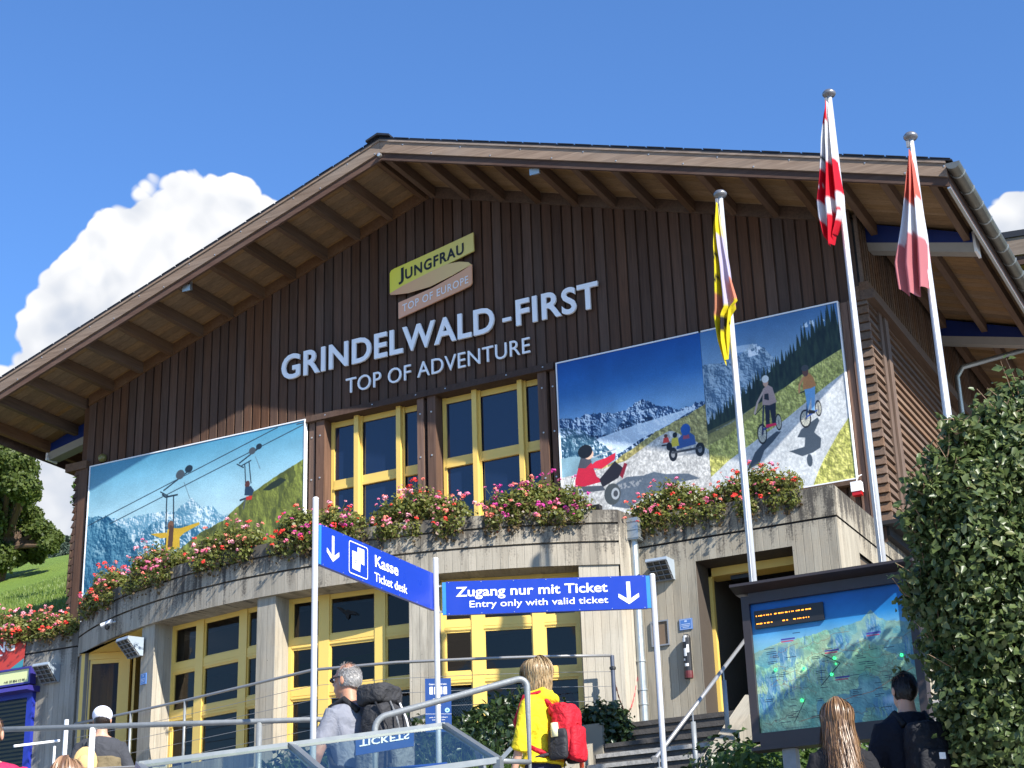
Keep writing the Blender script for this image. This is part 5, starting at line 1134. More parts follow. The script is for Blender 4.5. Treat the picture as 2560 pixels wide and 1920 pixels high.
# ================================================================== WAYFINDING SIGNS
def post(x, y, ztop, label, r=.022):
    zg = hgt(x, y)-.05; T = thing('sign_post', label, 'post', (x, y, zg), 'white posts carrying the blue signs')
    t = MB(); t.tube([(x, y, zg), (x, y, ztop)], r, 16); put('tube', t.mesh('tube', True), M_POLE, T); t = MB(); t.lathe((x, y, ztop), [(r, 0), (r*1.05, .004), (r*.7, .012), (0, .014)], 14); put('cap', t, M_WHITE, T)
    return T
pL, pM, pR = W(682, 1078, 11.5), W(941, 1208, 12.95), W(1409, 1243, 13.02)
TL_, TM_, TR_ = post(pL[0], pL[1], pL[2], 'tall white post at the left end of the ticket desk sign', .021), post(pM[0], pM[1], pM[2], 'white post between the two blue direction signs', .021), post(pR[0], pR[1], pR[2], 'white post at the right end of the entry sign', .022)
def blue_sign(label, A, B, h):
    """A, B: upper corners"""
    A, B = np.array(A), np.array(B); B = B.copy(); B[2] = A[2]; L = np.linalg.norm(B-A); ux = (B-A)/L; uz = np.array([0, 0, 1.]); nn = np.cross(ux, uz)
    T = thing('direction_sign', label, 'sign', A-uz*h, 'blue direction signs between the white posts')
    P_ = lambda a, z, d: tuple(A+ux*a-uz*h+uz*z+nn*d)
    def bx(mb_, a0, a1, z0, z1, d0, d1):
        f = [P_(a0, z0, d1), P_(a1, z0, d1), P_(a1, z1, d1), P_(a0, z1, d1)]; b = [P_(a0, z0, d0), P_(a1, z0, d0), P_(a1, z1, d0), P_(a0, z1, d0)]; mb_.face(f); mb_.face(b[::-1])
        for i in range(4): mb_.face([f[i], b[i], b[(i+1) % 4], f[(i+1) % 4]])
    t = MB(); bx(t, .03, L-.03, .0, h, -.03, .0); put('panel', t, M_BLUE, T)
    for a in (0, L-.03): t = MB(); bx(t, a, a+.03, .004, h-.004, -.028, -.002); put('end_profile', t, M_BLUE2, T)
    for i in range(7):
        for z in (.008, h-.008):
            a = .05+(L-.1)*i/6; t = MB(); c = P_(a, z, 0); t.tube([c, tuple(np.array(c)+nn*.003)], .0035, 6); put('screw', t, M_BOLT, T)
    for a in (-.03, L+.005):
        for z in (.03, h-.03): t = MB(); bx(t, a, a+.03, z-.008, z+.008, -.022, -.010); put('clamp', t, M_STEEL, T)
    def txt(s_, a, z, w_, hh, bold=.012): put('lettering', fit_text(s_, P_(a, z, .001), ux, uz, w_, hh, .002, bold=bold, cap=caph(), nrm=nn), M_WHITE, T)
    def poly(pts, name='arrow', m_=M_WHITE, d=.002): t = MB(); tri_poly(t, pts, P_(0, 0, 0), ux, uz, nn, d); put(name, t, m_, T)
    return T, L, txt, poly, P_
ARW = lambda cx_, z0, z1, w_: [(cx_-.015, z1), (cx_+.015, z1), (cx_+.015, z0+.045), (cx_+w_-.002, z0+.085), (cx_+w_, z0+.055), (cx_, z0), (cx_-w_, z0+.055), (cx_-w_+.002, z0+.085), (cx_-.015, z0+.045)]
A_ = W(690, 1131, 11.56); B_ = W(943, 1252, 12.93)
T, L, txt, poly, P_ = blue_sign('blue sign on the left post with Kasse, Ticket desk and a down arrow', A_, B_, .287)
f = L/ (943-690.)
poly(ARW(L*.105, .055, .240, .080)); txt('Kasse', L*.445, .150, L*.20, .082, .018); txt('Ticket desk', L*.44, .040, L*.285, .064, .010)
# ticket pictogram in a rounded outline
def rrect(x0, z0, x1, z1, r_): return arcpts((x1-r_, z1-r_), r_, r_, 0, 90, 5)+arcpts((x0+r_, z1-r_), r_, r_, 90, 180, 5)+arcpts((x0+r_, z0+r_), r_, r_, 180, 270, 5)+arcpts((x1-r_, z0+r_), r_, r_, 270, 360, 5)
o1, o2 = rrect(L*.230, .025, L*.385, .262, .02), rrect(L*.230+.007, .032, L*.385-.007, .255, .016); t = MB()
for i in range(len(o1)): j = (i+1) % len(o1); t.face([P_(*o1[i], .002), P_(*o1[j], .002), P_(*o2[j], .002), P_(*o2[i], .002)])
put('pictogram_outline', t, M_WHITE, T)
poly([(L*.30, .13), (L*.30, .235), (L*.355, .235), (L*.355, .12)], 'pictogram'); poly([(L*.258, .065), (L*.255, .195), (L*.308, .195), (L*.325, .175), (L*.32, .06)], 'pictogram', M_WHITE, .003)
for z in (.13, .115): poly([(L*.27, z), (L*.27, z+.004), (L*.305, z+.004), (L*.305, z)], 'pictogram', M_BLUE, .0045)
A_ = W(955, 1257, 13.0); B_ = W(1403, 1245, 13.0)
T, L, txt, poly, P_ = blue_sign('wide blue sign with Zugang nur mit Ticket and a down arrow at its right end', A_, B_, .262)
txt('Zugang nur mit Ticket', L*.065, .142, L*.73, .072, .018); txt('Entry only with valid ticket', L*.13, .054, L*.665, .050, .008); poly(ARW(L*.895, .038, .215, .080))
# small information board on the middle post
q0, q1 = W(918, 1466, 12.85), W(974, 1472, 12.85); q2 = W(918, 1566, 12.85); h = float(np.linalg.norm(q0-q2))*1.15; q0 = q0.copy(); q1 = q1.copy(); q1[2] = q0[2]; ux = (q1-q0)/np.linalg.norm(q1-q0); Lb = float(np.linalg.norm(q1-q0)); nn = np.cross(ux, (0, 0, 1))
T = thing('information_board', 'small navy information board with white pictograms fixed to the middle post', 'sign', q0-np.array([0, 0, h]))
Pb = lambda a, z, d=0: tuple(q0-np.array([0, 0, h])+ux*a+np.array([0, 0, z])+nn*d)
t = MB(); F_ = [Pb(0, 0), Pb(Lb, 0), Pb(Lb, h), Pb(0, h)]; K_ = [Pb(0, 0, -.01), Pb(Lb, 0, -.01), Pb(Lb, h, -.01), Pb(0, h, -.01)]; t.face(F_); t.face(K_[::-1])
for i in range(4): t.face([F_[i], K_[i], K_[(i+1) % 4], F_[(i+1) % 4]])
put('plate', t, M_NAVY, T)
t = MB()
for i in range(4): a = Lb*(.17+.18*i); t.face([Pb(a, h*.70, .002), Pb(a+Lb*.13, h*.70, .002), Pb(a+Lb*.13, h*.84, .002), Pb(a, h*.84, .002)])
t.face([Pb(0, h*.335, .002), Pb(Lb, h*.325, .002), Pb(Lb, h*.33, .002), Pb(0, h*.34, .002)]); put('pictograms', t, M_WHITE, T)
for s_, a, z, w_, hh in (('Guests with a valid ticket', .15, .875, .68, .032), ('please proceed', .30, .60, .40, .030), ('directly to the gate', .24, .545, .52, .030), ('you can purchase', .15, .255, .7, .028), ('your tickets here', .25, .21, .5, .028)):
    put('lettering', fit_text(s_, Pb(Lb*a, h*z, .001), ux, (0, 0, 1), Lb*w_, h*hh, .001, bold=.01, nrm=nn), M_WHITE, T)
for a, z in ((.84, .40), (.18, .10)):
    t = MB(); pts = [(Lb*a+.018*math.cos(k*math.pi/8), h*z+.018*math.sin(k*math.pi/8)) for k in range(16)]; flat_poly(t, pts, Pb(0, 0, 0), ux, (0, 0, 1), nn, .002); put('round_arrow', t, plain('pale_cyan', (.35, .62, .70), .4), T)
    t = MB(); flat_poly(t, [(Lb*a-.010, h*z-.003), (Lb*a+.002, h*z-.003), (Lb*a+.002, h*z-.009), (Lb*a+.011, h*z), (Lb*a+.002, h*z+.009), (Lb*a+.002, h*z+.003), (Lb*a-.010, h*z+.003)], Pb(0, 0, 0), ux, (0, 0, 1), nn, .003); put('round_arrow', t, M_NAVY, T)
t = MB(); flat_poly(t, [(Lb*.42, h*.06), (Lb*.58, h*.06), (Lb*.58, h*.14), (Lb*.42, h*.14)], Pb(0, 0, 0), ux, (0, 0, 1), nn, .002); put('red_mark', t, plain('mark_red', (.5, .03, .03), .5), T)
t = MB(); tri_poly(t, [(Lb*.42, h*.42), (Lb*.42, h*.52), (Lb*.47, h*.52), (Lb*.47, h*.50), (Lb*.60, h*.50), (Lb*.60, h*.48), (Lb*.55, h*.47), (Lb*.55, h*.455), (Lb*.52, h*.45), (Lb*.52, h*.43), (Lb*.48, h*.42)], Pb(0, 0, 0), ux, (0, 0, 1), nn, .002); put('hand_pictogram', t, M_WHITE, T)

# ================================================================== MAP BOARD
def paint_map():
    P = Pic(1000, 860, 21); f = P.fbm(9, 8, 6); f2 = P.fbm(40, 34, 4); F3_ = lambda a: a[:, :, None]
    P.grad([(0, c8(80, 170, 170)), (.60, c8(130, 190, 200)), (.70, c8(120, 180, 214)), (.82, c8(40, 130, 200)), (1, c8(12, 92, 176))])
    h1_, _g = P.hs(9, 8, 7, 6.0)
    land = P.below([(0, .62), (.08, .645), (.17, .68), (.22, .66), (.30, .69), (.38, .70), (.45, .72), (.55, .73), (.63, .74), (.70, .76), (.76, .83), (.80, .77), (.86, .73), (.93, .72), (1, .70)], .006, 60)
    base = np.array(c8(104, 158, 136))*(1-F3_(f))+np.array(c8(184, 204, 156))*F3_(f); base = base*(.72+.28*F3_(f2)+.50*F3_(h1_)); P.put(land, base)
    P.put(land & (P.fbm(5, 5, 4) > .57), c8(60, 128, 180), .45); P.put(land & (P.V > .55) & (P.fbm(14, 14, 4) > .5), c8(150, 176, 150), .5)
    for cx_, cz, w_, h_ in ((.20, .56, .12, .10), (.77, .70, .06, .11), (.70, .60, .05, .09), (.34, .66, .05, .05), (.82, .10, .12, .10), (.2, .36, .12, .12), (.05, .30, .12, .2), (.97, .50, .04, .12), (.40, .42, .10, .10), (.55, .62, .07, .07)):
        d = ((P.U-cx_)/w_)**2+((P.V-cz)/h_)**2; m = np.clip(1.3-d, 0, 1)*(P.fbm(60, 12, 3) > .46); P.put(m*.55, c8(48, 108, 176))
        P.put(np.clip(1.0-d, 0, 1)*(P.hs(40, 14, 5, 8.0)[0] > .72)*.5, c8(190, 214, 230))
    P.put(np.clip(1.1-((P.U-.70)/.10)**2-((P.V-.45)/.16)**2, 0, 1)*.6, c8(130, 205, 150)); P.put(np.clip(1.1-((P.U-.85)/.08)**2-((P.V-.15)/.04)**2, 0, 1)*.9, c8(190, 220, 240))
    r = P.r
    for k in range(26):
        x, z = r.uniform(.02, .9), r.uniform(.05, .66); pts = [(x, z)]
        for i in range(14): x += r.uniform(-.01, .045); z += r.uniform(-.028, .028); pts.append((x, min(.69, max(.02, z))))
        P.line(pts, 1.8, c8(150, 70, 50) if k % 3 else c8(40, 50, 60), .7)
    P.line([(.25, .06), (.42, .10), (.50, .17), (.60, .20), (.72, .22), (.86, .30), (.98, .36)], 3.5, c8(206, 92, 60), .7)
    P.line([(.41, .31), (.54, .46), (.43, .545)], 4.5, c8(20, 20, 20)); P.line([(.22, .06), (.30, .22)], 3.5, c8(30, 30, 30))
    for k in range(46):
        x, z = r.uniform(.03, .92), r.uniform(.04, .72)
        if z > .66: z += .07
        for l_ in range(r.integers(1, 3)):
            n = r.integers(4, 9)
            for q in range(n): P.line([(x+q*.008, z-.014*l_), (x+q*.008+.005, z-.014*l_)], 4, c8(24, 34, 50), .85)
    for (x, z) in ((.45, .57), (.50, .36), (.72, .66), (.18, .70)): P.poly([(x, z), (x+.09, z), (x+.09, z-.012), (x, z-.012)], c8(70, 60, 150), .9); P.poly([(x, z-.018), (x+.08, z-.018), (x+.08, z-.028), (x, z-.028)], c8(210, 60, 90), .8)
    P.finish(.04); return P.mat('print_panorama_map', .22, .92, .0)
MX0, MX1, MZ0, MZ1, MY = -4.10, -2.895, 3.60, 4.575, 12.0
T = thing('map_board', 'large dark-framed panorama map board with LED display beside the hedge', 'map board', ((MX0+MX1)/2, MY, hgt(-3.5, 12)))
t = MB(); t.face([(MX0, MY, MZ0), (MX1, MY, MZ0), (MX1, MY, MZ1), (MX0, MY, MZ1)], [(0, 0), (1, 0), (1, 1), (0, 1)]); put('printed_map', t, paint_map(), T)
for nm, c0, c1 in (('frame_left', (MX0-.060, MY-.035, MZ0-.06), (MX0, MY+.10, MZ1+.06)), ('frame_right', (MX1, MY-.035, MZ0-.06), (MX1+.060, MY+.10, MZ1+.06)), ('frame_bottom', (MX0, MY-.035, MZ0-.10), (MX1, MY+.10, MZ0)), ('frame_top', (MX0, MY-.035, MZ1), (MX1, MY+.10, MZ1+.08)), ('back_panel', (MX0, MY+.01, MZ0), (MX1, MY+.08, MZ1)), ('frame_bottom_rail', (MX0-.070, MY-.045, MZ0-.125), (MX1+.070, MY+.11, MZ0-.10))):
    t = MB(); t.box(c0, c1); put(nm, t, M_BROWNF, T)
t = MB(); t.prism([(MY-.16, MZ1+.115), (MY-.16, MZ1+.135), (MY+.16, MZ1+.175), (MY+.16, MZ1+.08), (MY-.03, MZ1+.081)], MX0-.10, MX1+.10, 0); put('roof', t, M_BROWNF, T)
for x in (-3.90, -3.05): t = MB(); t.box((x-.05, MY+.0, hgt(x, 12)-.1), (x+.05, MY+.09, MZ0-.126)); put('leg', t, M_GALV, T)
t = MB(); t.box((MX0+.03, MY-.02, 4.38), (MX0+.57, MY-.004, 4.515)); led = put('led_display', t, M_BLACK, T)
M_LED = emat('led_orange', (1.0, .33, .03), 2.2); M_GRN = emat('led_green', (.04, 1.0, .22), 2.2)
r = random.Random(3)
for row, z, groups in ((0, 4.475, ((.01, .13), (.155, .31), (.325, .43))), (1, 4.415, ((.01, .045), (.07, .13), (.215, .25), (.30, .42)))):
    for g0, g1 in groups:
        x = g0
        while x < g1:
            t = MB(); w_ = r.choice((.006, .006, .010, .018)); h_ = .0075; t.box((MX0+.035+x, MY-.023, z-h_/2), (MX0+.035+x+w_, MY-.020, z+h_/2)); put('led', t, M_LED, led); x += w_+r.choice((.005, .006, .013))
for (mx_, my_) in ((1803, 1422), (1676, 1447), (1737, 1444), (1797, 1457), (1948, 1415), (1733, 1513), (1806, 1434)):
    q = ON(mx_, my_, 1, MY); t = MB(); s_ = .010 if (mx_, my_) != (1806, 1434) else .005; t.tube([(q[0], MY-.010, q[2]), (q[0], MY-.002, q[2])], s_, 10); put('indicator_lamp', t, M_GRN, T); t = MB(); t.tube([(q[0], MY-.013, q[2]), (q[0], MY-.010, q[2])], s_*.45, 8); put('indicator_ring', t, plain('indicator_core', (.02, .25, .08), .4), T)

# ================================================================== RAILINGS, CANOPY, STAIRS
def rail_thing(name, label, cat, top, r, posts, cables, base_z=None, m_=M_STEEL, pr=.021, group=None):
    T = thing(name, label, cat, top[0], group); t = MB(); t.tube(top, r, 14); put('handrail', t.mesh('handrail', True), m_, T)
    for (x, y, z, zb_) in posts: t = MB(); t.tube([(x, y, zb_), (x, y, z-.002)], pr, 12); put('post', t.mesh('post', True), M_GALV, T)
    for dz in cables: t = MB(); t.tube([(p_[0], p_[1], p_[2]-dz) for p_ in top], .004, 5, False); put('cable', t, M_STEEL, T)
    return T
zr = 6.35
pts = [ON(x, y, 2, zr) for x, y in ((162, 1564), (283, 1539), (400, 1513), (676, 1447), (855, 1431), (1030, 1423), (1180, 1418), (1322, 1416))]
pts = [(p_[0], p_[1], zr) for p_ in pts]
rl = rail_thing('terrace_railing', 'steel handrail with thin cables along the front of the curved base', 'railing', pts, .021, [(*pts[3][:2], zr, 5.1), (*pts[1][:2], zr, 5.0), (*pts[2][:2], zr, 5.0)], (.22, .42, .62, .82))
e = pts[-1]; t = MB(); t.tube([(e[0], e[1], 5.1), (e[0], e[1], zr+.0)], .030, 14); put('end_post', t, plain('dark_post', (.10, .11, .14), .4, .5), rl); t = MB(); t.lathe((e[0], e[1], zr-.20), [(.03, 0), (.045, .01), (.045, .04), (.03, .05)], 12); put('post_clamp', t, M_BLACK, rl)
# chain from the end post to the downpipe
ch = thing('barrier_chain', 'sagging barrier chain between the railing end post and the downpipe', 'chain', e)
a, b = Vector((e[0], e[1], zr-.25)), Vector((-9.08, YB-.13, 6.15)); npt = 30; cp = []
for i in range(npt+1): s_ = i/npt; q = a.lerp(b, s_); q.z -= .50*4*s_*(1-s_); cp.append(q)
for i in range(npt):
    t = MB(); t.tube([cp[i], cp[i+1]], .011 if i % 2 else .006, 6); put('link', t, plain('chain_rust', (.12, .05, .035), .6, .4) if i < 20 else plain('chain_red', (.5, .06, .06), .5), ch)
# entrance stairs
ST = thing('stairs', 'worn dark stone stairs between concrete cheeks leading up to the entrance', 'stairs', (-8.1, 18, 2))
x0, x1 = -8.93, -7.18; zt = 5.35; yt = 20.52; k = 0
t = MB(); t.box((x0, yt, 5.18), (x1, YB+.3, 5.35)); put('landing', t, M_STAIR, ST)
r = random.Random(5)
while zt-.17*k > 2.4:
    z = zt-.17*(k+1); y1 = yt-.29*k+.02; y0 = yt-.29*(k+1)
    t = MB(); t.box((x0, y0, z-.17), (x1, y1, z-.035)); put('riser', t, M_STAIR, ST)
    t = MB(); t.box((x0, y0-.02, z-.034), (x1, y1, z)); put('tread', t, M_STAIR, ST)
    t = MB(); t.box((x0+.02, y0-.026, z-.050), (x1-.02, y0-.0201, z+.003)); put('edge', t, M_NOSE if k in (2, 3, 5) else M_STAIR, ST); k += 1
# landing front
t = MB(); t.box((x0, yt-.02, 5.29), (x1, yt, 5.353)); put('edge', t, M_STAIR, ST)
for xa, xb, lab in ((x0-.30, x0-.004, 'left'), (x1+.004, x1+.26, 'right')):
    t = MB(); up = .10 if lab == 'left' else .16
    prof = [(20.5, 5.37+up), (21.6, 5.37+up), (21.6, 2), (13.5, 2), (14.6, 5.37+up-(20.5-14.6)*.586)] if lab == 'right' else [(19.6, 4.98), (19.6, 2), (13.5, 2), (14.6, 2.05)]
    n = len(prof)
    for xx, rv in ((xa, 1), (xb, -1)): t.face([(xx, q[0], q[1]) for q in prof][::rv], [(q[0], q[1]) for q in prof][::rv])
    for i in range(n): q, q2 = prof[i], prof[(i+1) % n]; t.face([(xa, *q), (xb, *q), (xb, *q2), (xa, *q2)][::-1], [(0, q[0]), (.3, q[0]), (.3, q2[0]), (0, q2[0])])
    put('cheek', t, M_CHEEK, ST)
t = MB(); t.box((x0-.32, 19.9, 4.6), (x0-.003, 20.6, 5.28)); put('cheek_block', t, M_CHEEK, ST)
lo, hi = Vector((-7.08, 17.15, 4.32)), Vector((-7.08, 20.5, 6.27))
SR = thing('stair_railing', 'sloping steel stair handrail climbing to the dark doorway', 'railing', lo); t = MB(); t.tube([lo, hi, hi+Vector((0, .9, .0))], .024, 14); put('handrail', t.mesh('handrail', True), M_STEEL, SR); t = MB(); t.tube([lo-Vector((.02, 0, 0)), lo+Vector((.01, -.04, -.02))], .035, 12); put('end_cap', t, M_STEEL, SR)
for f_ in (.03, .36, .70, 1.0): q = lo.lerp(hi, f_); t = MB(); t.tube([(q.x, q.y, q.z-.95), (q.x, q.y, q.z-.14)], .03, 12); put('post', t.mesh('post', True), M_GALV, SR); t = MB(); t.tube([(q.x, q.y, q.z-.145), (q.x, q.y, q.z-.01)], .009, 8); put('pin', t, M_STEEL, SR)
# front barriers (grey galvanised)
def arc3(c, a, b, n=6):
    """quarter bend from c+a to c+b around corner c"""
    c, a, b = Vector(c), Vector(a), Vector(b); ctr = c+a+b; return [ctr-b*math.cos(k*math.pi/2/n)-a*math.sin(k*math.pi/2/n) for k in range(n+1)]
q0 = W(-60, 1578, 11.6); q1 = W(714, 1574, 11.6); q1[2] = q0[2]; dx = Vector(q1-q0).normalized()
FB = thing('queue_barrier', 'long grey tube barrier crossing the lower left of the view', 'barrier', q0, 'grey tube barriers of the queue')
t = MB(); t.tube([q0]+arc3(q1, -dx*.08, (0, 0, -.08))+[(q1[0], q1[1], q1[2]-1.0)], .019, 12); put('top_tube', t.mesh('top_tube', True), M_GALV, FB)
for px_ in (200, 560): q = W(px_, 1576, 11.6); t = MB(); t.tube([(q[0], q[1], q0[2]-1.1), (q[0], q[1], q0[2]-.01)], .020, 12); put('post', t.mesh('post', True), M_WHITE if px_ == 200 else M_GALV, FB)
for dz in (.28, .34): t = MB(); t.tube([(q0[0], q0[1]+.1, q0[2]-dz), (*W(360, 1576, 11.6)[:2], q0[2]-dz)], .008, 6); put('lower_tube', t, M_STEEL, FB)
q0 = W(810, 1552, 10.7); q1 = W(1138, 1462, 10.9); d_ = Vector(q1-q0).normalized()
FB2 = thing('queue_barrier', 'grey tube barrier with rounded corners in front of the man with the grey backpack', 'barrier', q0, 'grey tube barriers of the queue')
t = MB(); t.tube([(q0[0], q0[1], q0[2]-1.0)]+arc3(q0, (0, 0, -.07), d_*.07)+arc3(q1, -d_*.07, (0, 0, -.07))+[(q1[0], q1[1], q1[2]-1.2)], .0205, 14); put('tube', t.mesh('tube', True), M_GALV, FB2)
q2 = W(1068, 1643, 10.4); t = MB(); t.tube([tuple(q2), (q1[0], q1[1], q2[2]+.03)], .016, 10); put('lower_tube', t.mesh('lower_tube', True), M_GALV, FB2)
# small white rails behind the long barrier
FB3 = thing('white_railing', 'thin white railing with two short posts behind the long barrier at far left', 'railing', W(30, 1600, 12.5)); 
t = MB(); t.tube([W(30, 1612, 12.6), W(128, 1600, 12.9)], .010, 8); put('handrail', t, M_WHITE, FB3)
for (xx, ya, yb_, rr_) in ((144, 1555, 1650, .017), (118, 1612, 1650, .010)): a, b = W(xx, ya, 12.8), W(xx, yb_, 12.8); t = MB(); t.tube([(a[0], a[1], b[2]-.6), tuple(a)], rr_, 10); put('post', t, M_WHITE, FB3)
# glass canopy of the ticket office below
A, B = W(300, 1652, 8.4), W(960, 1567, 8.9); Cq, Dq, Eq = W(1076, 1642, 8.3), W(740, 1664, 8.0), W(622, 1610, 8.62)
t_ = (Eq[0]-A[0])/(B[0]-A[0]); Eq = A+(B-A)*t_; Dq = Eq+(Cq-B)*1.0; Fq = A+(Cq-B)
GC = thing('glass_canopy', 'sloping glass canopy in an aluminium frame over the ticket counter', 'canopy', B); M_CG = glassmat('canopy_glass', (.66, .80, .74), .82, (1, 1, 1), .03, .15)
M_ALU = plain('grey_aluminium', (.20, .215, .22), .4, .5)
for a, b in ((A, Eq), (Eq, B)): t = MB(); t.beam(a, b, .035, .030); put('rear_rail', t, M_ALU, GC)
for a, b in ((A, Fq), (Eq, Dq), (B, Cq)): t = MB(); t.beam(a, b, .038, .032); put('rafter', t, M_ALU, GC)
t = MB(); t.beam(Fq, Cq, .03, .03); put('front_rail', t, M_ALU, GC)
for a, b, c, d in ((A, Eq, Dq, Fq), (Eq, B, Cq, Dq)): t = MB(); t.face([tuple(q+np.array([0, 0, .004])) for q in (a, d, c, b)]); put('glass_panel', t, M_CG, GC)
t = MB(); t.beam(B+(Cq-B)*.62, B+(Cq-B)*.62+np.array([.12, -.05, -.35]), .022, .03); put('strut', t, M_ALU, GC); t = MB(); t.beam(Cq, Cq+np.array([0, 0, -.9]), .04, .04, (0, 1, 0)); put('canopy_post', t, M_ALU, GC)
t = MB(); t.beam(Cq+np.array([0, .02, .0]), Cq+np.array([.05, .05, .06]), .02, .02); put('bracket', t, M_ALU, GC)
# added board: inverted TICKETS modelled in place of a reflection in the glass
T = thing('ticket_reflection_board', 'navy board with upside-down TICKETS added in place of a reflection in the canopy glass', 'sign', W(770, 1620, 8.9))
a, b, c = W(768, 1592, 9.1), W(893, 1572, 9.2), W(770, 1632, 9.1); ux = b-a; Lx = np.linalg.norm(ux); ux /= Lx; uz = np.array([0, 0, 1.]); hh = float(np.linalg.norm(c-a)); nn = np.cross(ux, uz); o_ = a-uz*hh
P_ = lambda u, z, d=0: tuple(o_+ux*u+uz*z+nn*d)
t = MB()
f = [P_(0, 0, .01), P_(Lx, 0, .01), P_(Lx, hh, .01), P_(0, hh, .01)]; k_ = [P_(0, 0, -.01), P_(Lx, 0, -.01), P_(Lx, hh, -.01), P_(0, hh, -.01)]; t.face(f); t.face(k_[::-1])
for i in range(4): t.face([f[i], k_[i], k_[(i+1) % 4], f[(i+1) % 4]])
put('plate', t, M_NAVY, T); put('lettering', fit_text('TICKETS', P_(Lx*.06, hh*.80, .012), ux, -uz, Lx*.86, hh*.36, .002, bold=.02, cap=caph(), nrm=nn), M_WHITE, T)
T = thing('blue_panel', 'top edge of a navy panel below the glass canopy', 'sign', W(890, 1690, 8.3)); a, b = W(745, 1668, 8.25), W(966, 1647, 8.25); t = MB()
d_ = np.array([0, 0, -.4]); w_ = np.cross((b-a)/np.linalg.norm(b-a), (0, 0, 1))*.015
t.face([tuple(a+d_+w_), tuple(b+d_+w_), tuple(b+w_), tuple(a+w_)]); t.face([tuple(a+w_), tuple(b+w_), tuple(b-w_), tuple(a-w_)]); t.face([tuple(b+d_+w_), tuple(b+d_-w_), tuple(b-w_), tuple(b+w_)]); t.face([tuple(a+d_-w_), tuple(a+d_+w_), tuple(a+w_), tuple(a-w_)]); t.face([tuple(b+d_-w_), tuple(a+d_-w_), tuple(a-w_), tuple(b-w_)]); put('plate', t, M_NAVY, T)

# ================================================================== PLANTS
M_GER = leafmat('geranium_leaves', (.10, .12, .022), (.22, .24, .060), (.28, .18, .08), .40)
M_GER2 = leafmat('geranium_old_leaves', (.09, .06, .03), (.14, .10, .045), (.20, .06, .04), .3)
M_FL = [plain('blossom_pink', (.70, .16, .28), .6, 0, .2, .25, 30), plain('blossom_red', (.72, .045, .035), .6, 0, .2, .25, 30), plain('blossom_magenta', (.62, .05, .30), .6, 0, .2, .25, 30), plain('blossom_salmon', (.80, .22, .16), .6, 0, .2, .25, 30), plain('blossom_pale', (.80, .34, .40), .6, 0, .2, .2, 30)]
def blossom_mesh(seed):
    r = np.random.default_rng(seed); n = 26; d = r.normal(size=(n, 3)); d[:, 2] = abs(d[:, 2])*.7; d /= np.linalg.norm(d, axis=1)[:, None]
    P = d*np.array([.05, .05, .035])*r.uniform(.6, 1.1, (n, 1)); return leafcloud('blossom', P, .030, 0, 'quad', d, .3, seed)
BLM = {}
for i in range(3):
    for j, m_ in enumerate(M_FL):
        me = blossom_mesh(i*7+j); me.materials.append(m_); BLM[(i, j)] = me
def geranium(label, base, dirx, width, hup, hang, n, nb, pal, seed):
    """base: point on the rim; dirx: unit along the rim"""
    r = np.random.default_rng(seed); dx_ = np.array([dirx[0], dirx[1], 0]); dn_ = np.array([dirx[1], -dirx[0], 0]); base = np.array(base, float)
    T = thing('geranium', label, 'geranium', base, 'geraniums hanging over the concrete rim')
    lob = []
    for k in range(9):
        u = (k/8-.5)*width*.86; s_ = 1-.5*abs(k/8-.5)*2; lob.append((*(base+dx_*u+dn_*r.uniform(-.05, .10)+np.array([0, 0, hup*.42*s_+r.uniform(-.05, .07)])), width*.13+.09, .20, hup*.46*s_+.08))
        if k % 2 == 0: lob.append((*(base+dx_*(u+r.uniform(-.1, .1))+dn_*.20+np.array([0, 0, -hang*.35])), .16, .10, hang*.55*r.uniform(.6, 1.1)))
    P, D = lobecloud(lob, int(n*1.35), seed, .35); me = leafcloud('foliage', P, .050, .3, 'quad', D, .45, seed, up=.3); put('foliage', me, M_GER, T, kind='stuff')
    lo_ = [(a, b, c-.10, d, e, f) for (a, b, c, d, e, f) in lob]; P, D = lobecloud(lo_, n//3, seed+5, .5); P = P[P[:, 2] < base[2]+hup*.35]; put('foliage', leafcloud('foliage', P, .05, .6, 'quad', None, .4, seed+3), M_GER2, T, kind='stuff')
    st = MB()
    for i in range(int(nb*2.3)):
        k = r.integers(0, len(lob)); L_ = lob[k]; d = r.normal(size=3); d[2] = abs(d[2])+.7; d = d/np.linalg.norm(d); d = d+dn_*.3
        if r.uniform() < .30: d = dn_*1.0+r.normal(size=3)*.3
        p_ = np.array(L_[:3])+d*np.array([L_[3], max(L_[4], .2), L_[5]])*r.uniform(1.0, 1.25)+np.array([0, 0, r.uniform(.0, .10)])
        for q in range(3): st.tube([tuple(np.array(L_[:3])+(p_-np.array(L_[:3]))*.4), tuple(p_)], .003, 3, False) if q == 0 else None
        b = bpy.data.objects.new('blossom', BLM[(int(r.integers(0, 3)), int(r.choice(pal)))]); COL.objects.link(b); b.parent = T; b.location = Vector(p_-base); s_ = r.choice([.45, .6, .8, 1.0, 1.2])*.85; b.scale = (s_, s_, s_); b.rotation_euler = (r.uniform(-.5, .5), r.uniform(-.5, .5), r.uniform(0, 6))
    put('stalks', st, M_GER, T, kind='stuff')
def rimpt(xd, yd, z=8.5): p_ = ON(xd, yd, 2, z); return p_
def arc_ger(xc_, yc_, wpx, label, n, nb, pal, seed, hup=.42, hang=.26):
    p_ = rimpt(xc_, yc_); a = math.degrees(math.atan2(p_[0]-CX, CY-p_[1])); q = pol(a, 9.26, 8.50); q1_ = pol(a-1, 9.26, 8.5); q2_ = pol(a+1, 9.26, 8.5); d_ = Vector((q2_[0]-q1_[0], q2_[1]-q1_[1], 0)).normalized()
    geranium(label, q, (d_.x, d_.y), wpx, hup, hang, n, nb, pal, seed)
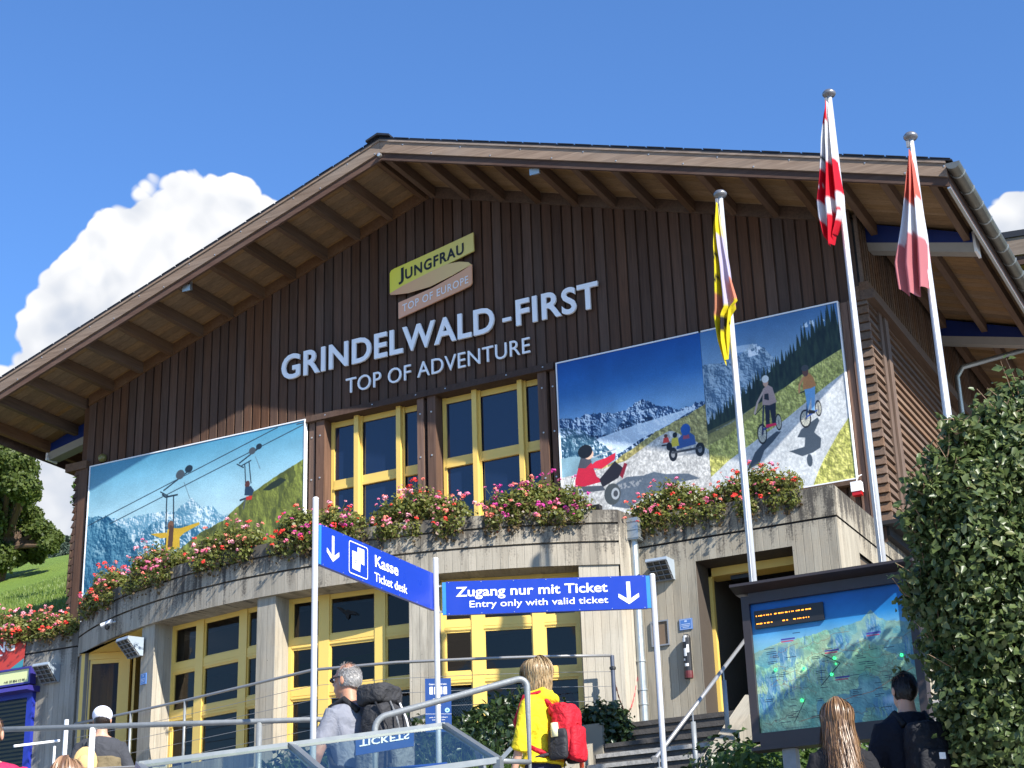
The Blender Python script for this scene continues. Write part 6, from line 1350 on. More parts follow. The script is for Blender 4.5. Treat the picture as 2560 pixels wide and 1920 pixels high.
arc_ger(212, 1290, 1.18, 'geranium clump at the far left end of the curved rim, red flowers at its edge', 3400, 22, [0, 1, 1, 3], 31, .45, .34)
arc_ger(338, 1243, 1.25, 'geranium clump in front of the yellow-clad rider on the chairlift billboard', 3400, 24, [0, 3, 4, 0], 32, .45, .30)
arc_ger(500, 1200, 1.25, 'geranium clump under the green hill of the chairlift billboard', 3400, 22, [0, 3, 1, 4], 33, .50, .30)
arc_ger(662, 1166, .85, 'geranium clump at the right end of the chairlift billboard behind the tall post', 2600, 14, [1, 3, 0, 2], 34, .48, .30)
arc_ger(745, 1160, .75, 'geranium clump at the foot of the left yellow window right of the tall post', 2200, 16, [0, 2, 4, 1], 35, .40, .22)
arc_ger(912, 1137, 1.35, 'geranium clump between the two tall yellow windows, orange and pink flowers', 3800, 34, [3, 0, 1, 4], 36, .50, .34)
arc_ger(1163, 1118, 1.30, 'geranium clump under the right yellow window, magenta flowers', 3800, 34, [2, 0, 2, 3], 37, .52, .30)
for xd, lb, sd, nb in ((1455, 'geranium clump under the cart billboard right of the rainwater head', 38, 22), (1640, 'geranium clump under the scooter billboard behind the left flagpole', 39, 24)):
    p_ = ON(xd, 1100, 1, YB+.18); geranium(lb, (p_[0], YB+.16, 8.46), (1, 0), 1.12, .48, .32, 3600, nb, [1, 0, 3, 0], sd)
for k, (x, lb) in enumerate(((-20.0, 'geranium hedge above the flood light on the left retaining wall'), (-21.1, 'geranium hedge above the red poster at the left picture edge'))):
    geranium(lb, (x, 21.66, 8.27 if k else 8.20), (1, 0), 1.25, .40, .04 if k else .14, 3600, 26, [3, 1, 0, 4, 3], 41+k)

# ivy slope and bushes -------------------------------------------------------------------
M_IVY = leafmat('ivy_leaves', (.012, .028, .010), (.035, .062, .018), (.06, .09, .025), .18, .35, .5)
M_SHR = leafmat('shrub_leaves', (.045, .085, .018), (.10, .165, .035), (.16, .21, .06), .4, .45)
M_HED = leafmat('hedge_leaves', (.055, .090, .028), (.135, .18, .062), (.28, .28, .12), .38, .38, .45)
M_BARK = plain('bark', (.09, .06, .04), .9, 0, .2, .3, 14, .6, 30); M_TWIG = plain('pale_twig', (.30, .19, .12), .7)
r = np.random.default_rng(50); n = 9000; X_ = r.uniform(-13.4, -9.5, n); Y_ = r.uniform(18.0, 20.2, n)
Z_ = np.array([hgt(a, b) for a, b in zip(X_, Y_)])+r.uniform(0, .45, n)*np.clip((Y_-16)/3, .3, 1)+.12*np.sin(X_*3)+.1
ED = pts
edge_y = np.interp(X_, [q[0] for q in ED], [q[1] for q in ED])-.1; ok = Y_ < edge_y
solo('ivy_bank', leafcloud('ivy_bank', np.stack([X_, Y_, Z_], 1)[ok], .085, .2, 'leaf', None, .4, 51, up=.5), M_IVY, 'dark ivy covering the top of the bank below the terrace railing', 'ivy', kind='stuff')
n = 22000; X_ = r.uniform(-12.9, -9.42, n); Y_ = r.uniform(13.4, 18.7, n); Z_ = np.array([hgt(a, b) for a, b in zip(X_, Y_)]); P = np.stack([X_, Y_, Z_], 1)
d = r.normal(size=(n, 3))*.45; d[:, 2] = 1; s = r.uniform(.15, .42, n)[:, None]*(.5+.8*(np.sin(X_*5)*np.sin(Y_*4) > 0))[:, None]; b = np.cross(d, r.normal(size=(n, 3))); b /= np.linalg.norm(b, axis=1)[:, None]
V = np.stack([P-b*.010, P+b*.010, P+d*s*.6+b*.008, P+d*s], 1); solo('tall_grass', quadmesh('tall_grass', V, [(0, 1, 2), (0, 2, 3)]), M_SHR, 'tufts of long green grass on the bank left of the stairs', 'grass', kind='stuff')
def bush(name, label, cat, lob, n, size, mat_, seed, shell=.5, group=None, stems=True, zg=None):
    lob = np.array(lob, float); c = lob[:, :3].mean(0); z0 = zg if zg is not None else hgt(c[0], c[1]); T = thing(name, label, cat, (c[0], c[1], z0), group)
    P, D = lobecloud(lob, n, seed, shell); put('foliage', leafcloud('foliage', P, size, .35, 'leaf', D, .45, seed), mat_, T, kind='stuff')
    if stems:
        rr_ = random.Random(seed); st = MB()
        for L_ in lob:
            for q in range(2): b_ = (c[0]+rr_.uniform(-.2, .2), c[1]+rr_.uniform(-.2, .2), z0-.1); st.tube([b_, ((b_[0]+L_[0])/2+rr_.uniform(-.1, .1), (b_[1]+L_[1])/2, (b_[2]+L_[2])/2), tuple(L_[:3]+np.array([rr_.uniform(-.3, .3)*L_[3], 0, L_[5]*.5]))], [.035, .02, .006], 6)
        put('stems', st, M_BARK, T)
    return T
p_ = W(1305, 1556, 22.0); bush('bush', 'round dark bush at the top of the bank beside the stairs', 'bush', [(p_[0], p_[1], p_[2]-.02, .34, .30, .28), (p_[0]+.15, p_[1], p_[2]-.25, .28, .26, .24), (p_[0]-.42, p_[1], p_[2]-.2, .34, .3, .26)], 3000, .07, M_IVY, 60)
for k, (xd, yd, D_, rx, lb, mm) in enumerate(((1590, 1640, 14.2, .42, 'small dark shrub between the stairs and the map board', M_IVY), (1700, 1625, 14.0, .45, 'sunlit shrub seen under the left half of the map board', M_SHR), (1850, 1620, 13.6, .45, 'sunlit shrub seen under the right half of the map board', M_SHR), (1620, 1655, 13.2, .35, 'low shrub at the foot of the map board left leg', M_SHR))):
    p_ = W(xd, yd, D_); bush('shrub', lb, 'shrub', [(p_[0], p_[1], p_[2]-.1, rx, rx, .30), (p_[0]+.3, p_[1]+.1, p_[2]-.2, rx*.8, rx*.8, .28), (p_[0]-.25, p_[1], p_[2]-.3, rx*.8, rx*.7, .3), (p_[0], p_[1], p_[2]-.7, rx*1.1, rx, .35)], 2600, .062, mm, 61+k, .4)
# the big hedge on the right ------------------------------------------------------------
HB = [(2210, 900, 11.3, 78), (2150, 935, 11.1, 66), (2095, 975, 11.0, 52), (2040, 1010, 10.9, 42), (2200, 1040, 11.0, 120), (2110, 1090, 10.8, 95), (2035, 1085, 10.8, 62), (2000, 1130, 10.8, 50), (1992, 1060, 10.8, 30), (2065, 930, 10.9, 26), (2010, 1170, 10.8, 44), (2120, 1210, 10.7, 110), (2220, 1230, 10.8, 120), (2040, 1270, 10.8, 82), (2000, 1290, 10.85, 50), (2130, 1340, 10.7, 120), (2060, 1400, 10.7, 72), (2200, 1450, 10.7, 130), (2110, 1500, 10.6, 90), (2180, 1600, 10.6, 130), (2260, 1350, 10.7, 130), (2100, 1640, 10.7, 70), (2260, 960, 11.2, 110), (2070, 1580, 10.9, 50)]
lob = []
for (xd, yd, D_, rp) in HB: p_ = W(xd, yd, D_); rr_ = rp*SS*D_/FPX; lob.append((p_[0], p_[1], p_[2], rr_, rr_*1.2, rr_))
HT = bush('hedge', 'tall leafy hedge with glossy dark leaves filling the right edge of the view', 'hedge', lob, 30000, .048, M_HED, 70, .72, stems=False, zg=hgt(-1.5, 11))
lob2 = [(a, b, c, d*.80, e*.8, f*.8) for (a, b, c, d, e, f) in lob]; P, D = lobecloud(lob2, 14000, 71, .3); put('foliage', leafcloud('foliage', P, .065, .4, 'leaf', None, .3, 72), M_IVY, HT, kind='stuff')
rr_ = random.Random(8); st = MB(); TP = []
for (xd, yd, D_, rp) in HB:
    for q in range(6):
        a = rr_.uniform(.2, 2.9); L_ = rr_.uniform(.9, 1.75); p0 = W(xd, yd+rp*.3, D_-.1); p1 = W(xd+rp*L_*math.cos(a), yd-rp*L_*math.sin(a), D_-.12); pm = (p0+p1)/2+np.array([rr_.uniform(-.05, .05), 0, rr_.uniform(-.03, .06)]); st.tube([tuple(p0), tuple(pm), tuple(p1)], [.005, .0035, .0015], 5, False)
        for f_ in np.linspace(.45, 1.0, 9): TP.append(p0+(p1-p0)*f_+np.array([rr_.uniform(-.03, .03) for _ in range(3)]))
for path in (((1945, 1300), (1962, 1310), (1975, 1335)), ((1930, 1310), (1955, 1325), (1975, 1345)), ((1985, 1400), (1960, 1415), (1935, 1440)), ((1990, 1180), (1968, 1165), (1952, 1120))):
    for (xa, ya) in path:
        for _ in range(3): TP.append(W(xa+rr_.uniform(-8, 8), ya+rr_.uniform(-8, 8), 10.7))
put('stems', st, M_TWIG, HT); put('foliage', leafcloud('foliage', np.array(TP), .055, .3, 'leaf', None, .4, 73, up=.3), M_HED, HT, kind='stuff')
st = MB(); 
for k in range(6): b_ = W(2050+k*40, 1650, 11.3); b_[2] = hgt(b_[0], b_[1])-.1; tpt = W(2040+k*38, 1150-(k % 3)*60, 11.3); st.tube([tuple(b_), tuple((b_+tpt)/2+np.array([.08*(k % 2), 0, 0])), tuple(tpt)], [.05, .035, .01], 8)
put('trunk', st, M_BARK, HT)

# trees on the lawn ------------------------------------------------------------------------
M_TREE = leafmat('broadleaf_leaves', (.045, .072, .016), (.105, .14, .03), (.16, .19, .05), .35, .5, .3)
def tree(label, lob, base, n, size, seed):
    T = thing('broadleaf_tree', label, 'tree', base); P, D = lobecloud(lob, n, seed, .25); put('crown', leafcloud('crown', P, size, .4, 'quad', D, .5, seed), M_TREE, T, kind='stuff')
    st = MB(); rr_ = random.Random(seed); c = np.mean(np.array(lob)[:, :3], 0); top = (c[0], c[1], c[2]); st.tube([base, ((base[0]*.5+top[0]*.5), base[1]*.5+top[1]*.5, base[2]*.5+top[2]*.5), top], [.45, .33, .15], 10)
    for L_ in lob: q = rr_.uniform(.3, .8); s_ = tuple(base[i]*(1-q)+top[i]*q for i in range(3)); st.tube([s_, tuple((s_[i]+L_[i])/2+rr_.uniform(-.2, .2) for i in range(3)), tuple(L_[:3])], [.16, .10, .03], 7)
    put('trunk', st, M_BARK, T); return T
D_ = 56; lob = []
for (xd, yd, rp) in ((-30, 1010, 60), (25, 1000, 42), (55, 1010, 26), (10, 1070, 55), (62, 1065, 24), (70, 1110, 22), (40, 1130, 45), (-40, 1120, 60), (90, 1145, 26), (118, 1160, 18), (60, 1175, 36), (10, 1180, 40), (-60, 1000, 70), (-20, 960, 40), (20, 975, 24), (105, 1178, 20), (30, 1195, 30), (75, 1195, 24), (-10, 1200, 40), (45, 1050, 36)):
    p_ = W(xd, yd, D_+random.uniform(-1.5, 1.5)); q = rp*.95*SS*D_/FPX; lob.append((p_[0], p_[1], p_[2], q, q*1.3, q*.9))
b_ = W(-20, 1210, D_); tree('large broadleaf tree standing on the lawn at the left picture edge', lob, (b_[0], b_[1], hill_h(b_[0], b_[1])-.3), 150000, .115, 80)
p_ = W(172, 1090, 40); bush('shrub', 'slender shrub whose leaves show behind the left corner of the gable', 'shrub', [(p_[0], p_[1], p_[2]+z_, .15, .15, .22) for z_ in (.1, .5, 1.1)], 260, .12, M_SHR, 81, zg=hill_h(p_[0], p_[1]))
# conifers on the far ridge
M_PINE = leafmat('hazed_conifer_needles', (.050, .075, .058), (.075, .105, .080), (.10, .125, .09), .1, .8, .1)  # bluish haze of the distance is mixed into the needle colour
def pine_mesh(seed, h=8.5):
    r = np.random.default_rng(seed); n = 520; t = r.uniform(0, 1, n)**.8; rad = (1-t)*h*.16*(.65+.35*np.sin(t*46+seed))+.05; a = r.uniform(0, 6.283, n); rr_ = rad*r.uniform(.5, 1.05, n)
    P = np.stack([rr_*np.cos(a), rr_*np.sin(a), t*h-rr_*.25], 1); D = np.stack([np.cos(a), np.sin(a), -.4*np.ones(n)], 1); me = leafcloud('crown', P, .75, .5, 'quad', D, .4, seed); me.materials.append(M_PINE)
    t_ = MB(); t_.tube([(0, 0, -2), (0, 0, h*.98)], [.18, .02], 6); tm = t_.mesh('trunk'); tm.materials.append(M_BARK); return me, tm
PM = [pine_mesh(90+k) for k in range(4)]; rr_ = random.Random(12); first = True
spots = [(xd, 0) for xd in range(72, 186, 5)]+[(xd, 1) for xd in range(70, 186, 6)]+[(xd, 2) for xd in range(70, 186, 6)]+[(xd, 3) for xd in range(72, 190, 7)]
for (xd, row) in spots:
    yd = (1164, 1180, 1196, 1210)[row]+rr_.uniform(-4, 4); D_ = (158, 150, 143, 137)[row]; q = W(xd+rr_.uniform(-3, 3), yd, D_); T = thing('pine_tree', 'dark conifer in the misty stand on the far ridge behind the lawn', 'tree', (q[0], q[1], q[2]-6.5), 'conifers on the far ridge')
    s_ = rr_.uniform(.75, 1.1)*(.9 if xd > 110 else 1.0)
    for me, nm in zip(rr_.choice(PM), ('crown', 'trunk')): o = bpy.data.objects.new(nm, me); COL.objects.link(o); o.parent = T; o.scale = (s_, s_, s_); o.location = (0, 0, 8.5*(1-s_)-2.0)

# neighbouring building at the far right ---------------------------------------------------
q = W(2135, 500, 52); NB = thing('neighbour_chalet', 'second dark timber roof glimpsed past the gutter at the right picture edge', 'building', (q[0]+8, q[1]+6, 8))
m_ = MB(); x0_, z0_ = q[0]-2.5, q[2]; m_.prism([(x0_, z0_+.10), (x0_+18, z0_-1.35), (x0_+18, z0_-1.55), (x0_, z0_-.10)], q[1], q[1]+14, 1); put('roof', m_, M_ROOF, NB)
m_ = MB(); m_.prism([(x0_, z0_-.11), (x0_+18, z0_-1.56), (x0_+18, z0_-2.15), (x0_, z0_-.70)], q[1]+.05, q[1]+.15, 1); put('barge_board', m_, M_BARGE, NB)
m_ = MB(); m_.prism([(x0_, z0_-.70), (x0_+18, z0_-2.15), (x0_+18, z0_-2.45), (x0_, z0_-1.0)], q[1]+.12, q[1]+.22, 1); put('lower_barge_board', m_, M_BARGE2, NB)
m_ = MB(); m_.prism([(x0_, z0_-.9), (x0_+18, z0_-2.35), (x0_+18, z0_-2.45), (x0_, z0_-1.0)], q[1]+.25, q[1]+13, 1); put('soffit', m_, M_SOFF, NB)
m_ = MB(); m_.box((x0_, q[1]+3.2, 8), (x0_+17.5, q[1]+13, z0_-2.3)); put('wall', m_, M_WALL, NB)
for k in range(7): m_ = MB(); x_ = x0_+.5+k*1.2; m_.box((x_, q[1]+.3, z0_-1.0-.0806*(x_-x0_)-.3), (x_+.2, q[1]+3.2, z0_-.95-.0806*(x_-x0_))); put('beam', m_, M_BEAM, NB)
g0 = W(2196, 600, 55); m_ = MB(); m_.box((g0[0], g0[1]-1, g0[2]-1.1), (g0[0]+2.4, g0[1]-.9, g0[2]+.6)); w_ = put('window', m_, plain('grey_render', (.33, .33, .32), .8), NB)
m_ = MB(); m_.box((g0[0]+.25, g0[1]-1.03, g0[2]-.9), (g0[0]+2.2, g0[1]-1.0, g0[2]+.4)); put('pane', m_, plain('far_glass', (.05, .06, .08), .1), w_)
# ================================================================== PEOPLE
def ring_tube(parts, rings, n=14):
    """rings: (cx,cy,cz, rx, ry) horizontal-ish ellipses -> closed tube"""
    v = []; f = []; b = 0
    for (cx, cy, cz, rx, ry) in rings:
        for k in range(n): a = 2*math.pi*k/n; v.append((cx+rx*math.cos(a), cy+ry*math.sin(a), cz))
    m = len(rings)
    for i in range(m-1):
        for k in range(n): f.append((i*n+k, i*n+(k+1) % n, (i+1)*n+(k+1) % n, (i+1)*n+k))
    f.append(tuple(range(n))[::-1]); f.append(tuple((m-1)*n+k for k in range(n))); parts.append((v, f))
def limb(parts, pts, rad, n=12):
    t = MB(); t.tube(pts, rad, n); parts.append((t.v, t.f))
def ball(parts, c, r3, n=14, rot=None):
    v = []; f = []; m = 10
    for i in range(m+1):
        th = math.pi*i/m
        for k in range(n):
            a = 2*math.pi*k/n; p = Vector((r3[0]*math.sin(th)*math.cos(a), r3[1]*math.sin(th)*math.sin(a), r3[2]*math.cos(th)))
            if rot is not None: p = rot @ p
            v.append(tuple(p+Vector(c)))
    for i in range(m):
        for k in range(n): f.append((i*n+k, (i+1)*n+k, (i+1)*n+(k+1) % n, i*n+(k+1) % n))
    parts.append((v, f))
def fuse(name, parts, voxel=.012, smooth=6, fac=.5, disp=0, dsc=.05, seed=0):
    v = []; f = []
    for (a, b) in parts: o = len(v); v += [tuple(q) for q in a]; f += [tuple(i+o for i in q) for q in b]
    me = bpy.data.meshes.new(name); me.from_pydata(v, [], f); ob_ = bpy.data.objects.new(name, me); COL.objects.link(ob_)
    m = ob_.modifiers.new('r', 'REMESH'); m.mode = 'VOXEL'; m.voxel_size = voxel; m.use_smooth_shade = True
    s = ob_.modifiers.new('s', 'SMOOTH'); s.iterations = smooth; s.factor = fac
    if disp:
        tx = bpy.data.textures.new(name, 'CLOUDS'); tx.noise_scale = dsc; tx.noise_depth = 2; d = ob_.modifiers.new('d', 'DISPLACE'); d.texture = tx; d.strength = disp; d.mid_level = .5; d.texture_coords = 'LOCAL'
    bpy.context.view_layer.update(); dg = bpy.context.evaluated_depsgraph_get(); out = bpy.data.meshes.new_from_object(ob_.evaluated_get(dg)); bpy.data.objects.remove(ob_); out.name = name
    out.materials.clear(); return out
def skinmat(name, col):
    m, N, p, o = newmat(name); pset(N, p, N.mix(N.noise(objco(N), 30, 4), tuple(q*.85 for q in col), tuple(q*1.1 for q in col)), .5, 0, .4)
    p.inputs['Subsurface Weight'].default_value = .15; p.inputs['Subsurface Radius'].default_value = (.02, .008, .005); return m
def cloth(name, col, rough=.85, var=.15, weave=260, wr=0.5):
    m, N, p, o = newmat(name); co = objco(N); c = N.mix(N.noise(co, 9, 4), tuple(q*(1-var) for q in col), tuple(min(1, q*(1+var)) for q in col)); pset(N, p, c, rough, 0, .25)
    bump(N, p, N.math('ADD', N.math('MULTIPLY', N.noise(co, 14, 3, .5, 1.2), 1.0), N.math('MULTIPLY', N.noise(co, weave, 2), .06)), wr, .03); return m
def hairmat(name, ca, cb, cc_):
    m, N, p, o = newmat(name); g = N.n('ShaderNodeNewGeometry'); pset(N, p, N.ramp(g.outputs['Random Per Island'], [(0, ca), (.5, cb), (1, cc_)]), .38, 0, .5)
    return m
M_SK = skinmat('skin', (.55, .31, .21)); M_SK2 = skinmat('tanned_skin', (.48, .24, .15))
def strands(name, roots, nseg, fall, length, width, seed, clump=.0, curl=.012, gravity=1.0, jit=.15):
    """ribbons starting at head surface points (p, outward), flowing along fall then down"""
    r = np.random.default_rng(seed); V = []; F = []
    for (p, nrm, ln) in roots:
        p = np.array(p, float); d = np.array(nrm, float); L_ = length*ln*(1+jit*r.uniform(-1, 1)); step = L_/nseg; side = np.cross(d, (0, 0, 1.)); side = side/(np.linalg.norm(side)+1e-6); w_ = width*r.uniform(.6, 1.2); ph = r.uniform(0, 6.28); b = len(V); q = p.copy()
        for i in range(nseg+1):
            t = i/nseg; ww = w_*(1-.75*t**2.5); s_ = side+.35*np.array([math.sin(ph), math.cos(ph), 0]); s_ /= np.linalg.norm(s_)
            V.append(q-s_*ww); V.append(q+s_*ww)
            dirn = fall(q, d, t); q = q+dirn*step+curl*np.array([math.sin(ph+5*t), math.cos(ph*1.7+4*t), 0])*step*8*t
        for i in range(nseg): F.append((b+2*i, b+2*i+1, b+2*i+3, b+2*i+2))
    me = bpy.data.meshes.new(name); me.from_pydata([tuple(v) for v in V], [], F); me.polygons.foreach_set('use_smooth', [True]*len(me.polygons)); return me
def make_person(label, foot, H, heading, outfit, pose, group=None, fine=.011):
    """local frame: x right, y forward, z up; heading = direction of +y in degrees"""
    T = thing('person', label, 'person', foot, group); T.rotation_euler = (0, 0, math.radians(heading-90)); k = H/1.75
    S = lambda *p: tuple(q*k for q in p)
    def rings(R_, grow=0): return [(a*k, b*k, c*k, (d+grow)*k, (e+grow)*k) for (a, b, c, d, e) in R_]
    fem = pose.get('fem', False); shw = .175 if fem else .20; lean = pose.get('lean', 0.0)
    L = lambda z: lean*max(0, z-.95)      # forward lean of the trunk
    torso = [(0, L(.86), .86, .155, .115), (0, L(.93), .93, .165, .122), (0, L(1.02), 1.02, .148 if fem else .155, .108), (0, L(1.12), 1.12, .138 if fem else .155, .105), (0, L(1.24), 1.24, .158 if fem else .175, .115), (0, L(1.34), 1.34, shw*.98, .112), (0, L(1.40), 1.40, shw*.95, .095), (0, L(1.445), 1.445, shw*.66, .075), (0, L(1.48), 1.48, .065, .06)]
    hx, hy, hz = 0, L(1.6)+.02+pose.get('hfwd', 0), 1.625
    parts = []; ring_tube(parts, rings(torso)); limb(parts, [S(0, L(1.42), 1.42), S(hx, hy-.015, 1.56)], [.062*k, .055*k])
    yawh = math.radians(pose.get('hyaw', 0)); Rz = Matrix.Rotation(yawh, 3, 'Z')
    def hp(x, y, z): p = Rz @ Vector((x, y, 0)); return ((hx+p.x)*k, (hy+p.y)*k, (hz+z)*k)
    ball(parts, hp(0, -.012, .02), (.076*k, .094*k, .098*k), rot=Rz); ball(parts, hp(0, .028, -.045), (.056*k, .062*k, .072*k), rot=Rz); ball(parts, hp(0, .060, -.088), (.026*k, .024*k, .022*k), rot=Rz)
    limb(parts, [hp(0, .078, .020), hp(0, .104, -.022)], [.008*k, .014*k], 8); ball(parts, hp(0, .086, -.058), (.022*k, .012*k, .010*k), rot=Rz); ball(parts, hp(0, .078, .034), (.05*k, .018*k, .014*k), rot=Rz)
    arms = pose['arms']
    def arm(sgn, e, w, parts_, r_=(.050, .041, .034, .025), g=0, upto=1.0, hand=True):
        s0 = (sgn*(shw-.035), L(1.39), 1.395)
        if upto >= 1: limb(parts_, [S(*s0), S(*[(s0[i]+e[i])/2 for i in range(3)]), S(*e), S(*[(e[i]+w[i])/2 for i in range(3)]), S(*w)], [(r_[0]+g)*k, (r_[0]*.93+g)*k, (r_[1]+g)*k, (r_[2]+g)*k, (r_[3]+g)*k])
        else:
            q = [e[i]+(w[i]-e[i])*max(0, (upto-.5)*2) for i in range(3)] if upto > .5 else [s0[i]+(e[i]-s0[i])*upto*2 for i in range(3)]
            pp = [S(*s0), S(*[(s0[i]+e[i])/2 for i in range(3)])]+([S(*e)] if upto > .5 else [])+[S(*q)]; limb(parts_, pp, [(r_[0]+g)*k, (r_[0]*.95+g)*k]+([(r_[1]+g+.004)*k] if upto > .5 else [])+[(r_[1]*(1.0 if upto <= .5 else .9)+g+.008)*k])
        if hand:
            d = (Vector(w)-Vector(e)).normalized(); fw_ = Vector((0, 1, 0))-d*d.y; fw_.normalize(); sd = d.cross(fw_)
            c = Vector(w); limb(parts_, [S(*c), S(*(c+d*.04)), S(*(c+d*.085))], [.024*k, .034*k, .030*k], 10)
            for i, (o_, ln) in enumerate(((-.028, .068), (-.010, .078), (.009, .073), (.026, .058))):
                b_ = c+d*.078+fw_*o_*-1; m_ = b_+d*ln*.55+sd*(.012*sgn); e_ = m_+d*ln*.40+sd*(.022*sgn); limb(parts_, [S(*b_), S(*m_), S(*e_)], [.0095*k, .0085*k, .0065*k], 7)
            b_ = c+d*.025+fw_*.028; limb(parts_, [S(*b_), S(*(b_+d*.035+fw_*.022)), S(*(b_+d*.062+fw_*.020))], [.012*k, .0105*k, .008*k], 7)
    for sgn, (e, w) in zip((-1, 1), arms): arm(sgn, e, w, parts)
    legs = pose.get('legs', (((-.10, .03, .50), (-.10, -.02, .08)), ((.10, -.02, .50), (.10, -.06, .08))))
    for sgn, (kn, an) in zip((-1, 1), legs):
        h_ = (sgn*.085, 0, .90); limb(parts, [S(*h_), S(*[(h_[i]+kn[i])/2 for i in range(3)]), S(*kn), S(kn[0], (kn[1]+an[1])/2-.015, (kn[2]+an[2])*.55), S(*an)], [.088*k, .078*k, .056*k, .055*k, .038*k]); limb(parts, [S(an[0], an[1]-.04, .045), S(an[0], an[1]+.15, .035)], [.040*k, .032*k])
    body = fuse('body', parts, fine, 4); body.materials.append(outfit.get('skin', M_SK)); b = put('body', body, [], None); b.parent = T
    def child(nm, me, mt, label_=None):
        if isinstance(me, MB): me = me.mesh(nm, True)
        if not me.materials: me.materials.append(mt)
        o = bpy.data.objects.new(nm, me); COL.objects.link(o); o.parent = T
        if label_: o['label'] = label_
        return o
    # ears
    for sgn in (-1, 1): pe = []; ball(pe, hp(sgn*.079, -.005, -.005), (.009*k, .019*k, .031*k), 10, Rz); child('ear', fuse('ear', pe, .005*k, 2), outfit.get('skin', M_SK))
    for sgn in (-1, 1): pe = []; ball(pe, hp(sgn*.030, .078, .012), (.012*k, .010*k, .009*k), 10, Rz); child('eye', fuse('eye', pe, .004*k, 1), M_WHITE)
    # top
    top = outfit['top']; sl = top.get('sleeve', .5); g = top.get('g', .014); tp = []
    tt = [(a, b_, c, d+g, e+g) for (a, b_, c, d, e) in torso if c >= top.get('hem', .93)-.02]
    hemz = top.get('hem', .93); tt = [(0, L(hemz), hemz, torso[1][3]+g+top.get('flare', .012), torso[1][4]+g+top.get('flare', .012))]+[q for q in tt if q[2] > hemz+.03]
    if not top.get('collar'): tt[-1] = (0, L(1.465), 1.465, .080, .072)
    ring_tube(tp, rings(tt))
    for sgn, (e, w) in zip((-1, 1), arms): arm(sgn, e, w, tp, g=g*.75, upto=sl, hand=False)
    if top.get('hood'):
        ball(tp, S(0, L(1.44)-.075, 1.435), (.125*k, .075*k, .055*k)); limb(tp, [S(-.085, L(1.46)+.02, 1.46), S(-.06, L(1.47)-.07, 1.475), S(.06, L(1.47)-.07, 1.475), S(.085, L(1.46)+.02, 1.46)], [.03*k, .04*k, .04*k, .03*k])
    child('shirt' if sl <= .5 else 'jacket', fuse('top', tp, fine, 3, .5, .018*k, .11), top['mat'])
    # trousers, shoes
    lp = []; ring_tube(lp, rings([(0, 0, .80, .150, .125), (0, 0, .86, .168, .130), (0, L(.96), .96, .165, .122)]))
    for sgn, (kn, an) in zip((-1, 1), legs):
        h_ = (sgn*.085, 0, .88); limb(lp, [S(*h_), S(*[(h_[i]+kn[i])/2 for i in range(3)]), S(*kn), S(kn[0], (kn[1]+an[1])/2-.01, (kn[2]+an[2])*.55), S(an[0], an[1], an[2]+.02)], [.098*k, .090*k, .068*k, .066*k, .056*k])
    child('trousers', fuse('trousers', lp, fine*1.2, 3, .5, .012*k, .12), outfit['legs'])
    for sgn, (kn, an) in zip((-1, 1), legs): sp = []; limb(sp, [S(an[0], an[1]-.055, .045), S(an[0], an[1]+.06, .045), S(an[0], an[1]+.17, .032)], [.046*k, .046*k, .036*k]); child('shoe', fuse('shoe', sp, .012, 2), M_BLACK)
    # hair
    hair = outfit.get('hair'); r = np.random.default_rng(outfit.get('seed', 1)); c0 = np.array(hp(0, -.012, .02)); R3 = np.array((.076, .094, .098))*k
    if hair:
        cap = []; ball(cap, hp(0, -.020, .026), (.081*k, .094*k, .098*k), rot=Rz)
        kind = hair['kind']; rts = []
        for _ in range(hair['n']):
            u = r.uniform(-.45 if kind != 'short' else (-.50 if hair.get('bald', 0) else -.82), 1); a = r.uniform(0, 2*math.pi); q = math.sqrt(1-u*u); lv = np.array([q*math.cos(a), q*math.sin(a), u])
            if lv[1] > .42 and u < .55: continue            # face stays free
            if lv[1] > .62 and u < .80: continue
            if kind == 'short' and u > .62 and lv[1] > -.55 and r.uniform() < hair.get('bald', .8): continue
            wv = np.array(Rz @ Vector(lv)); p = c0+wv*R3*1.02; rts.append((p, wv, 1.0 if kind != 'long' else 1.0-.15*max(0, u)))
        if kind == 'short':
            back = np.array(Rz @ Vector((0, -1, 0)))
            fall = lambda q_, d, t: (lambda v: v/np.linalg.norm(v))((lambda g_: g_-d*float(g_ @ d))(back*.5+np.array([0, 0, -.9]))+d*.16)
            me = strands('hair', rts, 3, fall, .026*k, .0022*k, 3, curl=.0)
        else:
            ln = hair['len']*k
            def fall(q_, d, t):
                rel = (q_-c0)/R3; m_ = np.linalg.norm(rel)
                if q_[2] > c0[2]-.03*k and m_ < 1.6:
                    rn = rel/max(m_, 1e-6); tg = np.array([0, 0, -1.0])-rn*(-rn[2]); nr_ = np.linalg.norm(tg)
                    bk = np.array(Rz @ Vector((0, -1, 0)))*.6; v = (tg/nr_ if nr_ > .25 else bk)+(1.14+hair.get('vol', .1)-m_)*rn*1.2+bk*.12
                else: v = np.array([0, 0, -1.0])+hair.get('back', .0)*np.array(Rz @ Vector((0, -1, 0)))*(1 if t < .7 else .2)-np.array([rel[0], rel[1], 0])*hair.get('tuck', .06)*(t > .5)
                return v/np.linalg.norm(v)
            me = strands('hair', rts, 12, fall, ln, hair.get('w', .0048)*k, 4, curl=hair.get('curl', .01), jit=.18)
        child('hair', me, hair['mat'])
        if kind != 'short':
            cc2 = fuse('hair_base', cap, .01*k, 2); nv = len(cc2.vertices); child('hair', cut_face(cc2, c0, Rz, k), hair['mat'])
        else:
            cap = []; ball(cap, hp(0, -.022, .012), (.0795*k, .092*k, .094*k), rot=Rz); child('hair', cut_face(fuse('hair_base', cap, .009*k, 2), c0, Rz, k, top=hair.get('bald', 0)), hair['mat'])
